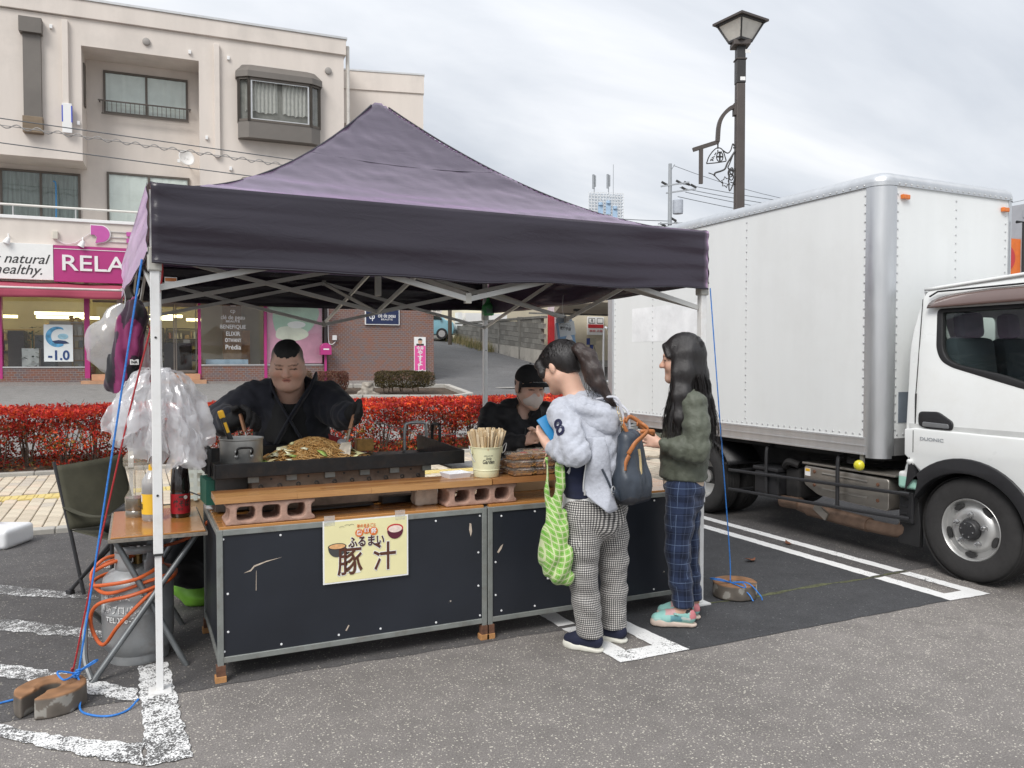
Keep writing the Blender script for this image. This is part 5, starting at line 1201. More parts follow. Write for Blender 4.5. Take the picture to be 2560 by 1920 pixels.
# second notice behind the customers
p2=thing('photo_notice','small white-edged photo notice on the counter behind the gingham trousers','poster',(2.03,CF-.003,.47))
MB().bx(-.075,.075,-.0006,.0006,-.20,.20).build('sheet',PWHITE,p2);MB().bx(-.066,.066,-.0016,-.0008,-.18,.12).build('photo',mat('photo_dark',(.10,.08,.09),.4,var=.6,scale=14),p2);MB().bx(-.066,.066,-.0016,-.0008,.13,.16).build('print',mat('notice_blue',(.1,.2,.45),.5),p2);text('焼',.06,mat('notice_yellow',(.7,.5,.04),.5),p2,(.02,-.0022,.08),ext=.0002,off=.002)
# concrete blocks
PINKC=mat('pink_concrete',(.38,.235,.18),.9,var=.2,scale=25,bump=.8,bscale=120,bdist=.003,stain=(.50,.38,.31),stain_amt=.6,stain_scale=14)
s=SDF((-.24,-.12,-.08),(.24,.12,.08),.0065);s.rbox((0,0,0),(.21,.095,.057),.006)
for x in(-.118,0,.118):s.rbox((x,0,0),(.043,.2,.036),.022,sub=True)
for x in(-.225,.225):s.rbox((x,0,0),(.035,.2,.036),.022,sub=True)
s.wrinkle(.0012,170,3,n=7);BLKME=s.mesh('concrete_block',1);BLKME.materials.append(PINKC)
for x,y,rz_,lb in((.555,3.80,.01,'pink concrete block with three holes under the left end of the plank'),(1.60,3.81,0.0,'pink concrete block with three holes under the plank below the bucket')):
    o=D.objects.new('concrete_block',BLKME);COL.objects.link(o);o.location=(x,y,CTZ+.012+.0505);o.rotation_euler=(0,0,rz_);o.scale=(.94,.95,.88);props(o,lb,'concrete block','concrete blocks carrying the planks')
s=SDF((-.1,-.06,-.06),(.1,.06,.06),.0065);s.rbox((0,0,0),(.06,.045,.045),.01);s.wrinkle(.003,150,5)
o=link('concrete_block',s.mesh('concrete_block',1),mat('pale_concrete',(.52,.44,.36),.9,var=.2,scale=20,bump=.7,bscale=90));o.location=(1.335,3.86,CTZ+.0575);props(o,'short pale concrete block end standing under the plank','concrete block','concrete blocks carrying the planks')
# planks: laminated strips
PZ0=CTZ+.012+.1015;PZ=PZ0+.03
def plank(x0,x1,label,seed,y0=3.70,wd=.205):
    t=thing('plank',label,'plank',(x0,y0,PZ0),group='planks laid on the blocks');r=random.Random(seed);k=5
    for i in range(k):
        x=x0
        while x<x1-.01:
            e_=min(x1,x+r.uniform(.3,.7))
            if x1-e_<.15:e_=x1
            MB().bx(x,e_-.0008,y0+wd*i/k+.0004,y0+wd*(i+1)/k-.0004,PZ0+r.uniform(-.0006,.0006),PZ+r.uniform(-.0005,.0005)).build('strip',r.choice(PLANKW),t,world=True);x=e_
    return t
plank(.315,1.645,'long laminated plank on concrete blocks in front of the griddle',1);plank(1.65,2.55,'laminated plank carrying the bucket and the noodle packs',2)
# griddle: tray, burner box
IRON=mat('griddle_iron',(.016,.016,.017),.42,metal=.4,var=.3,scale=10,bump=.2,bscale=60,stain=(.07,.05,.035),stain_amt=.35,stain_scale=14)
BURN=mat('burner_steel',(.17,.12,.09),.6,metal=.35,var=.35,scale=12,bump=.15,stain=(.24,.17,.11),stain_amt=.7,stain_scale=5)
gr=thing('griddle','large black iron griddle on a sooty gas burner box','griddle',(.334,3.90,.70),R(3.7))
W_,D_=1.265,.64;z0,z1=.172,.242
MB().bx(0,W_,0,D_,z0,z0+.008).build('tray_bottom',IRON,gr)
MB().bx(0,W_,-.008,0,z0,z1).build('front_wall',IRON,gr,bevel=.003);MB().bx(0,.52,D_,D_+.008,z0,z1+.01).bx(.62,.80,D_,D_+.008,z0,z1-.01).build('back_wall',IRON,gr)
MB().prism([(-.008,z0),(D_+.008,z0),(D_+.008,z1+.035),(-.008,z1)],lambda u,v,d:(d,u,v),W_-.0005,W_+.0075).build('side_wall',IRON,gr,bevel=.002)
MB().prism([(-.008,z0),(D_+.008,z0),(D_+.008,z1+.01),(-.008,z1)],lambda u,v,d:(d,u,v),-.008,0.0).build('side_wall',IRON,gr,bevel=.002)
def hoop(x,y,z,w2,h_,ax='y'):
    p=[(0,0,0),(0,0,h_*.8),(0,.15*w2,h_),(0,.85*w2,h_),(0,w2,h_*.8),(0,w2,0)]
    return[(x,y+b,z+c)if ax=='y' else(x+b,y,z+c)for a,b,c in p]
MB().tube(catmull(hoop(-.018,.05,z0+.01,.10,.13),4),.009,8).build('handle',IRON,gr,smooth=True);MB().tube(catmull(hoop(W_+.016,.34,z0+.05,.11,.13),4),.009,8).build('handle',IRON,gr,smooth=True)
MB().tube(catmull(hoop(W_-.07,D_+.03,z0+.0,.14,.17,'x'),4),.010,8).build('handle',mat('handle_grey',(.42,.44,.44),.4,metal=.5),gr,smooth=True)
bxm=MB().bx(.17,1.06,.035,.043,.0,z0-.001).build('burner_front',BURN,gr);MB().bx(.17,.178,.043,.50,0,z0-.001).bx(1.052,1.06,.043,.50,0,z0-.001).bx(.178,1.052,.49,.498,0,z0-.001).build('burner_side',BURN,gr)
r=random.Random(3)
for i in range(10):MB().lathe([(.0,.0),(.0105,0),(.0105,.006),(.008,.007),(.008,.0005),(0,.0004)],(.21+i*.09,.0355,.120),12,Matrix.Rotation(R(90),4,'X')).build('port',INKM,gr)
for i in range(9):MB().lathe([(0,0),(.006,0),(.005,.003),(0,.003)],(.26+i*.09,.0355,.155+r.uniform(-.005,.005)),8,Matrix.Rotation(R(90),4,'X')).build('rivet',INKM,gr)
for x in(.15,.33,.52,.70,.86,1.04):MB().bx(x,x+.05,.022,.034,z0-.03,z0-.002).build('clip',STEEL,gr)
MB().bx(.02,.165,.12,.40,.0,.165).build('valve_box',mat('valve_dark',(.10,.095,.09),.5,metal=.5,var=.3),gr);MB().bx(-.02,.018,.15,.35,.03,.15).build('valve_green',mat('valve_green',(.02,.13,.09),.5),gr)
MB().bx(.8,1.02,-.03,.03,-.004,.028).bx(.2,.75,-.04,.03,-.004,.004).build('drip_tray',IRON,gr)
# stock pot on the griddle
ALP=mat('pot_aluminium',(.40,.40,.385),.42,metal=.75,var=.2,scale=8,bump=.08,bscale=30,stain=(.62,.62,.60),stain_amt=.5,stain_scale=7)
pt=thing('stock_pot','dented aluminium pot standing on the left end of the griddle','pot',(.475,4.12,.885))
MB().lathe([(0,.002),(.094,.002),(.100,.01),(.102,.148),(.106,.152),(.106,.158),(.099,.158),(.097,.15),(.095,.012),(0,.01)],(0,0,0),40,caps=False).build('body',ALP,pt,smooth=True)
hm=MB().tube(catmull([(-.035,-.103,.085),(-.035,-.135,.10),(-.028,-.138,.118),(.028,-.138,.118),(.035,-.135,.10),(.035,-.103,.085)],4),.0055,8);hm.build('handle',IRON,pt,smooth=True)
for x in(-.036,.036):
    for z in(.075,.098):MB().lathe([(.009,0),(.008,.004),(0,.006)],(x,-.0965-.004,z),10,Matrix.Rotation(R(90),4,'X')).build('rivet',ALP,pt)
MB().lathe([(0,.11),(.095,.11)],(0,0,0),24,caps=False).build('broth',mat('broth',(.25,.12,.04),.2),pt)
ldl=thing('ladle','black and yellow handled ladle leaning in the aluminium pot','ladle',(.44,4.13,1.0));MB().tube([(.02,0,-.08),(-.01,0,.03)],.006,8).build('shaft',ALU,ldl);MB().bar((-.01,0,.02),(-.055,.0,.155),.026,.03,up=(0,1,0)).build('grip',INKM,ldl,bevel=.008);MB().bar((-.026,-.014,.07),(-.042,-.014,.12),.014,.008,up=(0,1,0)).build('inlay',mat('tool_yellow',(.75,.42,.02),.45),ldl);MB().bar((-.05,0,.14),(-.062,0,.178),.028,.032,up=(0,1,0)).build('cap',MATS['tool_yellow'],ldl,bevel=.006)
# heap of fried noodles
NOOD=attrmat('noodle',.35,spec=.5,var=.15)
nd_=thing('noodle_heap','heap of brown fried noodles with cabbage on the griddle','noodles',(.83,4.24,.882),R(4))
def nz(x,y):return .115*math.exp(-((x-.02)/.20)**2-(y/.16)**2)+.012*math.exp(-(x/.30)**6-(y/.24)**6)
MB().grid(lambda u,v:((u-.5)*.62,(v-.5)*.46,nz((u-.5)*.62,(v-.5)*.46)-.004),40,30).build('heap',mat('noodle_base',(.32,.18,.06),.6,var=.4,scale=60,bump=1,bscale=90,bdist=.01),nd_,smooth=True)
g=np.random.default_rng(5);V_,F_,C_=[],[],[]
for i in range(620):
    x,y=g.normal(0.02,.13),g.normal(0,.10)
    if abs(x)>.29 or abs(y)>.21:continue
    a=g.uniform(0,6.28);k=g.normal(0,1.0);L=g.uniform(.008,.013);col=np.array([(.60,.36,.13),(.50,.27,.085),(.66,.43,.18),(.40,.20,.06)][g.integers(4)]);pts=[];dz=g.uniform(0,.010)
    for j in range(11):
        pts.append((x,y,max(.001,nz(x,y))+dz+.004*math.sin(j*.8+i)));a+=k*.28+g.normal(0,.22);x+=L*math.cos(a);y+=L*math.sin(a)
    b=len(V_);rr=g.uniform(.0016,.0024)
    for j,p in enumerate(pts):
        q=pts[min(j+1,10)];o_=pts[max(j-1,0)];d=np.array((q[0]-o_[0],q[1]-o_[1],0));d/=np.linalg.norm(d)+1e-9;n_=np.array((-d[1],d[0],0))*rr;u_=np.array((0,0,rr))
        P_=np.array(p);V_+=[P_-n_,P_+u_,P_+n_,P_-u_];C_+=[col]*4
        if j:
            for m_ in range(4):F_.append((b+(j-1)*4+m_,b+(j-1)*4+(m_+1)%4,b+j*4+(m_+1)%4,b+j*4+m_))
me=npmesh('noodles',np.array(V_),np.array(F_));setcol(me,C_);link('noodles',me,NOOD,nd_)['kind']='stuff'
CAB=[mat('cabbage_%d'%i,c,.4,var=.2,scale=30)for i,c in enumerate(((.66,.64,.34),(.74,.72,.52),(.30,.42,.10),(.62,.52,.28)))]
r=random.Random(12)
for i in range(22):
    x,y=(-.20+r.uniform(-.05,.09),r.uniform(-.19,.02))if i<10 else(r.uniform(-.25,.26),r.uniform(-.20,.08));sz=r.uniform(.018,.036);a=r.uniform(0,6);n_=9
    pts=[(sz*(1+.35*r.uniform(-1,1))*math.cos(k*6.283/n_),.7*sz*(1+.35*r.uniform(-1,1))*math.sin(k*6.283/n_),r.uniform(0,.010))for k in range(n_)]
    q=MB().add([(0,0,.012)]+pts,[(0,k+1,(k+1)%n_+1)for k in range(n_)]).build('cabbage',CAB[r.choice((0,0,1,1,2,3))],nd_,solid=.002,smooth=True);q.location=(x,y,nz(x,y)+.008);q.rotation_euler=(r.uniform(-.5,.3),r.uniform(-.5,.5),a)
# white napkin bundle and red pack behind the noodles
s=SDF((-.08,-.06,-.02),(.08,.06,.13),.005);s.rc((0,0,0),(0,0,.05),.055,.045,.02);s.rc((.02,0,.05),(-.02,0,.09),.03,.015,.02);s.wrinkle(.008,70,4);s.cut((0,0,0),(0,0,-1))
o=link('paper_bundle',s.mesh('paper_bundle'),mat('napkin',(.78,.78,.80),.8,var=.03));o.location=(1.10,4.62,.86);props(o,'crumpled white paper bundle behind the noodle heap','paper')
single(MB().box((0,0,.05),(.09,.05,.10),Matrix.Rotation(.4,4,'Y')),'seasoning_pack',mat('pack_red',(.40,.03,.03),.35,var=.3,scale=30),'small red seasoning pack behind the white paper bundle','packet',bevel=.006).location=(1.055,4.74,.88)
single(MB().bx(-.05,.05,-.03,.03,0,.07),'seasoning_box',mat('pack_orange',(.55,.30,.08),.5,var=.3,scale=25),'small orange box behind the spatula blade','box',bevel=.003).location=(1.24,4.68,.885)
single(MB().bx(-.14,.14,-.11,.11,.84,.862),'shelf_board',TOPW,'small board behind the griddle carrying the seasoning','board').location=(1.14,4.69,0)
# bucket with chopsticks
BKT=mat('bucket_cream',(.70,.69,.46),.35,var=.03,coat=.2)
bk=thing('bucket','cream enamel bucket full of wooden chopsticks on the plank','bucket',(1.655,3.80,PZ))
MB().lathe([(0,.001),(.064,.001),(.066,.004),(.0685,.035),(.071,.037),(.071,.040),(.0695,.042),(.082,.152),(.0855,.154),(.0855,.158),(.080,.158),(.0665,.05),(0,.045)],(0,0,0),44,caps=False).build('body',BKT,bk,smooth=True)
MB().tube(catmull([(-.086,0,.135),(-.105,-.02,.165),(-.10,-.05,.11),(-.088,-.06,.085)],5),.0022,6).build('bail',ALU,bk,smooth=True);MB().tube(catmull([(.086,0,.125),(.098,-.01,.16),(.112,-.01,.168),(.10,-.015,.13),(.086,-.01,.118)],5),.0022,6).build('bail',ALU,bk,smooth=True)
for x in(-.085,.085):MB().box((x,0,.135),(.008,.03,.03)).build('ear',BKT,bk,bevel=.004)
def bend(o,rr,slope=0.0):
    for v in o.data.vertices:
        x,y,z=v.co.x*o.scale.x,v.co.y*o.scale.y,v.co.z;q=rr+z+slope*y;v.co=(q*math.sin(x/rr),-q*math.cos(x/rr),y)
    o.scale=(1,1,1);o.rotation_euler=(0,0,0)
def ctext(body,size,m,parent,z,ang,rr,width=None,off=0,slope=0.0,shear=0.0,line=1.0):
    o=text(body,size,m,parent,(0,0,z),ext=.0002,off=off,width=width,shear=shear,line=line);bend(o,rr+.0008,slope);o.rotation_euler=(0,0,ang);return o
ctext('HELLO MY',.010,INKM,bk,.114,R(-14),.0773,slope=.115);ctext('little',.022,INKM,bk,.100,R(-14),.0763,slope=.115,shear=.3,width=.028);ctext('Garden',.030,INKM,bk,.083,R(-14),.0744,slope=.115,shear=.2,width=.062,off=.0004)
CHOP=[mat('chopstick_%d'%i,c,.7,var=.1,scale=30)for i,c in enumerate(((.66,.52,.33),(.72,.60,.42),(.58,.43,.25)))]
cme=[]
for mm in CHOP:
    me=MB().bx(-.0062,.0062,-.0028,.0028,0,.205).mesh('chopstick');me.materials.append(mm);cme.append(me)
r=random.Random(8)
for i in range(84):
    rad=.064*math.sqrt((i+.5)/84);a=i*2.39996
    o=D.objects.new('chopsticks',cme[i%3]);COL.objects.link(o)
    o.location=(1.655+rad*.62*math.cos(a),3.80+rad*.62*math.sin(a),PZ+.040+r.uniform(-.012,.012)-(0.022 if rad>.055 and math.sin(a)<-.2 and r.random()<.6 else 0))
    o.rotation_euler=(-.28*rad/.064*math.sin(a)+r.uniform(-.03,.03),.30*rad/.064*math.cos(a)+r.uniform(-.03,.03),r.uniform(0,3.14))
    o.rotation_mode='ZYX'
    props(o,'pair of disposable wooden chopsticks standing in the cream bucket','chopsticks','chopsticks in the bucket')
# noodle packs
CLEAR=filmmat('clear_tray',(.82,.78,.72),.20,.12,.3,.45)
NPK=mat('packed_noodles',(.24,.11,.04),.4,var=.6,scale=55,bump=1.0,bscale=120,bdist=.006);GING=mat('ginger_red',(.40,.05,.04),.5,var=.3,scale=60)
def pack_parts():
    t=D.objects.new('noodle_pack',None)
    return t
def tray(w0,d0,w1,d1,h_):
    return[(-w0,-d0,0),(w0,-d0,0),(w0,d0,0),(-w0,d0,0),(-w1,-d1,h_),(w1,-d1,h_),(w1,d1,h_),(-w1,d1,h_)]
first=None;cnt=0
lv=('bottom','middle','top');cl=('left','middle','right')
r=random.Random(4)
for k in range(3):
    for i in range(3):
        for j in range(2):
            if j==1 and i==0 and k==2:continue
            row='front' if j==0 else 'back'
            lab='%s noodle pack in the %s column, %s row, of the stack beside the bucket'%(lv[k],cl[i],row)
            if first is None:
                first=thing('noodle_pack',lab,'food pack',(0,0,0),group='stacked noodle packs')
                MB().add(tray(.050,.034,.064,.047,.032),[(0,1,2,3),(0,4,5,1),(1,5,6,2),(2,6,7,3),(3,7,4,0)]).build('tray',CLEAR,first,bevel=.004,smooth=True)
                MB().add(tray(.066,.049,.058,.041,.010),[(4,5,6,7),(0,4,5,1),(1,5,6,2),(2,6,7,3),(3,7,4,0)]).build('lid',CLEAR,first,bevel=.003,smooth=True).location=(0,0,.0325)
                nb=MB().grid(lambda u,v:(lerp(-.057,.057,u),lerp(-.040,.040,v),.027+.009*mnoise.noise((u*9,v*7,2))-.02*max(abs(2*u-1),abs(2*v-1))**8),26,18);nb.add([(x*.99,y*.99,z+.001)for x,y,z in tray(.049,.033,.058,.041,.022)],[(0,1,2,3),(0,4,5,1),(1,5,6,2),(2,6,7,3),(3,7,4,0)]);nb.build('noodles',NPK,first,smooth=True)
                sn=MB();g2=random.Random(2)
                for q in range(60):
                    sd=g2.choice((0,1,2));x=g2.uniform(-.05,.05);pts=[]
                    for m_ in range(6):pts.append((x+.006*m_,-.0405-.0007*g2.random()-.012*(.008+.003*math.sin(m_*1.3+q))*10+.004,.006+g2.uniform(0,.020)*.3+.008*(1+math.sin(m_*.9+q))))if sd==0 else pts.append((x*.9+.006*m_,g2.uniform(-.03,.03)*.2+.03*math.sin(q),.033+.002*math.sin(m_+q)))
                    sn.tube(pts,.0015,4)
                sn.build('strands',mat('strand',(.42,.22,.07),.35,var=.3,scale=40),first)['kind']='stuff'
                MB().box((.03,.0,.036),(.03,.03,.006)).build('ginger',GING,first,bevel=.002);o=first
            else:o=copy_tree(first);o['label']=lab
            o.location=(1.83+i*.132+.010*k*r.uniform(-1,1)-.012*k,3.755+j*.10+r.uniform(-.006,.006),PZ+.001+k*.0405);o.rotation_euler=(0,0,r.uniform(-.08,.08))
# trays, boxes and board on the server's side
WHT=mat('white_tray',(.74,.75,.78),.5,var=.03)
wt=thing('paper_tray','shallow white tray on the plank left of the bucket','tray',(1.50,3.84,PZ),R(8));MB().add(tray(.055,.045,.065,.055,.026),[(0,1,2,3),(0,4,5,1),(1,5,6,2),(2,6,7,3),(3,7,4,0)]).build('tray',WHT,wt,solid=.002)
single(MB().bx(-.16,.16,-.10,.10,0,.012),'serving_board',mat('board_grey',(.55,.56,.58),.5),'pale grey board lying behind the bucket','board',bevel=.003).location=(1.72,4.16,CTZ+.155)
CARD=mat('cardboard',(.42,.29,.17),.85,var=.1,scale=6,stain=(.33,.22,.12),stain_amt=.3)
def carton(name,loc,size,rz_,label,open_=False,m=CARD):
    t=thing(name,label,'box',loc,rz_);a,b,c=size[0]/2,size[1]/2,size[2]
    MB().bx(-a,a,-b,-b+.004,0,c).bx(-a,a,b-.004,b,0,c).bx(-a,-a+.004,-b,b,0,c).bx(a-.004,a,-b,b,0,c).bx(-a,a,-b,b,0,.004).build('walls',m,t)
    if open_:
        for s_ in(-1,1):MB().add([(-a,s_*b,c),(a,s_*b,c),(a,s_*(b+.07),c+.05),(-a,s_*(b+.07),c+.05)],[(0,1,2,3)]).build('flap',m,t,solid=.003)
    else:MB().bx(-a,a,-b,b,c-.004,c).build('lid',m,t);MB().bx(-.025,.025,-b-.0008,b+.0008,c-.05,c+.001).build('tape',mat('parcel_tape',(.45,.34,.2),.3),t)
    return t
carton('cardboard_box',(1.98,4.12,CTZ+.0125),(.30,.24,.10),.05,'cardboard box on the counter below the noodle packs')
carton('cardboard_box',(2.36,4.14,CTZ+.0125),(.34,.26,.14),-.04,'larger cardboard box on the counter right of the noodle packs')
carton('cardboard_box',(2.05,4.2,CTZ+.115),(.36,.22,.035),.05,'flat cardboard tray lying behind the noodle packs',False,mat('card_pale',(.50,.37,.22),.85))
# steel urn behind the customers
ur=thing('steel_urn','tall stainless steel pot between the two customers','pot',(2.72,4.2,CTZ+.0125));MB().lathe([(0,.0),(.125,0),(.128,.01),(.128,.33),(.133,.335),(.133,.343),(.125,.343),(.123,.33),(.12,.02),(0,.02)],(0,0,0),40,caps=False).build('body',mat('stainless',(.55,.55,.54),.22,metal=.95,var=.06),ur,smooth=True)
for s_ in(-1,1):MB().tube(catmull([(-.04,s_*.128,.24),(-.03,s_*.165,.25),(.03,s_*.165,.25),(.04,s_*.128,.24)],4),.006,6).build('handle',MATS['stainless'],ur)
# chain hanging behind the griddle
chp=[(1.30,4.72,1.06),(1.55,4.85,.985),(1.85,5.0,.93),(2.15,5.1,.925)]
cm=MB();cps=catmull(chp,22)
for i,(a,b)in enumerate(zip(cps[:-1],cps[1:])):
    d=(b-a).normalized();n_=d.cross(Vector((0,0,1)if i%2 else(0,1,0))).normalized();c=(a+b)/2;L=(b-a).length*.72
    cm.tube([c+d*L*math.cos(t)+n_*.005*math.sin(t)for t in(k*1.0472 for k in range(6))],.0018,4,True)
cm.tube([(1.30,4.72,1.06),(1.29,4.72,1.075),(1.275,4.72,1.065),(1.28,4.72,1.04)],.0028,5)
single(cm,'chain',ALU,'thin steel chain sagging behind the right end of the griddle','chain')
# ================================================================== box lorry
def plate(outer,holes,depth,bevel,fn,name,m,parent,world=True,smooth=True):
    """flat plate cut from outlines (2D curve with holes), mapped into place by fn(u, v, d)"""
    c=D.curves.new('tmp','CURVE');c.dimensions='2D';c.fill_mode='BOTH';c.extrude=depth/2;c.bevel_depth=bevel;c.bevel_resolution=2
    for pl in[outer]+holes:
        sp=c.splines.new('POLY');sp.points.add(len(pl)-1);sp.use_cyclic_u=True
        for p,(x,y)in zip(sp.points,pl):p.co=(x,y,0,1)
    o=D.objects.new('tmp',c);COL.objects.link(o);bpy.context.view_layer.update()
    me=D.meshes.new_from_object(o.evaluated_get(bpy.context.evaluated_depsgraph_get()));D.objects.remove(o);D.curves.remove(c)
    inv=ROOT[parent.name].inverted()if world and parent.name in ROOT else Matrix()
    for v in me.vertices:v.co=inv@Vector(fn(v.co.x,v.co.y,v.co.z))
    bm=bmesh.new();bm.from_mesh(me);bmesh.ops.remove_doubles(bm,verts=bm.verts,dist=1e-5);bmesh.ops.recalc_face_normals(bm,faces=bm.faces);bm.to_mesh(me);bm.free()
    me.materials.clear();me.name=name
    if smooth:
        me.polygons.foreach_set('use_smooth',np.ones(len(me.polygons),dtype=bool));me.set_sharp_from_angle(angle=R(30))
    return link(name,me,m,parent)
def round_poly(pts,rad,n=5):
    o=[];N=len(pts)
    for i in range(N):
        p,a,b=Vector(pts[i]),Vector(pts[i-1]),Vector(pts[(i+1)%N]);r_=rad[i]if isinstance(rad,(list,tuple))else rad
        da,db=(a-p),(b-p);r1=min(r_,da.length*.45,db.length*.45);s_,e_=p+da.normalized()*r1,p+db.normalized()*r1
        for k in range(n+1):
            t=k/n;o.append(tuple(s_*(1-t)**2+p*2*t*(1-t)+e_*t*t))
    return o
LW=mat('lorry_white',(.76,.775,.765),.30,var=.025,scale=1.2,coat=.35,stain=(.62,.60,.55),stain_amt=.25,stain_scale=2.5);BW=mat('box_white',(.72,.735,.73),.38,var=.045,scale=.8,stretch=(2.5,2.5,.35),bump=.05,bscale=2.5,bdist=.02,stain=(.60,.60,.58),stain_amt=.25,stain_scale=1.8)
LALU=mat('lorry_aluminium',(.62,.63,.64),.34,metal=.85,var=.07,scale=3,stretch=(4,4,.5));BLKP=mat('black_plastic',(.018,.018,.02),.5,var=.15,scale=20,bump=.1);RUB=mat('rubber_black',(.012,.012,.013),.6,var=.2)
UND=mat('underbody',(.016,.015,.015),.8,var=.4,scale=8);TY2=mat('lorry_tyre',(.026,.025,.025),.85,var=.2,scale=14,bump=.25,bscale=40)
lr=thing('box_lorry','white box lorry parked to the right of the tent','lorry',(5.5,5.0,0))
LX,RX,FY,RY=4.75,6.24,3.95,7.45;ZB0,ZB1,ZP0,ZP1=.745,.87,.87,2.68;RC=.115
def lb(name,m,*q,bevel=0.0,parent=None,**k):
    mb=MB()
    for b in q:mb.bx(*b)
    o=mb.build(name,m,lr,world=True,bevel=bevel,**k)
    if parent is not None:o.parent=parent
    return o
bx1=lb('cargo_box',BW,(LX,RX,FY+RC,RY,ZP0,ZP1),(LX+RC,RX-RC,FY,FY+RC,ZP0,ZP1))
def qc(z0,z1,rad,cx_,cy_,a0,a1,name,m,rin=None):
    n=14;rin=rin or rad-.02;po_=[(cx_+rad*math.cos(R(lerp(a0,a1,i/n))),cy_+rad*math.sin(R(lerp(a0,a1,i/n))))for i in range(n+1)]+[(cx_+rin*math.cos(R(lerp(a1,a0,i/n))),cy_+rin*math.sin(R(lerp(a1,a0,i/n))))for i in range(n+1)]
    o=MB().prism(po_,lambda u,v,d:(u,v,d),z0,z1).build(name,m,lr,world=True,smooth=True);o.parent=bx1;return o
qc(ZB0-.02,2.66,RC+.006,LX+RC,FY+RC,180,270,'corner_post',LALU);qc(ZB0-.02,2.66,RC+.006,RX-RC,FY+RC,270,360,'corner_post',LALU)
for y in(FY+RC,):lb('post_flange',LALU,(LX-.006,LX-.0005,y,y+.022,ZB0,2.66),parent=bx1)
lb('post_flange',LALU,(LX+RC,LX+RC+.022,FY-.006,FY-.0005,ZB0,2.66),parent=bx1)
# lower aluminium rail, ribbed
rail=lb('lower_rail',LALU,(LX-.008,LX+.03,FY+RC+.006,RY,ZB0,ZB1-.002),parent=bx1);lb('rail_rib',LALU,(LX-.016,LX-.0085,FY+RC+.007,RY,ZB0+.062,ZB0+.068),(LX-.014,LX-.0085,FY+RC+.007,RY,ZB1-.01,ZB1-.003),(LX-.018,LX-.0085,FY+RC+.007,RY,ZB0+.001,ZB0+.012),parent=rail);lb('lower_rail',mat('rail_dark',(.22,.22,.22),.5,metal=.4),(LX+RC+.02,RX-.1,FY-.006,FY+.02,ZB0,ZB1),parent=bx1)
# rounded roof rail all round
rr_=.085;n=8
prof=[(0,0),(-.012,.0),(-.012,.03)]+[(-.012+rr_*(1-math.cos(R(90*i/n))),.03+.07*math.sin(R(90*i/n)))for i in range(n+1)]+[(rr_,.09),(0,.0)]
prof=prof[1:-1]
ring=[(LX+RC*(1-math.cos(R(a))),FY+RC*(1-math.sin(R(a))))for a in range(0,91,10)]
path=[(LX,RY)]+ring+[(RX-RC*(1-math.cos(R(a))),FY+RC*(1-math.sin(R(a))))for a in range(90,-1,-10)]+[(RX,RY)]
nr=[(-1,0)]+[(-math.cos(R(a)),-math.sin(R(a)))for a in range(0,91,10)]+[(math.cos(R(a)),-math.sin(R(a)))for a in range(90,-1,-10)]+[(1,0)]
mb=MB();K=len(prof)
mb.add([(p[0]-q[0]*o_,p[1]-q[1]*o_,2.66+z)for p,q in zip(path,nr)for o_,z in prof],[(i*K+j,(i+1)*K+j,(i+1)*K+j+1,i*K+j+1)for i in range(len(path)-1)for j in range(K-1)])
mb.build('roof_rail',LALU,lr,world=True,smooth=True,flat_angle=50).parent=bx1
lb('roof',BW,(LX+.07,RX-.07,FY+.07,RY,2.66,2.75),parent=bx1)
# panel joints, rivets, rear frame, sticker patch
RIV=mat('rivet_alu',(.60,.61,.61),.35,metal=.5)
def rivets(pts,nrm,name='rivets'):
    mb=MB();M_=Vector(nrm).to_track_quat('Z','Y').to_matrix().to_4x4()
    for p in pts:mb.lathe([(.0085,0),(.007,.004),(.003,.006),(0,.006)],p,7,M_)
    o=mb.build(name,RIV,lr,world=True,smooth=True);o.parent=bx1;o['kind']='stuff'
zs=np.arange(.93,2.64,.062)
for y in(FY+RC+.032,5.32,6.68,7.375):rivets([(LX-.0005,y,z)for z in zs],(-1,0,0))
rivets([(LX-.013,y,2.675)for y in np.arange(4.1,7.4,.062)],(-1,0,0));rivets([(LX-.0005,y,.895)for y in np.arange(4.12,7.4,.062)],(-1,0,0))
for x in(LX+RC+.035,5.52,RX-RC-.03):rivets([(x,FY-.0005,z)for z in zs],(0,-1,0))
rivets([(x,FY-.013,2.675)for x in np.arange(4.9,6.15,.062)],(0,-1,0));rivets([(x,FY-.0005,.895)for x in np.arange(4.92,6.1,.062)],(0,-1,0))
for y in(5.32,6.68):lb('panel_seam',mat('seam_grey',(.62,.63,.63),.5),(LX-.0012,LX-.0004,y-.004,y-.002,ZP0,ZP1-.02),parent=bx1)
lb('faded_patch',mat('patch_white',(.80,.81,.82),.35),(LX-.0014,LX-.0006,5.98,7.05,1.62,1.97),parent=bx1)
lb('rear_frame',LALU,(LX-.02,LX+.06,7.40,7.50,ZB0,2.72),(RX-.06,RX+.02,7.40,7.50,ZB0,2.72),parent=bx1,bevel=.008)
MB().tube(catmull([(LX-.02,7.50,1.2),(LX-.03,7.56,1.22),(LX-.03,7.56,1.75),(LX-.02,7.50,1.78)],4),.012,6).build('rear_bar',LALU,lr,world=True).parent=bx1
AMB=mat('amber_lens',(.62,.15,.01),.25,var=.1,coat=.4)
for x in(4.96,6.07):MB().box((x,FY-.014,2.585),(.075,.026,.034)).build('marker_lamp',AMB,lr,world=True,bevel=.006).parent=bx1
MB().tube([(6.20,FY-.02,2.50),(6.26,FY-.04,2.50),(6.26,FY-.04,2.1)],.012,6).build('front_fitting',RUB,lr,world=True).parent=bx1
lb('data_plate',mat('plate_blue',(.20,.23,.27),.4,metal=.3),(4.93,5.06,FY-.004,FY-.001,.98,1.20),parent=bx1)
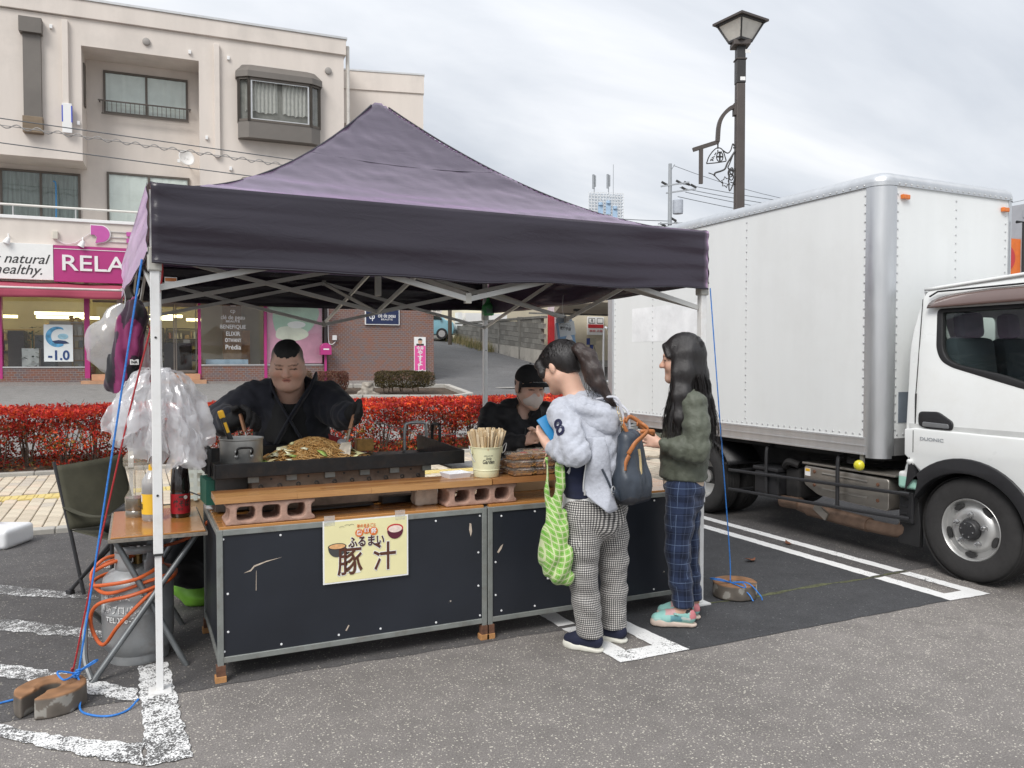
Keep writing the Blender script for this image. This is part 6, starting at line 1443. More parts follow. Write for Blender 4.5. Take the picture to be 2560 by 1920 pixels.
# cab: profile in (y, z)
CX0,CX1=4.80,6.16
arch=[(3.33+.445*math.cos(R(a)),.335+.43*math.sin(R(a)))for a in np.arange(46,172,7)]
outer=round_poly([(3.78,.775),(3.765,1.62),(3.70,1.905),(3.3,1.935),(2.5,1.96),(2.22,1.80),(1.98,1.18),(1.95,.42)],[.03,.2,.07,.1,.1,.15,.1,.03],6)+[(2.86,.42)]
arch_in=[p for p in arch if True]
outer_full=outer+[p for p in reversed(arch)]if False else outer+[(a,b)for a,b in arch[::-1]]
outer_full=outer_full+[(3.755,.70)]if False else outer_full
# keep the door bottom at .775: join arch end to rear corner
win=round_poly([(3.60,1.765),(3.575,1.50),(3.535,1.425),(3.46,1.385),(2.98,1.255),(2.42,1.12),(2.42,1.55),(2.55,1.765)],[.03,.1,.06,.05,.2,.04,.1,.05],5)
def inner(pl,d):
    c=sum((Vector(p)for p in pl),Vector((0,0)))/len(pl);return[tuple(Vector(p)+(c-Vector(p)).normalized()*d)for p in pl]
def sidefn(x,s):return lambda u,v,d:(x+s*(d+.10*max(0,(v-1.15)/.8)**1.6),u,v)
cab=plate(outer_full,[win],.035,.012,sidefn(CX0+.03,1),'cab_side',LW,lr);plate(outer_full,[win],.035,.012,sidefn(CX1-.03,-1),'cab_side',LW,lr)
plate([(p[0],p[1])for p in win],[inner(win,.035)],.03,.006,sidefn(CX0+.018,1),'window_rubber',RUB,lr)
GLD=glassmat('cab_glass',(.86,.91,.88),.02)
MB().prism(inner(win,.03),lambda u,v,d:(CX0+.02+d+.10*max(0,(v-1.15)/.8)**1.6,u,v),0,.004).build('door_glass',GLD,lr,world=True)
# lower, prouder door skin with a crease along its top
low=[(3.772,.785),(3.772,.945),(3.70,.957),(2.0,.935),(1.97,.45),(2.845,.45)]+[(3.33+.475*math.cos(R(a)),.335+.455*math.sin(R(a)))for a in np.arange(168,46,-7)]
plate(low,[],.016,.010,lambda u,v,d:(CX0+.004+d,u,v),'lower_skin',LW,lr)
lb('crease_shade',mat('crease_shade_grey',(.56,.57,.56),.4),(CX0-.0005,CX0+.004,2.0,3.755,.962,.995))  # grey strip paints in the shade along the recessed door crease
for y0,z0,z1 in((3.712,.80,1.885),):lb('door_gap',RUB,(CX0-.0165,CX0+.03,y0-.002,y0+.002,z0,.95),(CX0+.0,CX0+.03,y0-.002,y0+.002,.96,1.2))
MB().bar((CX0+.006,3.712,1.2),(CX0+.05,3.702,1.84),.004,.004).build('door_gap',RUB,lr,world=True)
# wheel arch trim
tr_o=[(3.33+.475*math.cos(R(a)),.335+.455*math.sin(R(a)))for a in np.arange(-4,164,7)];tr_i=[(3.33+.405*math.cos(R(a)),.335+.375*math.sin(R(a)))for a in np.arange(163,-5,-7)]
plate([(3.73,.77)]+tr_o[4:]+tr_i[:-4]+[(3.66,.62)],[],.07,.008,lambda u,v,d:(CX0+.015+d,u,v),'arch_trim',BLKP,lr)
mb=MB();mb.grid(lambda u,v:(lerp(CX0+.03,CX0+.6,v),3.33+.40*math.cos(R(lerp(-5,185,u))),.335+.37*math.sin(R(lerp(-5,185,u)))),24,2);mb.build('wheel_well',UND,lr,world=True)
# roof, back and front skins
roofp=[(3.772,.80),(3.757,1.60),(3.70,1.895),(3.3,1.927),(2.5,1.95)]
mb=MB();mb.add([(x,y,z)for y,z in round_poly(roofp[::-1],[.0,.1,.08,.2,0],5)for x in(CX0+.10 if z>1.7 else CX0+.03,CX1-.10 if z>1.7 else CX1-.03)],[(2*i,2*i+1,2*i+3,2*i+2)for i in range(29)])
# back wall built with a window opening, roof as a bowed skin
D.meshes
plate([(CX0+.03,.80),(CX1-.03,.80),(CX1-.10,1.88),(CX0+.10,1.88)],[round_poly([(CX0+.45,1.30),(CX1-.42,1.30),(CX1-.45,1.74),(CX0+.45,1.74)],.06)],.02,.004,lambda u,v,d:(u,3.755+d-.05*max(0,(v-1.5)/.4)**2,v),'cab_back',mat('cab_inner_grey',(.30,.31,.31),.7),lr)
plate([(CX0+.04,.80),(CX1-.04,.80),(CX1-.10,1.89),(CX0+.10,1.89)],[round_poly([(CX0+.45,1.30),(CX1-.42,1.30),(CX1-.45,1.74),(CX0+.45,1.74)],.06)],.006,.003,lambda u,v,d:(u,3.772+d-.05*max(0,(v-1.5)/.4)**2,v),'cab_back',LW,lr)
MB().bx(CX0+.44,CX1-.41,3.755,3.759,1.29,1.75).build('rear_glass',GLASS,lr,world=True)
mb=MB();mb.grid(lambda u,v:(lerp(CX0+.085,CX1-.085,u),lerp(3.72,2.28,v),(1.905+.045*min(1,v*2)-.10*max(0,v-.78)**1.2)+.035*abs(math.sin(3.1416*u))**.6),24,16);mb.build('cab_roof',LW,lr,world=True,smooth=True,solid=.02)
mb=MB();mb.grid(lambda u,v:(lerp(CX0+.06,CX1-.06,u),lerp(2.24,1.98,v)-.05*math.sin(3.14*u),lerp(1.82,1.15,v)),12,6);mb.build('windscreen',GLD,lr,world=True,smooth=True);lb('cab_front',LW,(CX0+.04,CX1-.04,1.93,2.0,.42,1.15),bevel=.03)
# interior
SEAT=mat('seat_cloth',(.035,.042,.055),.85,var=.2);TRIM=mat('cab_trim',(.09,.092,.095),.6)
lb('cab_floor',TRIM,(CX0+.06,CX1-.06,2.02,3.74,.80,.86));lb('dashboard',TRIM,(CX0+.08,CX1-.08,2.05,2.45,.86,1.28),bevel=.06)
def seat(x,w2):
    MB().box((x,3.20,1.0),(w2,.48,.16)).build('seat',SEAT,lr,world=True,bevel=.04,smooth=True);MB().box((x,3.50,1.30),(w2*.92,.14,.56),Matrix.Rotation(R(-8),4,'X')).build('seat_back',SEAT,lr,world=True,bevel=.05,smooth=True);MB().box((x,3.53,1.66),(w2*.5,.10,.18),Matrix.Rotation(R(-6),4,'X')).build('headrest',SEAT,lr,world=True,bevel=.04,smooth=True)
seat(5.08,.44);seat(5.50,.30);seat(5.88,.40)
MB().tube([(5.08+.20*math.cos(t),2.62+.07*math.sin(t),1.33+.19*math.sin(t))for t in(k*.3927 for k in range(16))],.014,8,True).build('steering_wheel',SEAT,lr,world=True,smooth=True);MB().tube([(5.08,2.4,1.2),(5.08,2.62,1.33)],.03,8).build('steering_column',TRIM,lr,world=True)
MB().tube(catmull([(4.90,3.60,1.72),(4.95,3.55,1.5),(5.02,3.42,1.1)],5),.012,6).build('seat_belt',mat('belt_grey',(.42,.42,.42),.8),lr,world=True);lb('door_trim',TRIM,(CX0+.06,CX0+.085,2.4,3.70,.86,1.22));lb('cab_ceiling',mat('ceiling_grey',(.42,.42,.41),.9),(CX0+.13,CX1-.13,2.35,3.66,1.84,1.86))
# brown wind deflector over the window
VIS=mat('visor_brown',(.13,.085,.075),.15,var=.08,coat=.5)
mb=MB();mb.grid(lambda u,v:(CX0+.062-.055*math.sin(v*1.57)+.02*(1-u),lerp(3.655,2.4,u),lerp(1.862+.018*min(1,u*3),1.775+.01*u,v)-.03*math.exp(-u*14)*(1-v)),24,6);mb.build('wind_deflector',VIS,lr,world=True,smooth=True,solid=.004)
MB().tube([(CX0+.06,3.66,1.855),(CX0+.06,3.60,1.885),(CX0+.062,2.4,1.895)],.006,6).build('gutter',RUB,lr,world=True)
# handle, lettering
hnd=plate(round_poly([(3.675,.99),(3.675,1.075),(3.54,1.08),(3.435,1.02),(3.435,.975),(3.62,.975)],.025),[],.012,.006,lambda u,v,d:(CX0+.002+d,u,v),'door_handle',BLKP,lr)
plate(round_poly([(3.64,.985),(3.64,1.01),(3.46,1.005),(3.455,.982)],.008),[],.008,.004,lambda u,v,d:(CX0-.010+d,u,v),'lever',mat('lever_grey',(.16,.165,.17),.35),lr).parent=hnd
o=text('DUONIC',.030,mat('badge_grey',(.34,.36,.38),.4),lr,(CX0-.0165-5.5,3.573-5.0,.898),(R(90),0,R(-90)),ext=.0008,off=.0006,width=.172)
# wheels
STW2=mat('wheel_silver',(.50,.50,.49),.38,metal=.65,var=.08,scale=6);LUG=mat('lug_steel',(.5,.5,.5),.25,metal=.9)
def wheel(y,x,dual=False):
    M_=Matrix.Rotation(R(-90),4,'Y');c=(x,y,.338)
    ty=MB().lathe([(.195,.07),(.205,.088),(.24,.098),(.29,.097),(.322,.085),(.334,.068),(.338,.055),(.338,-.09),(.32,-.10),(.2,-.10)],c,56,M_,caps=False);w_=ty.build('wheel',TY2,lr,world=True,smooth=True)
    tm=MB()
    for k in range(5):
        zc=-.07+.033*k;tm.lathe([(.3385,zc),(.3415,zc+.004),(.3415,zc+.022),(.3385,zc+.026)],c,56,M_,caps=False)
    tm.build('tread',TY2,lr,world=True).parent=w_
    if dual:pr_=[(.20,.075),(.192,.075),(.188,.02),(.165,-.03),(.10,-.045),(.06,-.04),(.058,.01),(0,.012)]
    else:pr_=[(.203,.080),(.197,.086),(.190,.078),(.182,.052),(.150,.050),(.140,.062),(.118,.075),(.10,.078),(.075,.076),(.072,.07),(0,.07)]
    rm=MB().lathe(pr_,c,48,M_,caps=False).build('rim',STW2,lr,world=True,smooth=True);rm.parent=w_
    if not dual:
        hb_=MB().lathe([(.068,.07),(.066,.10),(.055,.112),(.03,.115),(0,.115)],c,24,M_,caps=False).build('hub',mat('hub_black',(.03,.03,.032),.45,var=.3),lr,world=True,smooth=True);hb_.parent=w_
        for k in range(5):
            a=R(20+72*k);p=(x,y+.098*math.cos(a),.338+.098*math.sin(a))
            q=MB().lathe([(.021,.072),(.021,.079),(.013,.081),(.013,.105),(.006,.107),(0,.107)],p,6,M_,caps=False).build('lug_nut',LUG,lr,world=True);q.parent=w_
            a=R(56+72*k);e_=MB()
            n_=18;ca,sa=math.cos(a),math.sin(a)
            ol=[(.161+.017*math.cos(t),.038*math.sin(t))for t in(2*math.pi*i/n_ for i in range(n_))]
            e_.add([(x-.0585-.012*(rr0-.15)/.02*0-.002,y+rr0*ca-tt*sa,.338+rr0*sa+tt*ca)for rr0,tt in ol],[tuple(range(n_))]);q=e_.build('vent_hole',INKM,lr,world=True,solid=.014);q.parent=w_
        for k in range(6):
            a=R(60*k+12);q=MB().lathe([(.006,.113),(.005,.119),(0,.12)],(x,y+.042*math.cos(a),.338+.042*math.sin(a)),6,M_,caps=False).build('hub_bolt',LUG,lr,world=True);q.parent=w_
    return w_
wheel(3.325,CX0+.115);wheel(3.325,CX1-.1);wheel(5.98,LX+.14,True);wheel(5.98,LX+.40,True);wheel(5.98,RX-.2,True)
# underbody
lb('chassis_rail',UND,(5.15,5.23,2.2,7.4,.50,.70));lb('chassis_rail',UND,(5.75,5.83,2.2,7.4,.50,.70));lb('cross_member',UND,(4.80,6.2,4.2,4.28,.66,.70));lb('axle',UND,(4.9,6.1,3.28,3.38,.29,.38));lb('axle',UND,(4.9,6.1,5.9,6.06,.27,.42))
lb('subframe',UND,(4.84,6.18,4.0,7.4,.70,.744));lb('engine',UND,(5.05,5.95,2.5,3.72,.38,.76));lb('gearbox',UND,(5.3,5.7,3.9,4.7,.35,.62));lb('far_skirt',UND,(6.05,6.1,4.0,5.4,.35,.70))
DPF=mat('heat_shield',(.36,.335,.30),.38,metal=.8,var=.12,scale=5)
dp=plate(round_poly([(4.70,.585),(4.70,.45),(4.56,.385),(3.93,.365),(3.93,.575)],[.02,.02,.03,.02,.02]),[],.22,.01,lambda u,v,d:(4.93+d,u,v),'exhaust_box',DPF,lr)
for z in(.55,.43):MB().tube([(4.815,4.52,z),(4.815,4.10,z-.006)],.012,8).build('stiffener',DPF,lr,world=True,smooth=True).parent=dp
for y,z in((4.60,.555),(4.01,.535),(4.60,.45),(4.01,.42)):MB().lathe([(.014,0),(.012,.006),(0,.007)],(4.809,y,z),8,Matrix.Rotation(R(-90),4,'Y')).build('bolt',RUSTY,lr,world=True).parent=dp
lb('shield_lid',DPF,(4.80,5.08,3.86,4.72,.605,.622),bevel=.004).parent=dp;lb('warning_label',WHITE,(4.807,4.8085,4.64,4.695,.515,.575)).parent=dp;lb('warning_label',MATS['tool_yellow'],(4.806,4.8069,4.645,4.69,.55,.572)).parent=dp
EXH=mat('exhaust_rust',(.16,.105,.075),.6,metal=.4,var=.3,scale=9)
MB().tube(catmull([(4.98,4.86,.42),(4.92,4.90,.33),(4.86,4.80,.255),(4.86,4.4,.225),(4.86,4.0,.215),(4.87,3.86,.23),(4.9,3.83,.32),(4.92,3.84,.48)],8),.046,12).build('exhaust_pipe',EXH,lr,world=True,smooth=True);MB().tube([(4.86,4.7,.24),(4.86,4.12,.22)],.055,14).build('exhaust_pipe',EXH,lr,world=True,smooth=True);MB().tube([(4.85,4.98,.26),(4.85,4.78,.27)],.05,12).build('tail_pipe',EXH,lr,world=True,smooth=True)
MB().box((4.80,4.52,.255),(.02,.14,.06),Matrix.Rotation(R(30),4,'X')).build('bracket',DPF,lr,world=True)
bt=lb('battery_box',BLKP,(4.78,5.05,4.97,5.24,.30,.50),bevel=.02);lb('battery_lid',BLKP,(4.77,5.06,4.96,5.25,.50,.535),bevel=.01).parent=bt;lb('air_tank',UND,(4.85,5.1,4.80,4.95,.30,.55),bevel=.02);MB().tube(catmull([(4.85,4.95,.55),(4.82,4.88,.60),(4.85,4.80,.58)],4),.03,8).build('hose',UND,lr,world=True)
# side guard
for z in(.485,.315):MB().tube(catmull([(4.95,5.44,z-.02),(4.77,5.43,z-.022),(4.755,5.40,z-.022),(4.755,3.84,z+.025),(4.79,3.80,z+.026)],3),.0135,8).build('guard_bar',BLKP,lr,world=True,smooth=True)
for y in(5.08,4.335):MB().tube(catmull([(4.86,y,.72),(4.80,y,.70),(4.768,y,.66),(4.768,y,.31)],5),.015,8).build('guard_post',BLKP,lr,world=True,smooth=True)
# rear mudguard, mud flap, washer tank, lamp
mb=MB();mb.grid(lambda u,v:(lerp(4.77,5.25,v),5.98+.40*math.cos(R(lerp(-40,92,1-u)))*-1 if False else 5.98-.44*math.cos(R(lerp(18,92,u))),.40+.33*math.sin(R(lerp(18,92,u)))),14,2);mb.build('mudguard',BLKP,lr,world=True,smooth=True,solid=.012);lb('mudguard',BLKP,(4.77,5.25,5.54,5.62,.50,.515))
fl_=plate([(3.86,.15),(3.70,.15),(3.695,.30),(3.72,.52),(3.80,.58),(3.83,.45)],[],.03,.005,lambda u,v,d:(4.86+d,u,v),'mud_flap',RUB,lr);lb('flap_cover',BLKP,(4.815,4.845,3.73,3.84,.30,.52),bevel=.01)
for z in(.36,.41,.46):lb('cover_rib',BLKP,(4.808,4.815,3.77,3.83,z,z+.012))
s=SDF((4.72,3.62,.50),(4.98,3.90,.82),.007);s.rbox((4.84,3.76,.60),(.05,.075,.06),.02);s.rc((4.84,3.75,.68),(4.84,3.74,.72),.05,.045,.02);s.rc((4.80,3.73,.725),(4.78,3.73,.735),.024,.022,.005);me=s.mesh('washer_tank');v=s.v-np.array((5.5,5.0,0));me.vertices.foreach_set('co',v.astype(np.float32).ravel());setcol(me,np.where(s.v[:,2:3]<.625,(.36,.62,.52),(.66,.67,.66)));link('washer_tank',me,attrmat('washer_plastic',.4),lr)
MB().lathe([(.0,.0),(.038,.002),(.04,.012),(.036,.03),(.02,.045),(0,.048)],(4.735,4.10,.668),20,Matrix.Rotation(R(-90),4,'Y')).build('side_lamp',mat('lamp_yellow',(.62,.56,.03),.2,coat=.5,var=.1),lr,world=True,smooth=True);lb('lamp_arm',STEEL,(4.745,4.76,4.085,4.115,.68,.75))
# ================================================================== people
SKIN=attrmat('skin',.5,spec=.35,sub=.12,var=.08)
HAIRM=mat('hair_black',(.011,.009,.009),.38,var=.35,scale=5,stretch=(30,30,2),bump=.5,bscale=14,bdist=.006,spec=.6)
def frame_from(f,up=(0,0,1)):
    f=Vector(f).normalized();r_=f.cross(Vector(up)).normalized();u=r_.cross(f);return Matrix(((r_.x,f.x,u.x),(r_.y,f.y,u.y),(r_.z,f.z,u.z))).to_4x4()
class Head:
    def __init__(s,c,f,k=1.0,up=(0,0,1),fat=0.0):
        s.M=Matrix.Translation(c)@frame_from(f,up)@Matrix.Scale(k,4);s.k=k;s.R=frame_from(f,up);s.fat=fat;s.w=1+.07*fat;s.fx=1+.2*fat
    def p(s,x,y,z):return tuple(s.M@Vector((x,y,z)))
    def add(s,S,mouth=0.0):
        k=s.k;F=s.fat
        S.ell(s.p(0,-.012,.034),np.array((.077*s.w,.094,.082))*k,.02*k,rot=s.R);S.ell(s.p(0,.026,-.03),np.array((.062+F*.012,.066,.088))*k,.03*k,rot=s.R)
        for q in(-1,1):
            S.rc(s.p(q*(.045+F*.012),.0,-.055),s.p(q*.012,.066,-.098),(.030+F*.012)*k,.022*k,.03*k);S.ell(s.p(q*(.038+F*.008),.056,-.032),(.029+F*.008)*k,.025*k)
            S.ell(s.p(q*.0795,-.004,-.008),np.array((.010,.020,.031))*k,.006*k,rot=s.R)
        X=s.fx;S.rc(s.p(-.034*X,.079,.024),s.p(.034*X,.079,.024),.014*k,None,.02*k);S.ell(s.p(0,.078,-.098),.020*k,.02*k)
        for q in(-1,1):S.ell(s.p(q*.031*X,.100,.004),np.array((.018,.014,.010))*k,.012*k,sub=True,rot=s.R);S.ell(s.p(q*.031*X,.0795,.003),.0125*k,.004*k)
        S.rc(s.p(0,.086,.012),s.p(0,.112,-.026),.008*k*X,.0135*k*X,.008*k)
        for q in(-1,1):S.ell(s.p(q*.013*X,.099,-.030),.009*k*X,.006*k)
        S.rc(s.p(-.018*X,.088,-.055),s.p(.018*X,.088,-.055),.0065*k,None,.006*k);S.rc(s.p(-.015*X,.088,-.066-mouth),s.p(.015*X,.088,-.066-mouth),.0075*k,None,.006*k)
        S.rc(s.p(-.016,.097,-.0605-mouth/2),s.p(.016,.097,-.0605-mouth/2),(.0025+mouth*.4)*k,None,.003*k,sub=True)
    def local(s,V):
        Mi=np.array(s.M.inverted());return V@Mi[:3,:3].T+Mi[:3,3]
def skincol(V,hd,base,stub=0.0,lids=True):
    L=hd.local(V);c=np.tile(np.array(base),(len(V),1));x,y,z=L[:,0]/hd.fx,L[:,1],L[:,2]
    def blend(m,col,a):c[:]=c*(1-(m*a)[:,None])+np.array(col)*(m*a)[:,None]
    near=(np.abs(x)<.12)&(np.abs(y)<.15)&(np.abs(z)<.16)
    lip=near&(np.abs(x)<.019-np.abs(z+.061)*.5)&(y>.075)&(z<-.050)&(z>-.073);blend(lip.astype(float),(base[0]*.75,base[1]*.42,base[2]*.42),.8);blend((near&(np.abs(x)<.016)&(y>.07)&(np.abs(z+.0615)<.0022)).astype(float),(.10,.04,.035),.8)
    ch=np.exp(-((np.abs(x)-.04)/.02)**2-((z+.03)/.022)**2)*near*(y>.04);blend(ch,(base[0]*.95,base[1]*.68,base[2]*.62),.6)
    ns=np.exp(-(x/.013)**2-((z+.024)/.014)**2)*near*(y>.08);blend(ns,(base[0],base[1]*.72,base[2]*.66),.5)
    bz=.0245-np.abs(np.abs(x)-.03)*.12;br=near&(np.abs(np.abs(x)-.031)<.020)&(np.abs(z-bz)<.0034)&(y>.06);blend(br.astype(float),(.06,.035,.028),.7)
    ez=.0015-((np.abs(x)-.031)/.018)**2*.003;ey=near&(np.abs(np.abs(x)-.031)<.0155)&(np.abs(z-ez)<.0036)&(y>.065);blend(ey.astype(float),(.02,.014,.012),.92)
    if stub:
        hl=.052-.02*np.clip((np.abs(x)-.03)/.04,0,1)-.9*np.clip((.03-y),0,.1);m=near*np.clip((z-hl+.018)/.03,0,1)*np.clip((.055-y)/.03,0,1);blend(m,(.10,.085,.08),stub)
    return np.clip(c,0,1)
def hand(S,wr,d,side,up,k=1.0,curl=.5,spread=.16,thumb=1,r0=.0088):
    """palm + five fingers; d = pointing direction, side = across the knuckles towards the thumb, up = back of the hand"""
    d,side,up=Vector(d).normalized(),Vector(side).normalized(),Vector(up).normalized();wr=Vector(wr);pc=wr+d*.045*k
    S.rc(wr,wr+d*.03*k,.024*k,.026*k,.012);
    for i in range(4):
        b=wr+d*.078*k+side*(.030-.020*i)*k;S.rc(wr+d*.02*k+side*(.016-.011*i)*k,b,.0145*k,.0115*k,.010)
        L=(.040,.045,.042,.033)[i]*k;dd=(d+side*spread*(1.3-.9*i)).normalized();ax=dd.cross(up).normalized()*-1
        a=b;ang=0
        for j,ll in enumerate((L,L*.62,L*.5)):
            ang+=curl*(.55,.8,.6)[j];v=(dd*math.cos(ang)-up*math.sin(ang));e_=a+v*ll;S.rc(a,e_,(r0-.0007*j)*k,(r0-.0007*(j+1))*k,.004);a=e_
    a=wr+d*.022*k+side*.022*k;b=a+(d*.55+side*.8*thumb-up*.25).normalized()*.036*k;c_=b+(d*.9+side*.25*thumb-up*.3).normalized()*.03*k
    S.rc(a,b,.0135*k,.011*k,.01);S.rc(b,c_,.0105*k,.009*k,.004)
def sdfpart(S,name,m,parent,smooth=2,col=None,uv=None):
    me=S.mesh(name,smooth)
    if col is not None:setcol(me,col(S.v))
    if uv is not None:setcol(me,uv(S.v),'uvp')
    return link(name,me,m,parent)
def leg_uv(bones,back=(0,1,0)):
    """cloth coordinates: along each leg and around it (seam at the far side)"""
    def fn(V):
        best=np.full(len(V),1e9);U=np.zeros((len(V),3))
        for bi,(a,b,rad)in enumerate(bones):
            a,b=np.array(a),np.array(b);d=b-a;L=np.linalg.norm(d);d=d/L;t=np.clip((V-a)@d,-.25,L+.12);c=a+t[:,None]*d;w_=V-c;dist=np.linalg.norm(w_,axis=1)-rad
            e1=np.array(back,float);e1=e1-d*(e1@d);e1/=np.linalg.norm(e1);e2=np.cross(d,e1);an=np.arctan2(w_@e2,-(w_@e1));m=dist<best;best[m]=dist[m]
            U[m,0]=(an*rad)[m];U[m,1]=V[m,2];U[m,2]=bi
        return U
    return fn
def clothpat(name,fn,rough=.85,bump=.25,bscale=300,sheen=.15):
    m,t,b=newmat(name);a=nd(t,'ShaderNodeAttribute',attribute_name='uvp');sp=nd(t,'ShaderNodeSeparateXYZ');t.links.new(a.outputs['Vector'],sp.inputs[0])
    t.links.new(fn(t,sp.outputs[0],sp.outputs[1]),b.inputs['Base Color']);b.inputs['Roughness'].default_value=rough;b.inputs['Specular IOR Level'].default_value=.2;b.inputs['Sheen Weight'].default_value=sheen
    bumpn(t,b,noise(t,22,5,.6),bump,.012);return m
def bandm(t,c,per,wd,ph=0.0):return mth(t,'LESS_THAN',mth(t,'FRACT',mth(t,'ADD',mth(t,'DIVIDE',c,per),100.0+ph)),wd)
def gingham(t,u,v):
    a,b=bandm(t,u,.0108,.5),bandm(t,v,.0108,.5);s_=mth(t,'MULTIPLY',mth(t,'ADD',a,b),.5);return ramp(t,s_,[(.0,(.62,.60,.57)),(.5,(.17,.165,.16)),(1.0,(.03,.03,.032))])
def tartan(t,u,v):
    b1=mth(t,'ADD',bandm(t,u,.085,.40),bandm(t,v,.10,.40,.2));c=ramp(t,mth(t,'MULTIPLY',b1,.5),[(0,(.022,.034,.075)),(1,(.008,.013,.032))])
    l1=mth(t,'MAXIMUM',bandm(t,u,.085,.035,.4),bandm(t,v,.10,.03,.5));c=mixc(t,mth(t,'MULTIPLY',l1,.55),c,(.16,.22,.34));l2=mth(t,'MAXIMUM',bandm(t,u,.085,.025,.85),bandm(t,v,.10,.022,.9));return mixc(t,mth(t,'MULTIPLY',l2,.3),c,(.14,.18,.28))
GINGHAM=clothpat('gingham',gingham);TARTAN=clothpat('tartan',tartan)
def shoe(parent,heel,toe,k,upper,sole,h_=.075,name='shoe',accent=None,seed=0,collar=.035):
    heel,toe=Vector(heel),Vector(toe);d=(toe-heel);L=d.length;d.normalize();z0=heel.z;lo=np.minimum(heel,toe)-.09;hi=np.maximum(heel,toe)+.09;lo[2]=z0-.02;hi[2]=z0+.16
    def q(t,z):v=heel+d*(L*t);return(v.x,v.y,z0+z)
    S=SDF(lo,hi,.0055);w_=.036*k
    S.chain([q(.13,.05),q(.35,.05),q(.65,.042),q(.86,.036)],[w_*.95,w_*.92,w_*1.05,w_*.88],.02);S.rc(q(.18,.075),q(.22,h_+.012),w_*.92,w_*.9,.02);S.rc(q(.35,.075),q(.6,.055),w_*.8,w_*.7,.02)
    S.cut(q(.2,h_+.03),(0,0,1));S.cut(q(.5,.014),(0,0,-1));S.wrinkle(.0015,120,seed)
    o=sdfpart(S,name,upper,parent,2,col=accent(heel,d,L,z0)if accent else None)
    S=SDF(lo,hi,.0055);S.chain([q(.12,.016),q(.4,.016),q(.72,.016),q(.88,.018)],[w_*1.02,w_*.92,w_*1.1,w_*.92],.02,flat=None);S.cut(q(.5,.030),(-d.x*.12,-d.y*.12,1));S.cut(q(.5,.001),(0,0,-1));sdfpart(S,'sole',sole,o,1);return o
def strands(parent,paths,rr=.0011,name='hair_strands',m=None):
    mb=MB()
    for p in paths:n=len(p);mb.tube(p,[rr]*(n-1)+[rr*.4],3,caps=False)
    o=mb.build(name,m or HAIRM,parent,smooth=True,flat_angle=120);o['kind']='stuff';return o
def scalp(hd,pol,az,g=1.0):return Vector(hd.p(.090*g*math.sin(pol)*math.sin(az),-.022+.108*g*math.sin(pol)*math.cos(az),.044+.095*g*math.cos(pol)))
# ------------------------------------------------ customer with ponytail
WP=Vector((2.043,3.385,0));SK1=(.64,.40,.30)
pw=thing('person','customer in grey hoodie and black-and-white gingham trousers with a ponytail','person',tuple(WP),VR)
hd=Head((-.150,.105,1.392),(-.74,.58,-.40),1.0,(-.25,.2,1))
LS,RS=(-.150,-.06,1.165),(.085,.165,1.175);LE,LWr=(-.090,-.200,.985),(-.205,-.085,1.000);RE,RWr=(.02,.29,.95),(-.13,.20,.98)
lHip,lK,lA=(-.045,-.055,.68),(-.050,-.065,.385),(-.012,-.055,.085);rHip,rK,rA=(.085,.055,.68),(.120,.07,.395),(.122,.075,.095)
S=SDF((-.34,-.32,-.02),(.30,.40,1.56),.0075);hd.add(S)
S.rc(hd.p(0,-.03,-.06),(-.06,.06,1.19),.052,.06,.03);S.chain([(-.03,.04,1.14),(-.01,.02,1.0),(.01,.0,.82),(.02,0,.72)],[.11,.115,.11,.12],.05)
for a,b,c in((LS,LE,LWr),(RS,RE,RWr)):S.rc((-.03,.04,1.15),a,.07,.055,.04);S.chain([a,b,c],[.05,.04,.028],.02)
for a,b,c in((lHip,lK,lA),(rHip,rK,rA)):S.chain([a,b,c],[.075,.055,.035],.03)
S.rc(lA,(-.06,-.03,.05),.034,.03,.02);S.rc(rA,(.08,.10,.05),.034,.03,.02)
hand(S,(-.220,-.078,1.008),(-.35,.45,.80),(.55,.55,-.1),(-.75,-.55,.25),1.0,.75,.05);hand(S,RWr,(-.6,-.3,-.4),(.2,.2,.6),(-.4,.8,.2),.95,.4)
sdfpart(S,'body',SKIN,pw,2,lambda V:skincol(V,hd,SK1))
HOOD=mat('hoodie_grey',(.43,.45,.505),.92,var=.09,scale=60,sheen=.3,bump=.55,bscale=24,bdist=.016);HOODIN=mat('hoodie_lining',(.52,.53,.57),.95,var=.05,sheen=.3)
S=SDF((-.34,-.34,.66),(.30,.42,1.36),.0075);fd=(-.39*.0-.62,.78,0)
S.chain([(-.025,.045,1.155),(.005,.015,1.05),(.035,-.01,.93),(.055,-.015,.80)],[.106,.130,.134,.145],.05,flat=(fd,.86))
S.rc((-.03,.04,1.15),LS,.092,.062,.05);S.rc((-.03,.04,1.15),RS,.092,.062,.05);S.chain([LS,(-.122,-.145,1.07),LE],[.066,.062,.058],.025);S.chain([LE,(-.15,-.15,.985),(-.185,-.105,.995)],[.056,.050,.042],.025);S.chain([RS,RE,RWr],[.066,.056,.042],.03)
S.chain([(-.125,.0,1.215),(-.055,-.055,1.20),(.04,-.05,1.165),(.085,.02,1.17),(.06,.10,1.20)],[.036,.046,.052,.046,.032],.014);
S.rc((-.11,.10,1.27),(-.075,.06,1.16),.05,.065,.02,sub=True)
S.wrinkle(.0105,44,5,dirs=[(.5,.6,.6),(.7,.3,-.6),(.2,.9,.4),(.6,-.5,.5)],n=6);S.cut((0,0,.725),(.1,-.15,-1));hoo=sdfpart(S,'hoodie',HOOD,pw)
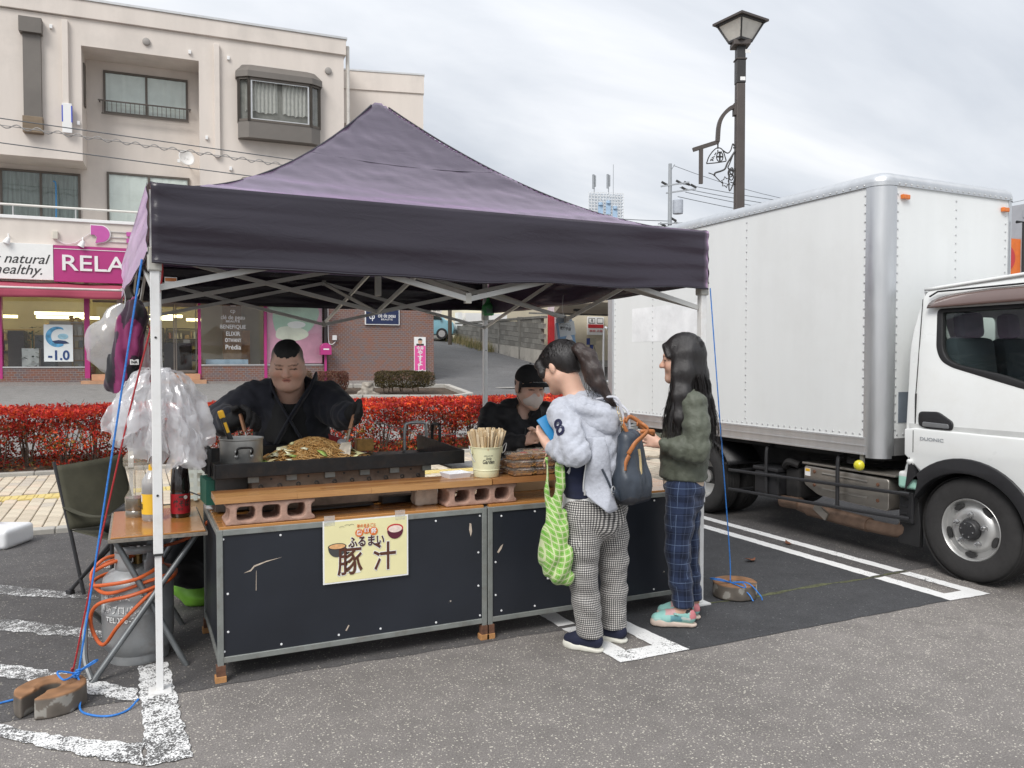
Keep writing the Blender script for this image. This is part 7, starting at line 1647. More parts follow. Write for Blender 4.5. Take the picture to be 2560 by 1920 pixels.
S=SDF((-.22,-.24,.98),(.24,.22,1.32),.007);S.chain([(-.115,.01,1.21),(-.055,-.065,1.185),(.045,-.075,1.14),(.105,-.005,1.15),(.075,.09,1.19)],[.034,.045,.052,.046,.03],.02);S.rc((-.03,-.06,1.15),(.07,-.07,1.10),.045,.05,.02);S.rc((-.06,.05,1.28),(-.02,.01,1.19),.05,.055,.015,sub=True);S.wrinkle(.008,40,8,dirs=[(.6,.7,.8),(.3,-.2,1),(.8,.2,.6)]);sdfpart(S,'hood',HOOD,hoo)
MB().tube(catmull([(-.205,-.135,1.005),(-.17,-.16,1.05),(-.145,-.13,1.04),(-.155,-.085,.985),(-.19,-.10,.955),(-.205,-.135,1.005)],4),.006,6).build('cuff_rib',HOOD,hoo)
tx8=text('8',.12,mat('print_navy',(.012,.014,.05),.8),hoo,(0,0,0),ext=.0015,off=.0016,width=.052)
_u=(Vector(LS)-Vector(LE)).normalized();_n=Vector((-.62,-.78,.1));_n=(_n-_u*_n.dot(_u)).normalized();_x=_u.cross(_n);_c=Vector((-.122,-.140,1.085))
for v in tx8.data.vertices:a=v.co.x*tx8.scale.x/.07;v.co=_c+_u*v.co.y+(_x*math.sin(a)+_n*math.cos(a))*(.0715+v.co.z)
tx8.scale=(1,1,1);tx8.rotation_euler=(0,0,0)
# loose left front of the hoodie, with zip
flp=MB().grid(lambda u,v:(lerp(-.045,.035,u)+lerp(0,.10,u)*v*.8+.012*math.sin(u*7+v*5),-.155-.035*math.sin(3.1*u)-.02*v+.012*math.sin(v*9+u*4),lerp(1.06,.80-.07*math.sin(u*2.4)-.035*u,v)),22,28).build('front_panel',HOOD,hoo,smooth=True,solid=.006)
MB().tube([(-.047+.008*math.sin(t*5),-.162-.02*t,lerp(1.055,.815,t))for t in np.linspace(0,1,14)],.0035,5).box((-.05,-.188,.80),(.008,.006,.028)).build('zip',ALU,hoo)
S=SDF((-.24,-.22,.66),(.24,.22,1.10),.0075);S.chain([(-.045,.005,1.03),(-.035,-.005,.90),(-.012,-.005,.775)],[.125,.136,.142],.04,flat=(fd,.9));S.wrinkle(.006,36,2,dirs=[(.1,.1,1),(.3,.2,1)]);S.cut((0,0,.752),(0,0,-1));sdfpart(S,'sweater',mat('sweater_navy',(.012,.016,.042),.95,var=.15,sheen=.15,bump=.2,bscale=200),pw)
S=SDF((-.24,-.22,.62),(.24,.22,.86),.0075);S.rc((-.008,-.005,.80),(.0,-.005,.73),.142,.150,.02,flat=(fd,.9));S.wrinkle(.005,40,4);S.cut((0,0,.722),(.12,0,-1));S.cut((0,0,.80),(0,0,1));sdfpart(S,'shirt_hem',mat('shirt_white',(.75,.75,.74),.9,var=.03),pw)
S=SDF((-.24,-.24,.03),(.30,.26,.80),.0075);S.ell((.018,.0,.70),(.160,.135,.085),.03,rot=Matrix.Rotation(R(40),4,'Z'));S.ell((.06,-.05,.64),(.095,.09,.09),.05)
S.chain([lHip,(-.052,-.062,.53),lK,(-.03,-.06,.24),(-.008,-.055,.075)],[.097,.084,.069,.062,.062],.03);S.chain([rHip,(.105,.062,.53),rK,(.122,.072,.24),(.125,.075,.085)],[.095,.082,.067,.060,.060],.03)
S.wrinkle(.0065,34,7,dirs=[(.3,.1,1),(-.3,.2,1),(.6,.3,.7),(.1,.1,1.0)],n=6);S.cut((0,0,.068),(0,0,-1));S.cut((0,0,.768),(0,0,1))
sdfpart(S,'trousers',GINGHAM,pw,2,uv=leg_uv([(lHip,lK,.085),(lK,lA,.072),(rHip,rK,.085),(rK,rA,.07)]))
NAVYK=mat('shoe_navy',(.010,.013,.035),.85,var=.2,bump=.4,bscale=140);SOLEW=mat('sole_white',(.66,.65,.58),.6,var=.08,stain=(.35,.32,.26),stain_amt=.5)
PINKS=mat('sock_pink',(.62,.22,.20),.9)
for h_,t_,a in(((.040,-.085,0),(-.128,.005,0),lA),((.175,.045,0),(.012,.135,0),rA)):
    so=shoe(pw,h_,t_,1.03,NAVYK,SOLEW,.07);MB().lathe([(.038,0),(.041,.018),(.036,.03)],(h_[0]-.045,h_[1]+.022,.078),16,Matrix.Rotation(R(10),4,'X'),caps=False).build('heel_tab',PINKS,so,smooth=True,solid=.004)
    for i in range(3):v0=Vector(h_).lerp(Vector(t_),.56+.07*i);MB().tube([(v0.x-.016,v0.y-.018,.078-.008*i),(v0.x,v0.y,.086-.008*i),(v0.x+.016,v0.y+.018,.078-.008*i)],.003,5).build('lace',PINKS,so)
# hair: cap, bun line, tail
S=SDF((-.33,-.15,1.20),(.16,.30,1.56),.006)
S.ell(hd.p(0,-.022,.042),(.088,.106,.092),.01,rot=hd.R);S.ell(hd.p(0,-.06,.0),(.074,.06,.075),.03,rot=hd.R)
S.chain([hd.p(0,.080,.085),hd.p(-.045,.088,.045),hd.p(-.066,.074,-.005),hd.p(-.072,.062,-.07)],[.018,.018,.012,.004],.03);S.rc(hd.p(0,.078,.085),hd.p(.05,.075,.05),.014,.012,.02)
S.rc(hd.p(0,.16,-.03),hd.p(0,.12,-.12),.078,.085,.02,sub=True);S.rc(hd.p(-.11,.02,-.06),hd.p(-.06,.10,-.11),.05,.05,.02,sub=True);S.rc(hd.p(.11,.02,-.06),hd.p(.06,.10,-.11),.05,.05,.02,sub=True);S.ell(hd.p(0,-.07,-.115),(.08,.08,.05),.02,sub=True,rot=hd.R)
S.wrinkle(.0014,110,3,dirs=[(1,.2,.1),(.6,.8,.1)]);hr=sdfpart(S,'hair',HAIRM,pw,1)
S=SDF((-.16,-.16,1.10),(.20,.16,1.56),.006);S.chain([(-.093,.045,1.470),(-.06,.015,1.478),(-.02,-.01,1.44),(.005,-.03,1.37),(.03,-.045,1.31),(.075,-.055,1.24),(.105,-.05,1.20)],[.018,.030,.042,.044,.034,.016,.005],.02);S.chain([(-.02,-.01,1.40),(-.01,-.03,1.33),(.0,-.04,1.30)],[.03,.02,.006],.02);S.wrinkle(.003,110,8,dirs=[(1,.3,.5),(.6,1,.4),(.9,-.5,.5)])
sdfpart(S,'ponytail',mat('hair_brown',(.028,.016,.013),.4,var=.4,scale=5,stretch=(30,30,2),bump=.5,bscale=14,bdist=.006,spec=.6),hr,1)
MB().tube([(-.088+.004*math.cos(t)*1,.042+.018*math.cos(t),1.472+.020*math.sin(t))for t in(k*.5236 for k in range(12))],.007,7,True).build('hair_tie',mat('tie_pink',(.62,.10,.16),.7),hr)
r=random.Random(21);tie=Vector((-.098,.048,1.470));pa=[]
for i in range(320):
    a,q=r.uniform(.6,5.7),r.uniform(.9,1.75);p0=scalp(hd,q,a);pm_=[scalp(hd,lerp(q,.5,t),a+.0*t,1.02).lerp(tie,t**2)for t in(0,.3,.6,.85)];pa.append([v for v in pm_]+[tie+Vector((r.uniform(-.008,.008),r.uniform(-.008,.008),r.uniform(-.01,.01)))])
strands(hr,pa);pa=[];tl=[Vector(v)for v in((-.093,.045,1.470),(-.06,.015,1.478),(-.02,-.01,1.44),(.005,-.03,1.37),(.03,-.045,1.31),(.075,-.055,1.24),(.105,-.05,1.20))];tr_=[.016,.031,.044,.046,.037,.022,.014]
for i in range(260):
    a=r.uniform(0,6.28);k0=r.uniform(.75,1.06);e_=r.choice((5,6,7,7));pa.append(catmull([tl[j]+Vector((math.cos(a+.12*j),math.sin(a+.12*j)*.8,.35*math.sin(a)))*tr_[j]*k0+Vector((r.uniform(-.003,.003),0,0))for j in range(e_)],2))
strands(hr,pa,m=MATS['hair_brown'])
fl_=MB();r=random.Random(2)
for i in range(26):
    a=Vector((.0+r.uniform(-.03,.03),-.03+r.uniform(-.02,.02),1.36+r.uniform(-.05,.06)));fl_.tube(catmull([a,a+Vector((r.uniform(-.02,.05),r.uniform(-.03,.01),-.05)),a+Vector((r.uniform(-.02,.10),r.uniform(-.04,.01),-.10+r.uniform(-.03,.05)))],4),[.0016]*8+[.0006],4)
fl_.build('stray_hairs',HAIRM,hr)['kind']='stuff'
gl=MB();gl.tube([hd.p(-.031+.020*math.cos(t),.108,.0+.016*math.sin(t))for t in(k*.5236 for k in range(12))],.0016,5,True).tube([hd.p(.031+.020*math.cos(t),.108,.016*math.sin(t))for t in(k*.5236 for k in range(12))],.0016,5,True).tube([hd.p(-.051,.106,.004),hd.p(-.083,.02,.008),hd.p(-.083,-.01,.0)],.0016,5).tube([hd.p(.051,.106,.004),hd.p(.083,.02,.008)],.0016,5)
gl.build('glasses',INKM,pw)
# wallet phone in the hand
ph=thing('phone_case','blue phone case held up by the ponytailed customer','phone',tuple(WP+Matrix.Rotation(VR,3,'Z')@Vector((-.208,-.052,1.098))),VR)
Mp=Matrix.Rotation(R(-28),4,'Y')@Matrix.Rotation(R(22),4,'Z')@Matrix.Rotation(R(-18),4,'X');MB().box((0,0,0),(.078,.011,.128),Mp).build('case',mat('case_blue',(.012,.19,.42),.4,var=.06),ph,bevel=.005,smooth=True,seg=3)
# shoulder bag worn as a backpack
LEATH=mat('bag_leather',(.036,.046,.062),.42,var=.2,scale=12,bump=.15,bscale=30,bdist=.01);TAN=mat('strap_tan',(.40,.145,.045),.5,var=.12,scale=20);GOLD=mat('brass_gold',(.62,.48,.26),.3,metal=.9)
bp=thing('backpack','dark navy leather backpack with tan handles on the grey hoodie','backpack',tuple(WP),VR);bn=Vector((.78,-.62,0));bs=Vector((.62,.78,0));bc=Vector((.185,-.10,.915))
def bpnt(s_,n_,z):v=bc+bs*s_+bn*n_;return(v.x,v.y,bc.z+z)
S=SDF((-.05,-.34,.68),(.44,.14,1.16),.0075);Rb=Matrix.Rotation(math.atan2(bs.y,bs.x),4,'Z')
S.rbox(bpnt(0,0,-.10),(.098,.062,.075),.045,.02,rot=Rb);S.rc(bpnt(-.045,0,-.10),bpnt(-.03,-.01,.12),.066,.042,.04);S.rc(bpnt(.045,0,-.10),bpnt(.03,-.01,.12),.066,.042,.04);S.rc(bpnt(-.035,-.015,.14),bpnt(.04,-.015,.14),.022,None,.03);S.wrinkle(.006,40,6,dirs=[(.6,.8,.2),(.5,.6,-.3)]);bag=sdfpart(S,'bag',LEATH,bp)
S=SDF((-.05,-.34,.68),(.44,.14,.90),.0075);S.rbox(bpnt(0,0,-.145),(.102,.067,.034),.03,.02,rot=Rb);sdfpart(S,'base_panel',mat('bag_base',(.018,.019,.024),.35,var=.2),bag)
MB().tube([bpnt(-.022+.012*math.sin(t*2.2),.064-.020*t,lerp(-.075,.085,t))for t in np.linspace(0,1,8)],.0075,6).build('zip',GOLD,bag,smooth=True);MB().tube([bpnt(.028,.060-.024*t,lerp(-.10,.10,t))for t in np.linspace(0,1,6)],.003,5).build('seam',INKM,bag)
def strapgrid(pts,w_,m,par,name,th=.004,up=(0,0,1)):
    c=catmull(pts,6);mb=MB();vs_=[]
    for i,p in enumerate(c):
        d=(c[min(i+1,len(c)-1)]-c[max(i-1,0)]).normalized();s_=d.cross(Vector(up));s_=(s_.normalized()if s_.length>.05 else Vector((1,0,0)));n_=s_.cross(d).normalized();vs_+=[p+n_*w_/2,p-n_*w_/2]
    mb.add(vs_,[(2*i,2*i+1,2*i+3,2*i+2)for i in range(len(c)-1)]);return mb.build(name,m,par,smooth=True,solid=th)
strapgrid([bpnt(-.085,.03,.065),bpnt(-.07,.06,.12),bpnt(.0,.07,.155),bpnt(.06,.055,.175),bpnt(.075,.01,.20),bpnt(.02,-.02,.235),bpnt(-.04,-.01,.215)],.020,TAN,bag,'handle',.005);strapgrid([bpnt(.03,.03,.165),bpnt(.08,.07,.165),bpnt(.13,.05,.145),bpnt(.145,.01,.155),bpnt(.10,-.01,.185),bpnt(.05,.0,.2)],.020,TAN,bag,'handle',.005);strapgrid([bpnt(-.085,.035,.06),bpnt(-.105,.03,.03),bpnt(-.11,.03,-.01)],.022,TAN,bag,'handle_tab',.005);strapgrid([bpnt(-.03,.0,.15),bpnt(-.05,-.015,.20),bpnt(-.03,-.02,.235)],.016,TAN,bag,'handle_tab',.005)
MB().tube(catmull([bpnt(-.02,-.02,.16),bpnt(-.03,-.035,.25),bpnt(-.05,-.06,.33),(.02,-.03,1.235)],5),.006,6).build('strap',HOODIN,bag);MB().tube(catmull([bpnt(.03,-.03,.16),bpnt(.035,-.045,.26),(.10,.03,1.235)],5),.006,6).build('strap',HOODIN,bag);strapgrid([bpnt(-.09,.0,-.15),bpnt(-.13,.0,-.125),bpnt(-.15,-.01,-.105)],.03,LEATH,bag,'lower_strap');MB().tube([bpnt(-.155+.016*math.cos(t),-.01,-.10+.018*math.sin(t))for t in(k*.6283 for k in range(10))],.0025,5,True).build('ring',ALU,bag);MB().tube(catmull([bpnt(-.16,-.02,-.09),bpnt(-.175,-.03,-.05),bpnt(-.19,-.05,.0)],5),.006,6).build('strap',LEATH,bag)
for i in range(7):a=bpnt(-.025-.003*i,-.025-.005*i,.175+.017*i);MB().tube([(a[0]+.006*math.cos(t),a[1]+.004*math.sin(t)*(i%2),a[2]+.010*math.sin(t))for t in(k*1.0472 for k in range(6))],.0022,5,True).build('chain_link',GOLD,bag)
# green shopping bag
def leafpat(t,u,v):
    fu,fv=mth(t,'FRACT',mth(t,'ADD',mth(t,'DIVIDE',u,.0265),50.0)),mth(t,'FRACT',mth(t,'ADD',mth(t,'DIVIDE',v,.0285),50.0));a=mth(t,'ABSOLUTE',mth(t,'SUBTRACT',fu,.5));b=mth(t,'ABSOLUTE',mth(t,'SUBTRACT',fv,.5));e_=mth(t,'MAXIMUM',a,b)
    q=mth(t,'MULTIPLY',a,b);c=mixc(t,mth(t,'LESS_THAN',e_,.40),(.50,.56,.32),(.24,.42,.11));c=mixc(t,mth(t,'MULTIPLY',mth(t,'LESS_THAN',e_,.40),mth(t,'LESS_THAN',mth(t,'MINIMUM',a,b),.05)),c,(.11,.36,.03));return c
TOTE=clothpat('tote_green',leafpat,.8,.3)
tb_=thing('shopping_bag','lime green leaf-patterned shopping bag hanging from the customer arm','shopping bag',tuple(WP),VR);S=SDF((-.34,-.30,.28),(-.04,.04,.96),.007)
S.chain([(-.175,-.135,.70),(-.185,-.135,.60),(-.185,-.135,.48),(-.175,-.13,.43)],[.020,.048,.070,.062],.03,flat=((.35,.94,0),.62));S.rc((-.172,-.135,.40),(-.155,-.13,.385),.05,.04,.03);S.chain([(-.165,-.14,.93),(-.167,-.137,.82),(-.170,-.136,.70)],[.012,.015,.024],.012,flat=((.35,.94,0),.5));S.chain([(-.222,-.13,.95),(-.225,-.13,.80),(-.215,-.133,.66)],[.007,.007,.018],.012);S.wrinkle(.012,26,9,dirs=[(1,.2,.15),(.9,-.3,-.1),(1,.5,.2)]);sdfpart(S,'bag',TOTE,tb_,2,uv=lambda V:np.stack([V[:,0]*.94+V[:,1]*.5+.04*np.sin(V[:,2]*9),V[:,2]+.02*np.sin(V[:,0]*30),V[:,1]],1))
single(MB().box((0,0,0),(.085,.003,.075),Matrix.Rotation(R(35),4,'Y')@Matrix.Rotation(R(20),4,'Z')),'white_envelope',PWHITE,'white folded paper held under the grey sleeve','paper').location=tuple(WP+Matrix.Rotation(VR,3,'Z')@Vector((-.088,-.10,.895)))
# ------------------------------------------------ girl with long black hair
GP=Vector((2.655,3.48,0));pg=thing('person','girl with long black hair in an olive jacket and dark tartan trousers','person',tuple(GP),VR);hg_=Head((.005,.0,1.432),(-.95,.28,-.12),1.0)
LS,LE,LWr=(.045,-.115,1.195),(.055,-.165,.955),(-.115,-.10,.985);RS,RE,RWr=(.035,.115,1.195),(.03,.17,.955),(-.13,.09,.99)
lHip,lK,lA=(.0,-.055,.73),(-.022,-.062,.415),(.008,-.062,.095);rHip,rK,rA=(.045,.06,.73),(.055,.065,.42),(.085,.065,.11)
S=SDF((-.24,-.24,-.02),(.22,.26,1.62),.0075);hg_.add(S);S.rc(hg_.p(0,-.03,-.06),(.03,.0,1.20),.045,.05,.03);S.chain([(.035,0,1.16),(.03,0,.98),(.025,0,.78)],[.09,.09,.095],.04)
for a,b,c in((LS,LE,LWr),(RS,RE,RWr)):S.rc((.035,0,1.17),a,.06,.045,.03);S.chain([a,b,c],[.042,.034,.025],.02)
for a,b,c in((lHip,lK,lA),(rHip,rK,rA)):S.chain([a,b,c],[.065,.05,.034],.03);S.rc(c,(c[0]-.06,c[1],.05),.033,.028,.02)
hand(S,LWr,(-.9,.25,.2),(-.1,.2,.95),(-.1,-.95,.2),.9,.55);hand(S,RWr,(-.9,-.3,.2),(-.1,-.2,.95),(-.1,.95,.2),.9,.55);sdfpart(S,'body',SKIN,pg,2,lambda V:skincol(V,hg_,(.62,.385,.29)))
OLV=mat('jacket_olive',(.085,.095,.070),.62,var=.1,scale=5,sheen=.1,bump=.55,bscale=20,bdist=.018)
S=SDF((-.24,-.28,.70),(.26,.30,1.36),.0075);S.chain([(.035,0,1.17),(.03,0,1.05),(.025,0,.92),(.02,0,.81)],[.090,.110,.118,.124],.04);S.rc((.035,0,1.18),LS,.08,.062,.04);S.rc((.035,0,1.18),RS,.08,.062,.04);S.chain([LS,(.055,-.15,1.08),LE],[.064,.064,.060],.03);S.chain([LE,(-.03,-.14,.965),(-.10,-.105,.982)],[.058,.05,.036],.03);S.chain([RS,RE,(-.11,.10,.985)],[.062,.056,.036],.03)
S.chain([(-.02,-.06,1.245),(.06,-.06,1.245),(.10,.0,1.245),(.06,.06,1.245)],[.03,.036,.042,.03],.03);S.chain([(.11,-.02,1.22),(.14,.0,1.16),(.13,.02,1.10)],[.03,.034,.02],.03);S.chain([(.12,-.06,1.0),(.15,-.03,.98)],[.03,.02],.03)
S.wrinkle(.0065,52,11,dirs=[(.4,.3,.9),(.8,.2,.4),(.3,.2,1),(1,.1,-.3)],n=6);S.cut((0,0,.785),(-.06,0,-1));jk=sdfpart(S,'jacket',OLV,pg)
MB().tube([(.024+.108*math.cos(t)*1.02,.108*math.sin(t)*1.02,.795+.006*math.sin(3*t))for t in(k*.2618 for k in range(24))],.010,6,True).build('hem_band',OLV,jk,smooth=True)
MB().tube(catmull([(.0,-.105,1.21),(.06,-.145,1.16),(.075,-.155,1.10),(.09,-.125,1.06)],5),.005,6).build('shoulder_seam',mat('olive_dark',(.05,.056,.042),.7),jk)
S=SDF((-.2,-.2,.70),(.22,.2,.86),.0075);S.rc((.022,0,.82),(.022,0,.76),.108,.110,.02);S.wrinkle(.004,50,3);S.cut((0,0,.752),(-.06,0,-1));sdfpart(S,'shirt_hem',mat('shirt_beige',(.58,.46,.36),.9,var=.05),pg)
S=SDF((-.2,-.22,.06),(.24,.22,.84),.0075);S.ell((.022,0,.75),(.108,.105,.07),.03);S.ell((.055,0,.68),(.075,.09,.08),.04);S.chain([lHip,(-.01,-.058,.57),lK,(-.005,-.062,.25),(.012,-.062,.115)],[.082,.073,.062,.056,.054],.03);S.chain([rHip,(.05,.062,.57),rK,(.068,.065,.25),(.087,.065,.13)],[.080,.07,.06,.054,.052],.03);S.wrinkle(.0055,34,13,dirs=[(.3,.1,1),(-.3,.2,1),(.5,.2,.8)],n=5);S.cut((0,0,.108),(0,0,-1));S.cut((0,0,.80),(0,0,1));sdfpart(S,'trousers',TARTAN,pg,2,uv=leg_uv([(lHip,lK,.072),(lK,lA,.058),(rHip,rK,.072),(rK,rA,.056)]))
MINT=attrmat('shoe_mint',.6,var=.15,bump=.2,bscale=120)
def mintcol(heel,d,L,z0):
    def fn(V):
        t=((V[:,0]-heel.x)*d.x+(V[:,1]-heel.y)*d.y)/L;z=V[:,2]-z0;c=np.tile((.30,.58,.53),(len(V),1));m=(t>.32)&(t<.58)&(z>.03)&(z<.062);c[m]=(.13,.33,.37);m=(t<.14)&(z>.045);c[m]=(.62,.22,.24);m=(t>.45)&(t<.68)&(z>.066);c[m]=(.60,.36,.36);m=(t>.12)&(t<.34)&(np.abs(z-.036-t*.05)<.007);c[m]=(.60,.66,.62);m=(t>.78)&(z<.045);c[m]=(.42,.62,.58);return c
    return fn
SOLEP=mat('sole_pinkish',(.58,.47,.40),.7,var=.1,stain=(.4,.33,.27),stain_amt=.5)
for h_,t_,nm in(((.075,-.07,.006),(-.160,-.045,.006),0),((.125,.055,.006),(-.10,.095,.006),1)):
    so=shoe(pg,h_,t_,.98,MINT,SOLEP,.062,accent=mintcol,seed=3);v0=Vector(h_).lerp(Vector(t_),.47);MB().box((v0.x,v0.y-.005,.078),(.024,.085,.006),Matrix.Rotation(R(12),4,'Y')).build('velcro_strap',mat('strap_mint',(.34,.60,.55),.7),so,bevel=.002)
    v0=Vector(h_).lerp(Vector(t_),.22);MB().lathe([(.034,0),(.036,.012),(.034,.024)],(v0.x,v0.y,.078),16,caps=False).build('sock',INKM,so,smooth=True)
S=SDF((-.20,-.24,.92),(.26,.24,1.62),.0065);S.ell(hg_.p(0,-.022,.046),(.090,.108,.096),.01,rot=hg_.R);S.rc(hg_.p(-.02,.078,.080),hg_.p(-.07,.062,.02),.014,.012,.02);S.rc(hg_.p(.02,.078,.080),hg_.p(.07,.062,.02),.014,.012,.02)
S.chain([(.02,-.072,1.46),(.012,-.086,1.36),(-.006,-.108,1.24),(-.028,-.122,1.12),(-.034,-.122,1.02)],[.046,.042,.034,.024,.006],.04);S.chain([(-.030,-.068,1.45),(-.040,-.080,1.36),(-.045,-.105,1.24),(-.05,-.118,1.12)],[.022,.020,.016,.008],.03)
S.chain([(.072,.0,1.45),(.084,-.02,1.34),(.100,-.045,1.23),(.122,-.06,1.12),(.135,-.06,1.03)],[.060,.056,.046,.032,.006],.04);S.chain([(.03,.07,1.47),(.04,.09,1.34),(.03,.12,1.22),(.0,.12,1.05)],[.045,.045,.036,.01],.03);S.rc((.06,-.03,1.44),(.07,-.05,1.28),.06,.05,.03)
S.rc(hg_.p(0,.17,-.03),hg_.p(0,.13,-.14),.078,.09,.015,sub=True);S.wrinkle(.0018,110,5,dirs=[(1,.5,.0),(.5,1,.0),(1,-.4,.0)]);hr=sdfpart(S,'hair',HAIRM,pg,1)
r=random.Random(22);pa=[];hc=Vector((.005,0,1.432))
for i in range(900):
    az=r.uniform(.95,5.33);off=r.uniform(.98,1.03);p=[scalp(hg_,q,az,off)for q in(.12,.5,.9,1.3,1.62)];o_=(p[-1]-hc);o_.z=0;o_.normalize();wv=r.uniform(-.006,.006);ze=r.uniform(.98,1.16);q=p[-1];fw_=Vector((-.03,0,0))if o_.y<-.75 and o_.x<.35 else Vector((.02,0,0))
    p+=[q+o_*.006+Vector((wv,wv,-.10)),q+o_*.018+fw_*.3+Vector((-wv,wv,-.19)),q+o_*.026+fw_*.8+Vector((wv,0,-.28))];b=p[-1];p+=[Vector((b.x+fw_.x*.4+r.uniform(-.005,.005),b.y,lerp(b.z,ze,.55))),Vector((b.x+fw_.x*.7+r.uniform(-.008,.008),b.y+.004,min(ze,b.z-.02)))];pa.append(p)
strands(hr,pa,.0013)
fl_=MB();r=random.Random(4)
for i in range(60):
    if i%2:a=Vector((.12+r.uniform(-.03,.03),-.05+r.uniform(-.03,.02),1.22));b=a+Vector((.03+r.uniform(-.02,.02),-.02,-.12));c=b+Vector((r.uniform(-.02,.02),0,-.12+r.uniform(-.06,.04)))
    else:a=Vector((-.03+r.uniform(-.03,.05),-.115,1.25));b=a+Vector((-.03+r.uniform(-.02,.02),-.015,-.14));c=b+Vector((r.uniform(-.02,.02),0,-.12+r.uniform(-.06,.04)))
    fl_.tube(catmull([a,b,c],5),.0013,4)
fl_.build('stray_hairs',HAIRM,hr)['kind']='stuff'
# ------------------------------------------------ cook
MP=Vector((.846,4.89,0));pm=thing('person','heavy-set cook in a dark wrap jacket and black gloves frying noodles','person',tuple(MP),VR);hm_=Head((.070,-.30,1.412),(.17,-.90,-.40),1.06,fat=.95)
LS,LE,LWr=(-.175,-.12,1.195),(-.320,-.26,1.09),(-.185,-.46,1.095);RS,RE,RWr=(.245,-.12,1.195),(.365,-.24,1.12),(.455,-.44,1.125)
S=SDF((-.46,-.62,-.02),(.60,.28,1.64),.007);hm_.add(S,.006);S.ell(hm_.p(0,.03,-.105),np.array((.070,.055,.045))*1.06,.04,rot=hm_.R);S.rc(hm_.p(0,-.03,-.06),(.04,-.13,1.20),.080,.085,.03);S.chain([(.03,-.08,1.15),(.02,-.02,.95),(.02,0,.78)],[.115,.14,.15],.04)
for a,b,c in((LS,LE,LWr),(RS,RE,RWr)):S.chain([a,b,c],[.07,.055,.040],.03)
for q in(-1,1):S.chain([(q*.11+.02,.03,.72),(q*.13+.02,.03,.4),(q*.14+.02,.04,.09)],[.11,.08,.05],.04);S.rc((q*.14+.02,.04,.05),(q*.15+.02,-.12,.04),.045,.04,.02)
sdfpart(S,'body',SKIN,pm,2,lambda V:skincol(V,hm_,(.70,.44,.335),.85))
NVY=mat('jacket_navy',(.0085,.010,.018),.85,var=.2,scale=4,sheen=.12,bump=.3,bscale=14,bdist=.014)
S=SDF((-.48,-.56,.62),(.60,.30,1.40),.009);S.chain([(.03,-.09,1.20),(.025,-.06,1.08),(.02,-.03,.92),(.02,0,.72)],[.135,.195,.215,.22],.05,flat=((0,1,0),.85));S.rc((.03,-.09,1.20),LS,.125,.098,.05);S.rc((.03,-.09,1.20),RS,.125,.098,.05);S.chain([LS,(-.265,-.20,1.13),LE],[.10,.098,.088],.04);S.chain([LE,(-.265,-.36,1.09),(-.225,-.42,1.095)],[.084,.074,.066],.03);S.chain([RS,(.32,-.19,1.15),RE],[.10,.096,.085],.04);S.chain([RE,(.41,-.35,1.12),(.44,-.42,1.122)],[.080,.068,.056],.03)
S.rc((.075,-.28,1.30),(.06,-.33,1.17),.075,.035,.02,sub=True);S.rc(hm_.p(0,.02,-.08),(.055,-.16,1.22),.115,.10,.01,sub=True);S.wrinkle(.009,34,17,dirs=[(.6,.2,.7),(.3,.1,1),(.9,.2,-.3)],n=6);jk=sdfpart(S,'wrap_jacket',NVY,pm)
S=SDF((-.16,-.36,.95),(.24,.06,1.32),.009);S.rc((.05,-.13,1.17),(.03,-.12,1.0),.125,.15,.03);S.rc(hm_.p(0,.02,-.09),(.055,-.17,1.21),.085,.075,.01,sub=True);sdfpart(S,'undershirt',mat('tee_black',(.009,.009,.010),.9,var=.15),pm)
strapgrid([(-.055,-.10,1.335),(-.045,-.20,1.29),(.0,-.265,1.21),(.07,-.285,1.10),(.14,-.28,.98)],.055,NVY,jk,'collar_band',.010,up=(0,-1,.3));strapgrid([(.185,-.10,1.335),(.18,-.20,1.28),(.135,-.27,1.19),(.06,-.295,1.06),(.0,-.29,.95)],.055,NVY,jk,'collar_band',.010,up=(0,-1,.3))
S=SDF((-.3,-.3,.05),(.4,.3,.80),.011)
for q in(-1,1):S.chain([(q*.11+.02,.03,.74),(q*.13+.02,.03,.4),(q*.14+.02,.04,.07)],[.135,.11,.09],.04)
S.wrinkle(.008,30,4);S.cut((0,0,.06),(0,0,-1));sdfpart(S,'trousers',NVY,pm)
for q in(-1,1):shoe(pm,(q*.14+.02,.09,0),(q*.15+.02,-.17,0),1.2,INKM,INKM)
GLV=mat('glove_black',(.010,.010,.011),.9,var=.2,bump=.6,bscale=160)
S=SDF((-.32,-.66,.98),(.0,-.34,1.26),.006);hand(S,(-.165,-.475,1.105),(.55,-.35,.25),(-.35,-.45,.55),(-.2,.3,.75),1.45,1.25,.05,r0=.0105);S.rc((-.195,-.455,1.095),(-.15,-.48,1.11),.044,.046,.02);sdfpart(S,'glove',GLV,pm);MB().tube([(-.198+.004*math.sin(t),-.452+.040*math.cos(t),1.095+.042*math.sin(t))for t in(k*.524 for k in range(12))],.006,6,True).build('glove_cuff',mat('cuff_red',(.40,.03,.03),.8),pm);MB().lathe([(.050,0),(.046,.014),(.044,.022)],(-.222,-.425,1.092),16,Matrix.Rotation(R(70),4,'Y'),caps=False).build('inner_glove',filmmat('glove_clear',(.75,.70,.66),.55,.3,.3,.2),pm,smooth=True)
S=SDF((.36,-.66,.98),(.62,-.34,1.28),.006);hand(S,(.465,-.46,1.135),(.35,-.55,.30),(.1,-.5,.35),(.2,.2,.85),1.45,1.3,.05,thumb=-1,r0=.0105);S.rc((.452,-.435,1.125),(.48,-.48,1.14),.042,.046,.02);sdfpart(S,'glove',GLV,pm)
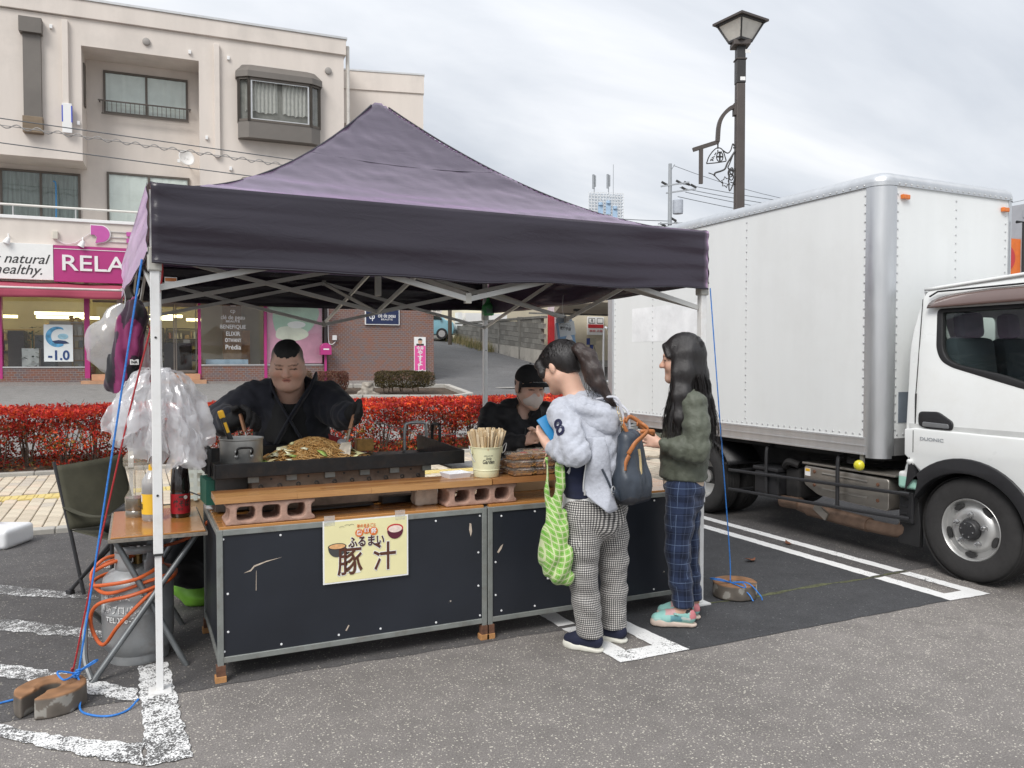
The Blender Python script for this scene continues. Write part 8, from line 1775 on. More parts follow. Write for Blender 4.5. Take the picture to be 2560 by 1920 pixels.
S=SDF((-.10,-.46,1.34),(.24,-.10,1.62),.006);S.ell(hm_.p(0,-.012,.037),np.array((.0825,.096,.084))*1.06,.01,rot=hm_.R);S.cut(hm_.p(0,.05,.064),tuple(-(hm_.R.to_3x3()@Vector((0,.32,1)))));S.wrinkle(.002,160,2);sdfpart(S,'hair',mat('hair_crop',(.010,.009,.009),.7,var=.3,bump=.6,bscale=220),pm,1)
def pl(P0,v):return tuple(P0+Matrix.Rotation(VR,3,'Z')@Vector(v))
OLDM=mat('spatula_steel',(.20,.18,.15),.5,metal=.7,var=.3,scale=14,stain=(.5,.42,.28),stain_amt=.5);WOODH=mat('spatula_wood',(.26,.13,.07),.7,var=.2)
sp1=thing('spatula','steel spatula in the cook right-hand glove pushed into the noodles','spatula',tuple(MP),VR);sp1['label']='wide steel spatula beside the noodle heap held in the raised glove at the right'
MB().bar((.490,-.52,1.14),(.475,-.565,1.06),.020,.014).build('grip',WOODH,sp1,bevel=.003);MB().bar((.476,-.562,1.065),(.462,-.60,.985),.012,.004).build('shank',OLDM,sp1);MB().add([(.435,-.60,.99),(.487,-.60,.995),(.487,-.645,.90),(.40,-.65,.888)],[(0,1,2,3)]).build('blade',OLDM,sp1,solid=.003)
sp2=thing('spatula','thin-shanked spatula hanging from the cook glove on the left','spatula',tuple(MP),VR);MB().bar((-.115,-.545,1.14),(-.085,-.56,1.045),.016,.016).build('grip',WOODH,sp2,bevel=.003);MB().tube(catmull([(-.086,-.56,1.05),(-.076,-.562,1.01),(-.065,-.57,.96),(-.03,-.60,.90)],4),.0035,6).build('shank',ALU,sp2);MB().add([(-.05,-.60,.915),(-.015,-.60,.91),(.0,-.63,.885),(-.06,-.63,.888)],[(0,1,2,3)]).build('blade',OLDM,sp2,solid=.003)
# ------------------------------------------------ server in cap and mask
SP=Vector((2.254,4.685,0));ps=thing('person','server in black jacket, black cap and pale face mask behind the counter','person',tuple(SP),VR);hs2=Head((.085,-.10,1.255),(.44,-.86,-.16),1.10)
LS,LE,LWr=(-.15,-.03,1.06),(-.185,-.10,.86),(.045,-.235,.915);RS,RE,RWr=(.19,.03,1.06),(.225,-.09,.87),(.145,-.24,.93)
S=SDF((-.30,-.38,-.02),(.36,.26,1.46),.008);hs2.add(S);S.rc(hs2.p(0,-.03,-.06),(.035,-.01,1.07),.046,.055,.03);S.chain([(.03,0,1.03),(.01,.03,.88),(.0,.06,.72)],[.10,.105,.11],.04)
for a,b,c in((LS,LE,LWr),(RS,RE,RWr)):S.rc((.03,0,1.03),a,.065,.048,.03);S.chain([a,b,c],[.045,.038,.027],.02)
for q in(-1,1):S.chain([(q*.07,.07,.68),(q*.08,.06,.38),(q*.09,.06,.08)],[.08,.06,.035],.03);S.rc((q*.09,.06,.05),(q*.1,-.08,.04),.035,.03,.02)
hand(S,LWr,(.75,-.45,.3),(.1,-.2,.9),(.3,-.9,.1),.95,.6);hand(S,RWr,(-.1,-.6,.5),(-.5,-.3,.5),(.7,-.4,.5),.95,.6);sdfpart(S,'body',SKIN,ps,2,lambda V:skincol(V,hs2,(.72,.47,.37)))
BLKJ=mat('jacket_matte_black',(.0095,.0095,.0115),.7,var=.2,scale=5,sheen=.1,bump=.35,bscale=16,bdist=.014)
S=SDF((-.32,-.36,.55),(.38,.26,1.22),.008);S.chain([(.03,.0,1.045),(.02,.01,.93),(.01,.04,.80),(.0,.06,.62)],[.125,.15,.155,.155],.05);S.rc((.03,0,1.05),LS,.11,.08,.05);S.rc((.03,0,1.05),RS,.11,.08,.05);S.chain([LS,(-.17,-.07,.95),LE],[.085,.078,.07],.03);S.chain([LE,(-.06,-.18,.89),(.03,-.228,.912)],[.068,.062,.045],.03);S.chain([RS,RE,(.155,-.225,.925)],[.083,.07,.045],.03);S.chain([(-.05,-.08,1.08),(-.06,.03,1.11),(.03,.08,1.12),(.12,.05,1.10),(.13,-.05,1.07)],[.03,.035,.04,.035,.03],.03);S.rc((.06,-.14,1.10),(.05,-.20,.99),.055,.018,.02,sub=True);S.rc(hs2.p(0,0,-.08),(.045,-.06,1.08),.06,.06,.01,sub=True)
S.wrinkle(.012,30,23,dirs=[(.6,.2,.7),(.3,.1,1),(.9,.2,-.3)],n=6);jk=sdfpart(S,'jacket',BLKJ,ps)
strapgrid([(.115,-.07,1.11),(.125,-.15,1.05),(.13,-.185,1.0)],.09,BLKJ,jk,'lapel',.008,up=(.6,-.5,0));MB().tube([(.06,-.165,1.0),(.05,-.175,.9),(.045,-.17,.78)],.004,5).build('zip',INKM,jk)
S=SDF((-.2,-.15,.05),(.2,.25,.72),.01)
for q in(-1,1):S.chain([(q*.07,.07,.68),(q*.08,.06,.38),(q*.09,.06,.07)],[.10,.08,.065],.03)
S.cut((0,0,.06),(0,0,-1));sdfpart(S,'trousers',BLKJ,ps)
for q in(-1,1):shoe(ps,(q*.09,.11,0),(q*.10,-.12,0),1.0,INKM,INKM)
MASK=mat('mask_beige',(.66,.59,.55),.9,var=.05,bump=.15,bscale=40);S=SDF((-.06,-.30,1.06),(.26,.04,1.30),.005);S.ell(hs2.p(0,.048,-.058),(.069,.066,.060),.01,rot=hs2.R);S.rc(hs2.p(0,.105,-.030),hs2.p(0,.092,-.095),.016,.014,.03);S.cut(hs2.p(0,.10,-.004),tuple(hs2.R.to_3x3()@Vector((0,-.15,1))));S.cut(hs2.p(0,.022,0),tuple(hs2.R.to_3x3()@Vector((0,-1,0))));sdfpart(S,'face_mask',MASK,ps)
for q in(-1,1):MB().tube([hs2.p(q*.066,.035,-.03),hs2.p(q*.083,.0,.0),hs2.p(q*.083,-.02,-.01)],.0018,5).tube([hs2.p(q*.062,.03,-.085),hs2.p(q*.082,-.005,-.04),hs2.p(q*.083,-.02,-.01)],.0018,5).build('ear_loop',INKM,ps)
CAPM=mat('cap_black',(.010,.010,.011),.85,var=.2,bump=.3,bscale=200);S=SDF((-.10,-.34,1.18),(.26,.12,1.44),.0055);S.ell(hs2.p(0,-.008,.048),(.090,.108,.092),.01,rot=hs2.R);S.cut(hs2.p(0,0,.034),tuple(-(hs2.R.to_3x3()@Vector((0,.10,1)))));cp_=sdfpart(S,'cap',CAPM,ps)
def brim(u,v):a=lerp(-62,62,u);rad=.094+.050*v*math.cos(R(a*1.15));return hs2.p(rad*math.sin(R(a))*.92,rad*math.cos(R(a))*1.05+.006,.046-.016*v*v-.020*(a/62)**2)
MB().grid(brim,22,8).build('brim',CAPM,cp_,smooth=True,solid=.004)
tc_=text('PHILIPP',.017,WHITE,ps,(0,0,0),ext=.0004,off=.0005,width=.085)
for v in tc_.data.vertices:v.co=Vector(brim((math.degrees(v.co.x*tc_.scale.x/.105)+62)/124,.28-v.co.y/.05))+hs2.R.to_3x3()@Vector((0,0,.006))
tc_.scale=(1,1,1);tc_.rotation_euler=(0,0,0)
MB().lathe([(0,.0),(.008,.0),(.006,.005),(0,.006)],hs2.p(0,-.01,.136),10,hs2.R).build('cap_button',CAPM,cp_)
S=SDF((-.12,-.22,1.10),(.22,.14,1.40),.006);S.ell(hs2.p(0,-.028,.02),(.084,.086,.072),.01,rot=hs2.R);S.rc(hs2.p(-.074,.03,.03),hs2.p(-.080,.025,-.03),.013,.006,.01);S.rc(hs2.p(.074,.03,.03),hs2.p(.080,.025,-.03),.013,.006,.01);S.rc(hs2.p(0,.14,-.03),hs2.p(0,.08,-.12),.085,.085,.015,sub=True);S.ell(hs2.p(0,-.05,-.10),(.09,.09,.05),.02,sub=True,rot=hs2.R);sdfpart(S,'hair',HAIRM,ps,1)
# ================================================================== left end of the stall
st_=thing('side_table','orange-topped folding table with crossed tube legs left of the counter','table',(-.11,3.95,0))
EDGE=mat('worn_edge',(.22,.20,.17),.8,var=.4,scale=40)
MB().bx(-.115,.302,3.955,4.66,.607,.622).build('top_core',EDGE,st_,world=True);MB().bx(-.105,.295,3.965,4.65,.6221,.630).build('tabletop',TOPW,st_,world=True,bevel=.003)
TUBE=mat('tube_grey',(.17,.18,.185),.4,metal=.5,var=.15,scale=15)
for(p,q)in(((-.09,4.06,.60),(.205,3.975,.0)),((.265,4.06,.60),(-.185,3.93,.0)),((-.09,4.58,.60),(.22,4.60,.0)),((.265,4.58,.60),(-.10,4.60,.0))):MB().tube([p,q],.0135,10).build('leg',TUBE,st_,world=True,smooth=True)
MB().tube(catmull([(-.185,3.93,.014),(-.215,4.02,.10),(-.205,4.2,.24),(-.12,4.6,.014)],6),.0125,8).build('leg_brace',TUBE,st_,world=True,smooth=True)
MB().tube([(-.09,4.06,.595),(-.09,4.58,.595)],.012,8).build('cross_tube',TUBE,st_,world=True);MB().tube([(.265,4.06,.595),(.265,4.58,.595)],.012,8).build('cross_tube',TUBE,st_,world=True)
# gas cylinder with hose
GASM=mat('gas_paint',(.30,.31,.315),.42,metal=.2,var=.12,scale=9,stain=(.13,.09,.065),stain_amt=.5,stain_scale=9,bump=.1,bscale=50)
gc=thing('gas_cylinder','grey gas cylinder with orange hose under the side table','gas cylinder',(.005,4.20,0))
MB().lathe([(.09,.03),(.13,.04),(.152,.075),(.158,.12),(.158,.235),(.1595,.238),(.1595,.245),(.158,.248),(.158,.355),(.150,.395),(.122,.425),(.075,.445),(.03,.452),(0,.452)],(0,0,0),44,caps=False).build('body',GASM,gc,smooth=True)
MB().lathe([(.118,.004),(.132,.0),(.134,.012),(.128,.06),(.122,.06),(.118,.01)],(0,0,0),40,caps=False).build('foot_ring',GASM,gc,smooth=True)
cg=MB()
for a0,a1 in((-75,75),(105,255)):
    cg.grid(lambda u,v:(.097*math.cos(R(lerp(a0,a1,u))),.097*math.sin(R(lerp(a0,a1,u))),lerp(.425,.485 if abs(u-.5)>.42 else .55,v)),24,5)
cg.grid(lambda u,v:(.0975*math.cos(6.2832*u),.0975*math.sin(6.2832*u),lerp(.515,.55,v)),40,2,True)
cg.build('collar',GASM,gc,smooth=True,solid=.004)
MB().lathe([(.02,.45),(.02,.49),(.03,.495),(.03,.52),(0,.525)],(0,0,0),12).build('valve',mat('brass',(.40,.27,.10),.4,metal=.8),gc,smooth=True)
STW=chipmat('stencil_white',(.60,.61,.60),(.235,.245,.25),.53,.5,90,30)
for s_,z,h_,wd,a in(('高圧ガス',.325,.035,.14,-12),('長野プロパン',.268,.045,.21,-8),('TEL026-2',.222,.036,.15,-6),('LPガス',.34,.04,.09,44),('検査',.29,.05,.08,46)):ctext(s_,h_,STW,gc,z,R(a-25),.1600,wd,.0006)
HOSE=mat('hose_orange',(.52,.10,.022),.5,var=.12,scale=20)
hsp=[(.09,.0,.50),(.10,-.10,.46),(.0,-.175,.42),(-.12,-.15,.40),(-.20,.0,.37),(-.14,.14,.38),(.05,.17,.40),(.165,.05,.40),(.13,-.13,.385),(-.02,-.19,.35),(-.17,-.10,.30),(-.20,-.06,.20),(-.15,-.13,.12),(-.08,-.19,.22),(.03,-.19,.33),(.13,-.12,.405),(.05,-.16,.40),(-.13,-.13,.355),(-.20,.02,.40),(-.15,.06,.47),(-.05,.10,.48),(.08,.12,.49),(.25,.10,.54),(.37,.12,.66),(.36,.10,.75)]
MB().tube(catmull(hsp,7),.0085,8).build('hose',HOSE,gc,smooth=True);MB().tube(catmull([(.02,0,.50),(-.13,-.05,.47),(-.18,.02,.43),(-.12,.10,.45),(.0,.09,.47)],7),.0085,8).build('hose',HOSE,gc,smooth=True)
# bottles
PET=filmmat('pet_clear',(.74,.66,.50),.30,.08,.3,.35);SOY=mat('soy_sauce',(.018,.007,.004),.12,var=.2,coat=.5)
CLB=filmmat('plastic_milky',(.70,.70,.70),.62,.15,.4,.25)
b1=thing('sauce_bottle','half-empty clear plastic bottle with brown sauce on the orange table','bottle',(.005,4.47,.630));k=1.0
pr=[(.052,.0),(.056,.01),(.055,.03),(.051,.035),(.055,.04),(.056,.10),(.036,.135),(.034,.20),(.04,.225),(.062,.265),(.062,.275),(.06,.28),(.062,.285),(.062,.30),(.045,.325),(.02,.34)]
MB().lathe([(0,.001)]+pr,(0,0,0),32,caps=False).build('body',PET,b1,smooth=True);MB().lathe([(0,.002)]+[(x-.002,z)for x,z in pr if z<.10]+[(.054,.098),(0,.098)],(0,0,0),32,caps=False).build('sauce',SOY,b1,smooth=True)
b2_=thing('oil_bottle','sesame oil bottle with yellow label and cap on the orange table','bottle',(.075,4.33,.630))
pr=[(.044,0),(.049,.008),(.049,.03),(.0485,.035),(.0485,.135),(.049,.14),(.048,.20),(.03,.232),(.02,.245),(.016,.25)]
MB().lathe([(0,.001)]+pr,(0,0,0),32,caps=False).build('body',CLB,b2_,smooth=True);MB().lathe([(0,.002)]+[(x-.002,z)for x,z in pr if z<.19]+[(.046,.178),(0,.178)],(0,0,0),32,caps=False).build('oil',mat('oil_dark',(.055,.035,.03),.15,var=.1),b2_,smooth=True)
MB().lathe([(.0495,.035),(.0495,.135)],(0,0,0),32,caps=False).build('label',mat('label_yellow',(.75,.46,.03),.5,var=.04),b2_,smooth=True);MB().lathe([(.017,.248),(.016,.275),(.008,.28),(0,.28)],(0,0,0),16,caps=False).build('cap',MATS['tool_yellow'],b2_,smooth=True)
for i,ch in enumerate('ごま油'):ctext(ch,.034,INKM,b2_,.115-i*.031,R(42-25),.0496,off=.0008)
ctext('||||||',.03,INKM,b2_,.075,R(-48-25),.0496,.018,.0004);MB().grid(lambda u,v:(.0499*math.sin(R(-70-25+26*u)),-.0499*math.cos(R(-70-25+26*u)),lerp(.095,.128,v)),6,2).build('label_panel',WHITE,b2_)
b3=thing('noodle_sauce_bottle','black noodle sauce bottle with red label at the counter corner','bottle',(.205,4.36,.630))
pr=[(.042,0),(.047,.008),(.047,.125),(.045,.13),(.046,.135),(.047,.14),(.047,.155),(.038,.245),(.03,.262),(.016,.272),(.015,.29)]
MB().lathe([(0,.001)]+pr,(0,0,0),32,caps=False).build('body',mat('bottle_black',(.012,.008,.008),.12,coat=.6,var=.2),b3,smooth=True);MB().lathe([(.0476,.022),(.0476,.122)],(0,0,0),32,caps=False).build('label',mat('label_red',(.34,.012,.022),.4,var=.05),b3,smooth=True);MB().lathe([(.017,.285),(.017,.305),(0,.307)],(0,0,0),16,caps=False).build('cap',mat('cap_red',(.45,.03,.02),.4),b3,smooth=True)
ctext('焼そば',.036,INKM,b3,.072,R(28-25),.0478,.085,.001);ctext('ソース',.018,INKM,b3,.095,R(20-25),.0478);ctext('専用',.014,INKM,b3,.045,R(22-25),.0478)
MB().grid(lambda u,v:(.0479*math.sin(R(-12+40*u)),-.0479*math.cos(R(-12+40*u)),lerp(.103,.112,v)),6,2).build('label_panel',INKM,b3);MB().lathe([(0,0),(.010,0),(.010,.001),(0,.001)],(.022,-.0425,.105),12,Matrix.Rotation(R(28),4,'Z')@Matrix.Rotation(R(90),4,'X')).build('emblem',WHITE,b3)
# clear crate and plastic bag at the back, foil bag by the counter
cr2=thing('plastic_crate','pale translucent plastic crate behind the black bottle','crate',(.28,5.15,0));MB().bx(-.02,.38,-.12,.16,.0,.60).build('stand',CARD,cr2);cb_=MB()
for z in(.61,.66,.71,.76,.80):cb_.bx(-.02,.38,-.13,-.125,z,z+.02)
for i in range(9):cb_.bx(-.02+.048*i,.0+.048*i,-.131,-.126,.6,.82)
cb_.bx(-.02,.38,.15,.16,.60,.82).bx(-.03,.39,-.14,.17,.815,.83);cb_.build('basket',mat('crate_pale',(.66,.70,.64),.5),cr2);MB().bx(.30,.62,-.04,.18,.83,.86).build('lid',mat('lid_orange',(.60,.36,.16),.5),cr2)
s=SDF((-.16,-.1,-.02),(.16,.12,.14),.006);s.rc((-.06,0,.02),(.07,0,.03),.045,.06,.03);s.rc((.0,.02,.06),(.1,.02,.08),.03,.02,.03);s.wrinkle(.012,60,8);s.cut((0,0,0),(0,0,-1))
o=link('foil_bag',s.mesh('foil_bag'),mat('bag_silver',(.55,.56,.56),.2,metal=.3,var=.15));o.location=(.42,4.20,CTZ+.012);props(o,'crumpled shiny grey bag on the counter corner below the griddle','bag')
single(MB().tube(catmull([(.25,4.62,.72),(.33,4.50,.70),(.40,4.30,.71)],6),.004,6),'burner_cable',INKM,'thin black cable hanging beside the griddle burner','cable')
# camping chair
OLIVE=mat('chair_olive',(.060,.058,.038),.9,var=.2,scale=8,bump=.5,bscale=240,bdist=.002);BLKM=mat('chair_frame',(.02,.02,.022),.45,var=.1)
ch=thing('camping_chair','olive folding camping chair behind the gas cylinder','chair',(-.085,5.55,0),VR+R(60))
def crect(u,v):return lerp(-.235,.125,u),v
MB().grid(lambda u,v:(lerp(-.26,.17,u)+.02*(1-v)*(u-.5),.10+.14*v-.05*math.sin(3.14*u)+.02*math.sin(u*3.14)*v,lerp(.40,.79,v)+.03*v*(u-.4)),16,12).build('backrest',OLIVE,ch,smooth=True,solid=.004)
MB().grid(lambda u,v:(lerp(-.25,.17,u),lerp(-.30,.12,v),.37-.05*math.sin(3.14*u)*math.sin(3.14*v)+.02*v),14,14).build('seat',OLIVE,ch,smooth=True,solid=.004)
for s_,x in((-1,-.26),(1,.175)):
    MB().tube([(x,.27,.80),(x,.10,.36),(x,-.02,.02)],.011,8).build('leg',BLKM,ch);MB().tube([(x,-.30,.37),(x,.12,.02)],.011,8).build('leg',BLKM,ch);MB().tube([(x,-.30,.02),(x,-.30,.52)],.011,8).build('leg',BLKM,ch)
    MB().grid(lambda u,v:(x+(u-.5)*.035,lerp(-.32,.16,v),.53-.03*math.sin(v*3.14)),3,10).build('armrest',OLIVE,ch,solid=.006)
    for y in(-.30,.12):MB().box((x,y,.015),(.035,.05,.03)).build('foot',BLKM,ch,bevel=.006)
MB().tube([(-.26,-.30,.03),(.175,-.30,.36)],.010,8).build('cross_bar',BLKM,ch);MB().tube([(.175,-.30,.03),(-.26,-.30,.36)],.010,8).build('cross_bar',BLKM,ch);MB().tube([(-.26,.12,.03),(.175,.12,.36)],.010,8).build('cross_bar',BLKM,ch)
s=SDF((-.22,-.22,-.04),(.22,.22,.2),.008);s.ell((.03,0,.05),(.15,.13,.075),.02);s.ell((.05,.08,.11),(.09,.06,.06),.03);s.wrinkle(.016,45,3);o=link('black_jacket',s.mesh('black_jacket'),mat('jacket_black',(.010,.010,.012),.55,var=.2,sheen=.1));o.location=(-.06,5.50,.37);props(o,'bundled black jacket lying on the olive camping chair','jacket')
carton('cardboard_box',(.34,6.1,0),(.34,.30,.38),.1,'tall cardboard box behind the olive camping chair');carton('cardboard_box',(.38,6.1,.385),(.30,.24,.33),.0,'cardboard box stacked on top of the tall one behind the chair')
s=SDF((-.25,-.2,-.02),(.25,.2,.35),.01);s.ell((0,0,.12),(.18,.13,.14),.02);s.wrinkle(.02,30,6);s.cut((0,0,0),(0,0,-1));o=link('green_bag',s.mesh('green_bag'),mat('bag_lime',(.24,.55,.06),.5,var=.12,scale=9));o.location=(.36,4.98,0);props(o,'crumpled lime green bag on the ground behind the counter','bag')
s=SDF((-.3,-.25,-.02),(.3,.25,.4),.012);s.ell((0,0,.2),(.22,.14,.17),.02);s.ell((.1,0,.1),(.14,.12,.12),.03);s.wrinkle(.025,28,9);s.cut((0,0,0),(0,0,-1));o=link('black_bag',s.mesh('black_bag'),MATS['jacket_black']);o.location=(.26,4.82,.14);props(o,'large black bag behind the gas cylinder','bag')
# white water-filled banner base and yellow banner edge at the left frame edge
wb=thing('banner_base','white plastic banner stand base at the left edge on the asphalt','banner base',(-1.02,7.25,0),VR)
s=SDF((-.30,-.25,-.02),(.30,.25,.32),.012);s.rbox((0,0,.075),(.24,.18,.075),.03);s.rc((-.05,0,.16),(-.05,0,.17),.10,.09,.04);s.rc((-.05,0,.17),(-.05,0,.27),.035,.03,.02);s.cut((0,0,0),(0,0,-1));link('tank',s.mesh('tank'),mat('white_plastic',(.76,.77,.78),.35,var=.03),wb)
MB().tube([(-.05,0,.2),(-.05,0,2.0)],.012,8).build('pole',WHITE,wb)
single(MB().grid(lambda u,v:(-1.062+.015*math.sin(v*5)+.03*math.sin(3.1*v),6.9+u*.4,lerp(.78,1.12,v)),6,16),'yellow_banner',mat('banner_yellow',(.75,.66,.02),.6,var=.05),'yellow banner edge poking in at the left frame edge','banner',smooth=True,solid=.003).location=(0.045,-.60,-.04)
# ---- iron weights with ropes
IRONW=mat('weight_iron',(.20,.165,.13),.75,metal=.3,var=.35,scale=14,bump=.4,bscale=50,stain=(.30,.13,.05),stain_amt=.9,stain_scale=7);RUSTT=mat('weight_rust',(.33,.14,.055),.8,var=.4,scale=16,bump=.3)
def weight(loc,rz_,label,rad=.132,h_=.09):
    s=SDF((-.19,-.19,-.03),(.19,.19,.14),.0065);sl,X,Y,Z=s._win((-.19,-.19,-.03),(.19,.19,.14))
    rr=np.sqrt(X*X+Y*Y);d=np.maximum(rr-rad,np.abs(Z-h_/2)-h_/2);ring=np.maximum(np.maximum(rr-rad*.52,-(rr-rad*.40)),np.abs(Z-h_*.5)-h_*.56);d=np.minimum(d,ring)
    slot=np.minimum(np.sqrt(X*X+(Y)**2)-.036,np.maximum(np.abs(X)-.026,Y));d=np.maximum(d,-slot)
    lug=np.maximum(np.sqrt((X-.115)**2+Y**2*.4)-.022,np.abs(Z-h_*.4)-.02);s.d=d+.0015
    s.wrinkle(.001,90,2);me=s.mesh('tent_weight',2);v=s.v
    base=np.array((.15,.13,.11));rust=np.array((.28,.145,.07));top=np.clip((v[:,2]-h_*.86)/.008,0,1)[:,None];nz_=np.array([mnoise.noise(tuple(q*22))for q in v])[:,None]
    col=base*(1-top)+rust*top;col=col*(1+.5*nz_);col=np.where((nz_>.32)&(top<.5),np.array((.42,.40,.36))*.8,col);setcol(me,np.clip(col,0,1))
    o=link('tent_weight',me,attrmat('weight_'+str(len(MATS)),.75,bump=.4,bscale=60,metal=.15));o.location=loc;o.rotation_euler=(0,0,rz_);return props(o,label,'weight','slotted iron tent weights')
weight((-.325,3.735,.0),R(-35),'rusty slotted iron weight on the white hatching at the left');weight((3.26,3.73,.006),R(40),'rusty slotted iron weight on the dark asphalt right of the tent')
rope('guy_rope',[(.035,3.63,1.84),(-.10,3.74,.95),(-.225,3.78,.12),(-.235,3.77,.10)],.0042,BLUER,'blue guy rope from the left tent corner to the iron weight')
rope('guy_rope',[(.10,3.72,1.88),(.11,3.80,1.75),(-.02,3.86,1.2),(-.17,3.90,.5),(-.25,3.91,.10),(-.26,3.90,.09)],.0038,REDR,'dark red guy rope beside the blue one at the left tent leg')
kn=MB()
for i in range(4):kn.tube([(-.235+.012*math.cos(t)+.004*i,3.77+.014*math.sin(t),.105+.006*i+.006*math.sin(t+i))for t in(k*.785 for k in range(8))],.0042,6,True)
for p in([(-.235,3.77,.11),(-.30,3.75,.135),(-.275,3.70,.115),(-.235,3.76,.11)],[(-.235,3.77,.11),(-.17,3.74,.16),(-.16,3.80,.14),(-.235,3.77,.11)],[(-.235,3.77,.105),(-.21,3.72,.06),(-.215,3.64,.008),(-.17,3.56,.006),(-.10,3.52,.006),(-.04,3.55,.006),(.0,3.61,.02)],[(-.235,3.77,.105),(-.30,3.83,.05),(-.45,3.86,.01),(-.7,3.80,.006)]):kn.tube(catmull(p,7),.0042,6)
single(kn,'rope_knot',BLUER,'blue rope bow and loose tail on the left iron weight','rope',smooth=True)
rope('guy_rope',[(3.00,3.66,1.84),(3.10,3.69,1.1),(3.19,3.70,.30),(3.20,3.70,.10)],.0036,BLUER,'blue guy rope from the right tent corner to the iron weight')
kn=MB()
for p in([(3.20,3.70,.10),(3.10,3.76,.12),(3.12,3.70,.13),(3.20,3.70,.10)],[(3.20,3.70,.10),(3.26,3.62,.11),(3.30,3.56,.05),(3.31,3.55,.02)],[(3.20,3.70,.10),(3.24,3.60,.06),(3.25,3.56,.02)],[(3.20,3.70,.10),(3.22,3.62,.115),(3.20,3.575,.10),(3.20,3.70,.10)]):kn.tube(catmull(p,7),.0036,6)
single(kn,'rope_knot',BLUER,'blue rope bow on the right iron weight','rope',smooth=True)
# ---- bags and clothes hanging at the left tent legs
BAGW=filmmat('bag_white',(.86,.86,.88),.60,.18,.5,.16);BAGC=filmmat('bag_clear',(.80,.80,.82),.42,.15,.4,.25)
def crumple(o,amp,sc,seed):
    for v in o.data.vertices:
        p=v.co*sc;v.co+=Vector((mnoise.noise(p+Vector((seed,0,0))),mnoise.noise(p+Vector((0,seed,5))),mnoise.noise(p+Vector((9,0,seed)))))*amp
bd=thing('carrier_bag_bundle','bundle of white plastic carrier bags hanging inside the left tent leg','carrier bags',(.115,3.98,1.36))
MB().tube(catmull([(.0,.0,.55),(0,0,.1),(.005,0,.0),(.02,-.01,-.015),(.03,0,.02)],5),.003,6).build('hook',ALU,bd)
MB().lathe([(.028,-.03),(.034,-.01),(.030,.02),(.026,.03)],(.01,0,.0),14,caps=False).build('bag_neck',BAGW,bd,smooth=True,solid=.001)
r=random.Random(6)
for i in range(17):
    a0=-2.9+i*.36+r.uniform(-.1,.1);wdt=r.uniform(.45,.7);Lg=r.uniform(.26,.42)*(1.05 if math.cos(a0)>-.3 else .85);out=r.uniform(.10,.19)
    if i%5==4:Lg*=.55;out*=1.1
    def fn(u,v,a0=a0,wdt=wdt,Lg=Lg,out=out,i=i):
        a=a0+(u-.5)*wdt*(.5+.7*v);rad=.018+out*(1-(1-v)**2.2)*(1+.22*math.sin(u*9+i)*v);z=.05*math.sin(min(1,v*2.2)*3.14)*(.7 if v<.45 else .3)-Lg*v**1.45
        z+=.03*math.sin(u*3.14*2+i)*v*v
        return(rad*math.cos(a)*1.15-.01,rad*math.sin(a)*.8,z)
    o=MB().grid(fn,30,40).build('carrier_bag',BAGW,bd,smooth=True,flat_angle=28);crumple(o,.022,15,i*3.1);crumple(o,.007,55,i*1.7)
hb=thing('clear_bag','clear plastic bag hanging from the left side of the tent','plastic bag',(-.05,5.15,1.72))
MB().tube(catmull([(0,0,.0),(0.01,0,.06),(.0,0,.12),(-.02,0,.11)],5),.003,6).build('hook',ALU,hb)
o=MB().grid(lambda u,v:(-.06*v+(.02+.10*math.sin(min(1,v*1.15)*2.6))*math.cos(6.283*u)*1.15-.05*v,(.012+.05*math.sin(min(1,v*1.2)*2.6))*math.sin(6.283*u),.02-.38*v-.06*v*math.cos(6.283*u)),32,20,True).build('bag',BAGC,hb,smooth=True);crumple(o,.03,9,2.2)
o=MB().grid(lambda u,v:(.10+(.008+.05*v)*math.cos(6.283*u),.03*math.sin(6.283*u),-.05-.36*v),24,14,True).build('bag',BAGC,hb,smooth=True);crumple(o,.02,9,5.2)
# purple jersey
s=SDF((-.16,-.10,-.50),(.16,.10,.06),.007);s.rc((.02,0,0),(.03,0,-.06),.035,.055,.03);s.chain([(.03,0,-.06),(.0,0,-.25),(-.02,0,-.40)],[.055,.06,.05],.03);s.chain([(-.02,.0,-.1),(-.05,0,-.3),(-.10,0,-.45)],[.04,.04,.03],.03);s.chain([(.0,-.02,-.30),(-.05,-.03,-.49)],[.035,.02],.03);s.wrinkle(.016,42,4,dirs=[(1,.3,.1),(.8,-.5,.2),(1,.6,-.2)]);me=s.mesh('jersey');v=s.v
q=np.array([mnoise.noise((p[0]*13+3,p[1]*5,p[2]*6+1))for p in v])[:,None];setcol(me,np.where(q>.06,(.20,.022,.10),np.where(q<-.25,(.012,.012,.016),(.030,.012,.028))))
js=thing('jersey','purple and black patterned jersey hanging at the left of the tent','jersey',(-.02,5.02,1.735));link('cloth',me,attrmat('jersey_cloth',.8,sheen=.2,bump=.2,bscale=200),js);MB().bx(.0,.045,-.066,-.060,-.335,-.305).build('patch',WHITE,js);text('NA',.022,INKM,js,(.022,-.067,-.32),off=.0006);MB().tube([(.03,0,.03),(.05,0,.07),(.055,0,.10)],.003,6).build('hook',ALU,js)
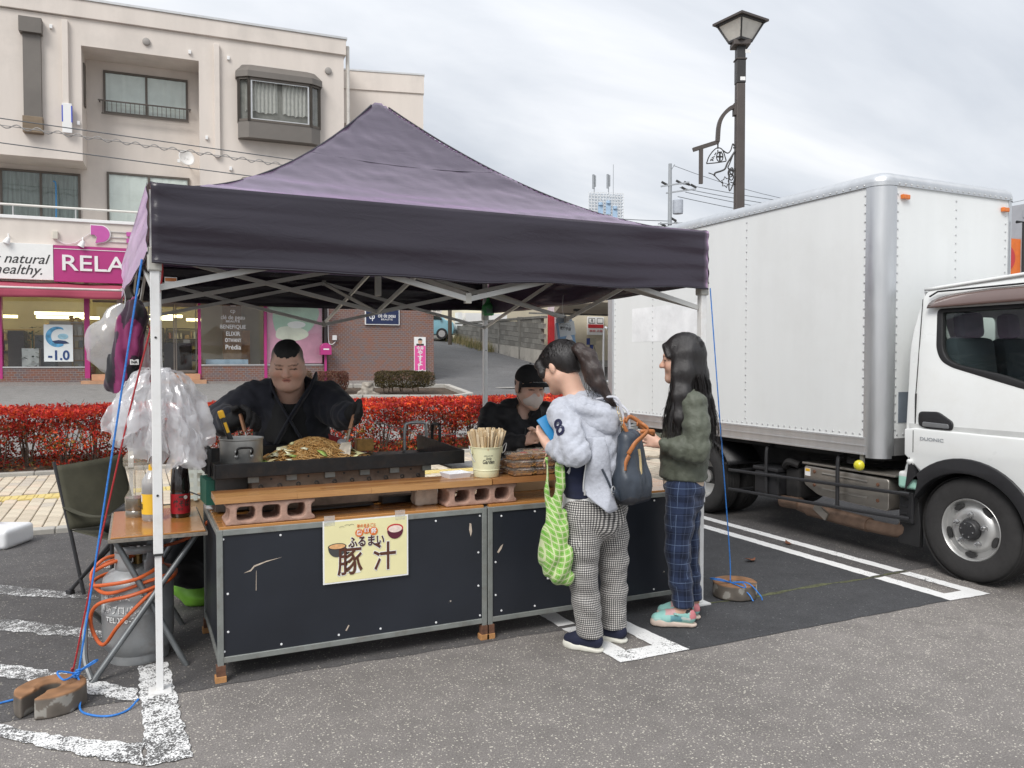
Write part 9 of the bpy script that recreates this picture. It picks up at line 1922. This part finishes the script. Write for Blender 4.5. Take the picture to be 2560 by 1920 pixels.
# red pouch on a strap, price tag on the rope
rp_=thing('red_pouch','red pouch on a brown strap hanging behind the blue rope','pouch',(.10,5.2,1.45));MB().bx(-.045,.045,-.01,.01,-.17,.08).build('pouch',mat('pouch_red',(.48,.02,.05),.4,var=.1),rp_,bevel=.008);MB().tube([(-.04,0,.08),(-.08,0,.22),(-.06,0,.26),(.03,0,.08)],.005,6).build('strap',mat('strap_brown',(.22,.07,.05),.6),rp_);disc(0.0,.0,.014,.014,WHITE,-.0105,par=rp_)
tg=thing('rope_tag','small white tag tied to the red rope under the canopy','tag',(.125,3.79,1.765));MB().bx(0,.05,-.0006,.0006,-.022,.022).build('tag',WHITE,tg);MB().bx(.002,.048,-.0014,-.0008,.004,.018).build('print',mat('tag_orange',(.6,.2,.05),.5),tg)
# green spray bottle and glove box on the right-hand side
sb_=thing('spray_bottle','green spray bottle hung at the top of the rear tent leg','spray bottle',(2.965,6.76,1.84));GRB=mat('bottle_green',(.06,.30,.10),.3,var=.1,coat=.3)
s=SDF((-.09,-.06,-.03),(.09,.06,.28),.006);s.rbox((0,0,.05),(.055,.032,.05),.02);s.rc((0,0,.10),(0,0,.15),.035,.014,.03);s.rc((0,0,.15),(0,0,.19),.014,.014,.01);link('bottle',s.mesh('bottle'),GRB,sb_);MB().box((-.015,0,.205),(.075,.026,.03)).build('trigger_head',WHITE,sb_,bevel=.006);MB().box((-.05,0,.17),(.008,.014,.06),Matrix.Rotation(.4,4,'Y')).build('trigger',mat('trig_red',(.5,.05,.03),.4),sb_);MB().bx(-.03,.035,-.034,-.0325,.02,.085).build('label',mat('label_dkgreen',(.16,.28,.2),.5),sb_)
gb=thing('glove_box','blue and white box of thin gloves hanging on a wire under the canopy edge','box',(2.97,5.30,1.62),R(64.6-90+8))
GBB=mat('box_blue',(.22,.38,.58),.5,var=.15,scale=5);GBG=mat('box_greyblue',(.40,.46,.52),.5)
Mg=Matrix.Rotation(R(-9),4,'Y')
MB().box((0,0,0),(.125,.045,.20),Mg).build('carton',GBB,gb);MB().box((.004,-.0235,.045),(.123,.001,.105),Mg).build('face',mat('box_pale',(.62,.66,.68),.5),gb);MB().box((-.016,.0,.115),(.12,.02,.04),Mg).build('flap',GBG,gb)
text('ポリエチレン',.02,INKM,gb,(-.012,-.0245,.075),(R(90),R(-9)*-1 if False else R(9),0),ext=.0002,width=.09);text('極薄手袋',.028,INKM,gb,(-.008,-.0245,.045),(R(90),R(9),0),ext=.0002,width=.085,off=.0005)
MB().prism([(.02+.028*math.cos(a),-.045+.045*math.sin(a))for a in np.linspace(0,6.283,20)[:-1]],lambda u,v,d:(u,d,v),-.0245,-.0236).build('print',WHITE,gb)
MB().tube(catmull([(-.02,0,.30),(-.028,0,.2),(-.012,0,.13),(.0,0,.12),(.012,0,.14)],5),.0018,5).build('wire_hook',ALU,gb)
# faint steam over the noodles
sm_,st2,sb2=newmat('steam_vapour');st2.nodes.remove(sb2);vol=nd(st2,'ShaderNodeVolumePrincipled');vol.inputs['Color'].default_value=(.95,.95,.95,1);vol.inputs['Anisotropy'].default_value=.2
st2.links.new(mth(st2,'MULTIPLY',ramp(st2,noise(st2,7.0,4,.6,stretch=(1,1,.5)),[(.45,0.0),(.75,1.0)]),0.3),vol.inputs['Density']);st2.links.new(vol.outputs[0],st2.nodes['Material Output'].inputs['Volume'])
o=single(MB().lathe([(0,0),(.16,.02),(.24,.10),(.2,.2),(.10,.27),(0,.29)],(.80,4.36,.965),24,Matrix.Diagonal((1.25,.5,1,1)),caps=False),'steam',sm_,'thin white steam rising from the noodles in front of the cook',None,None,'stuff',smooth=True)
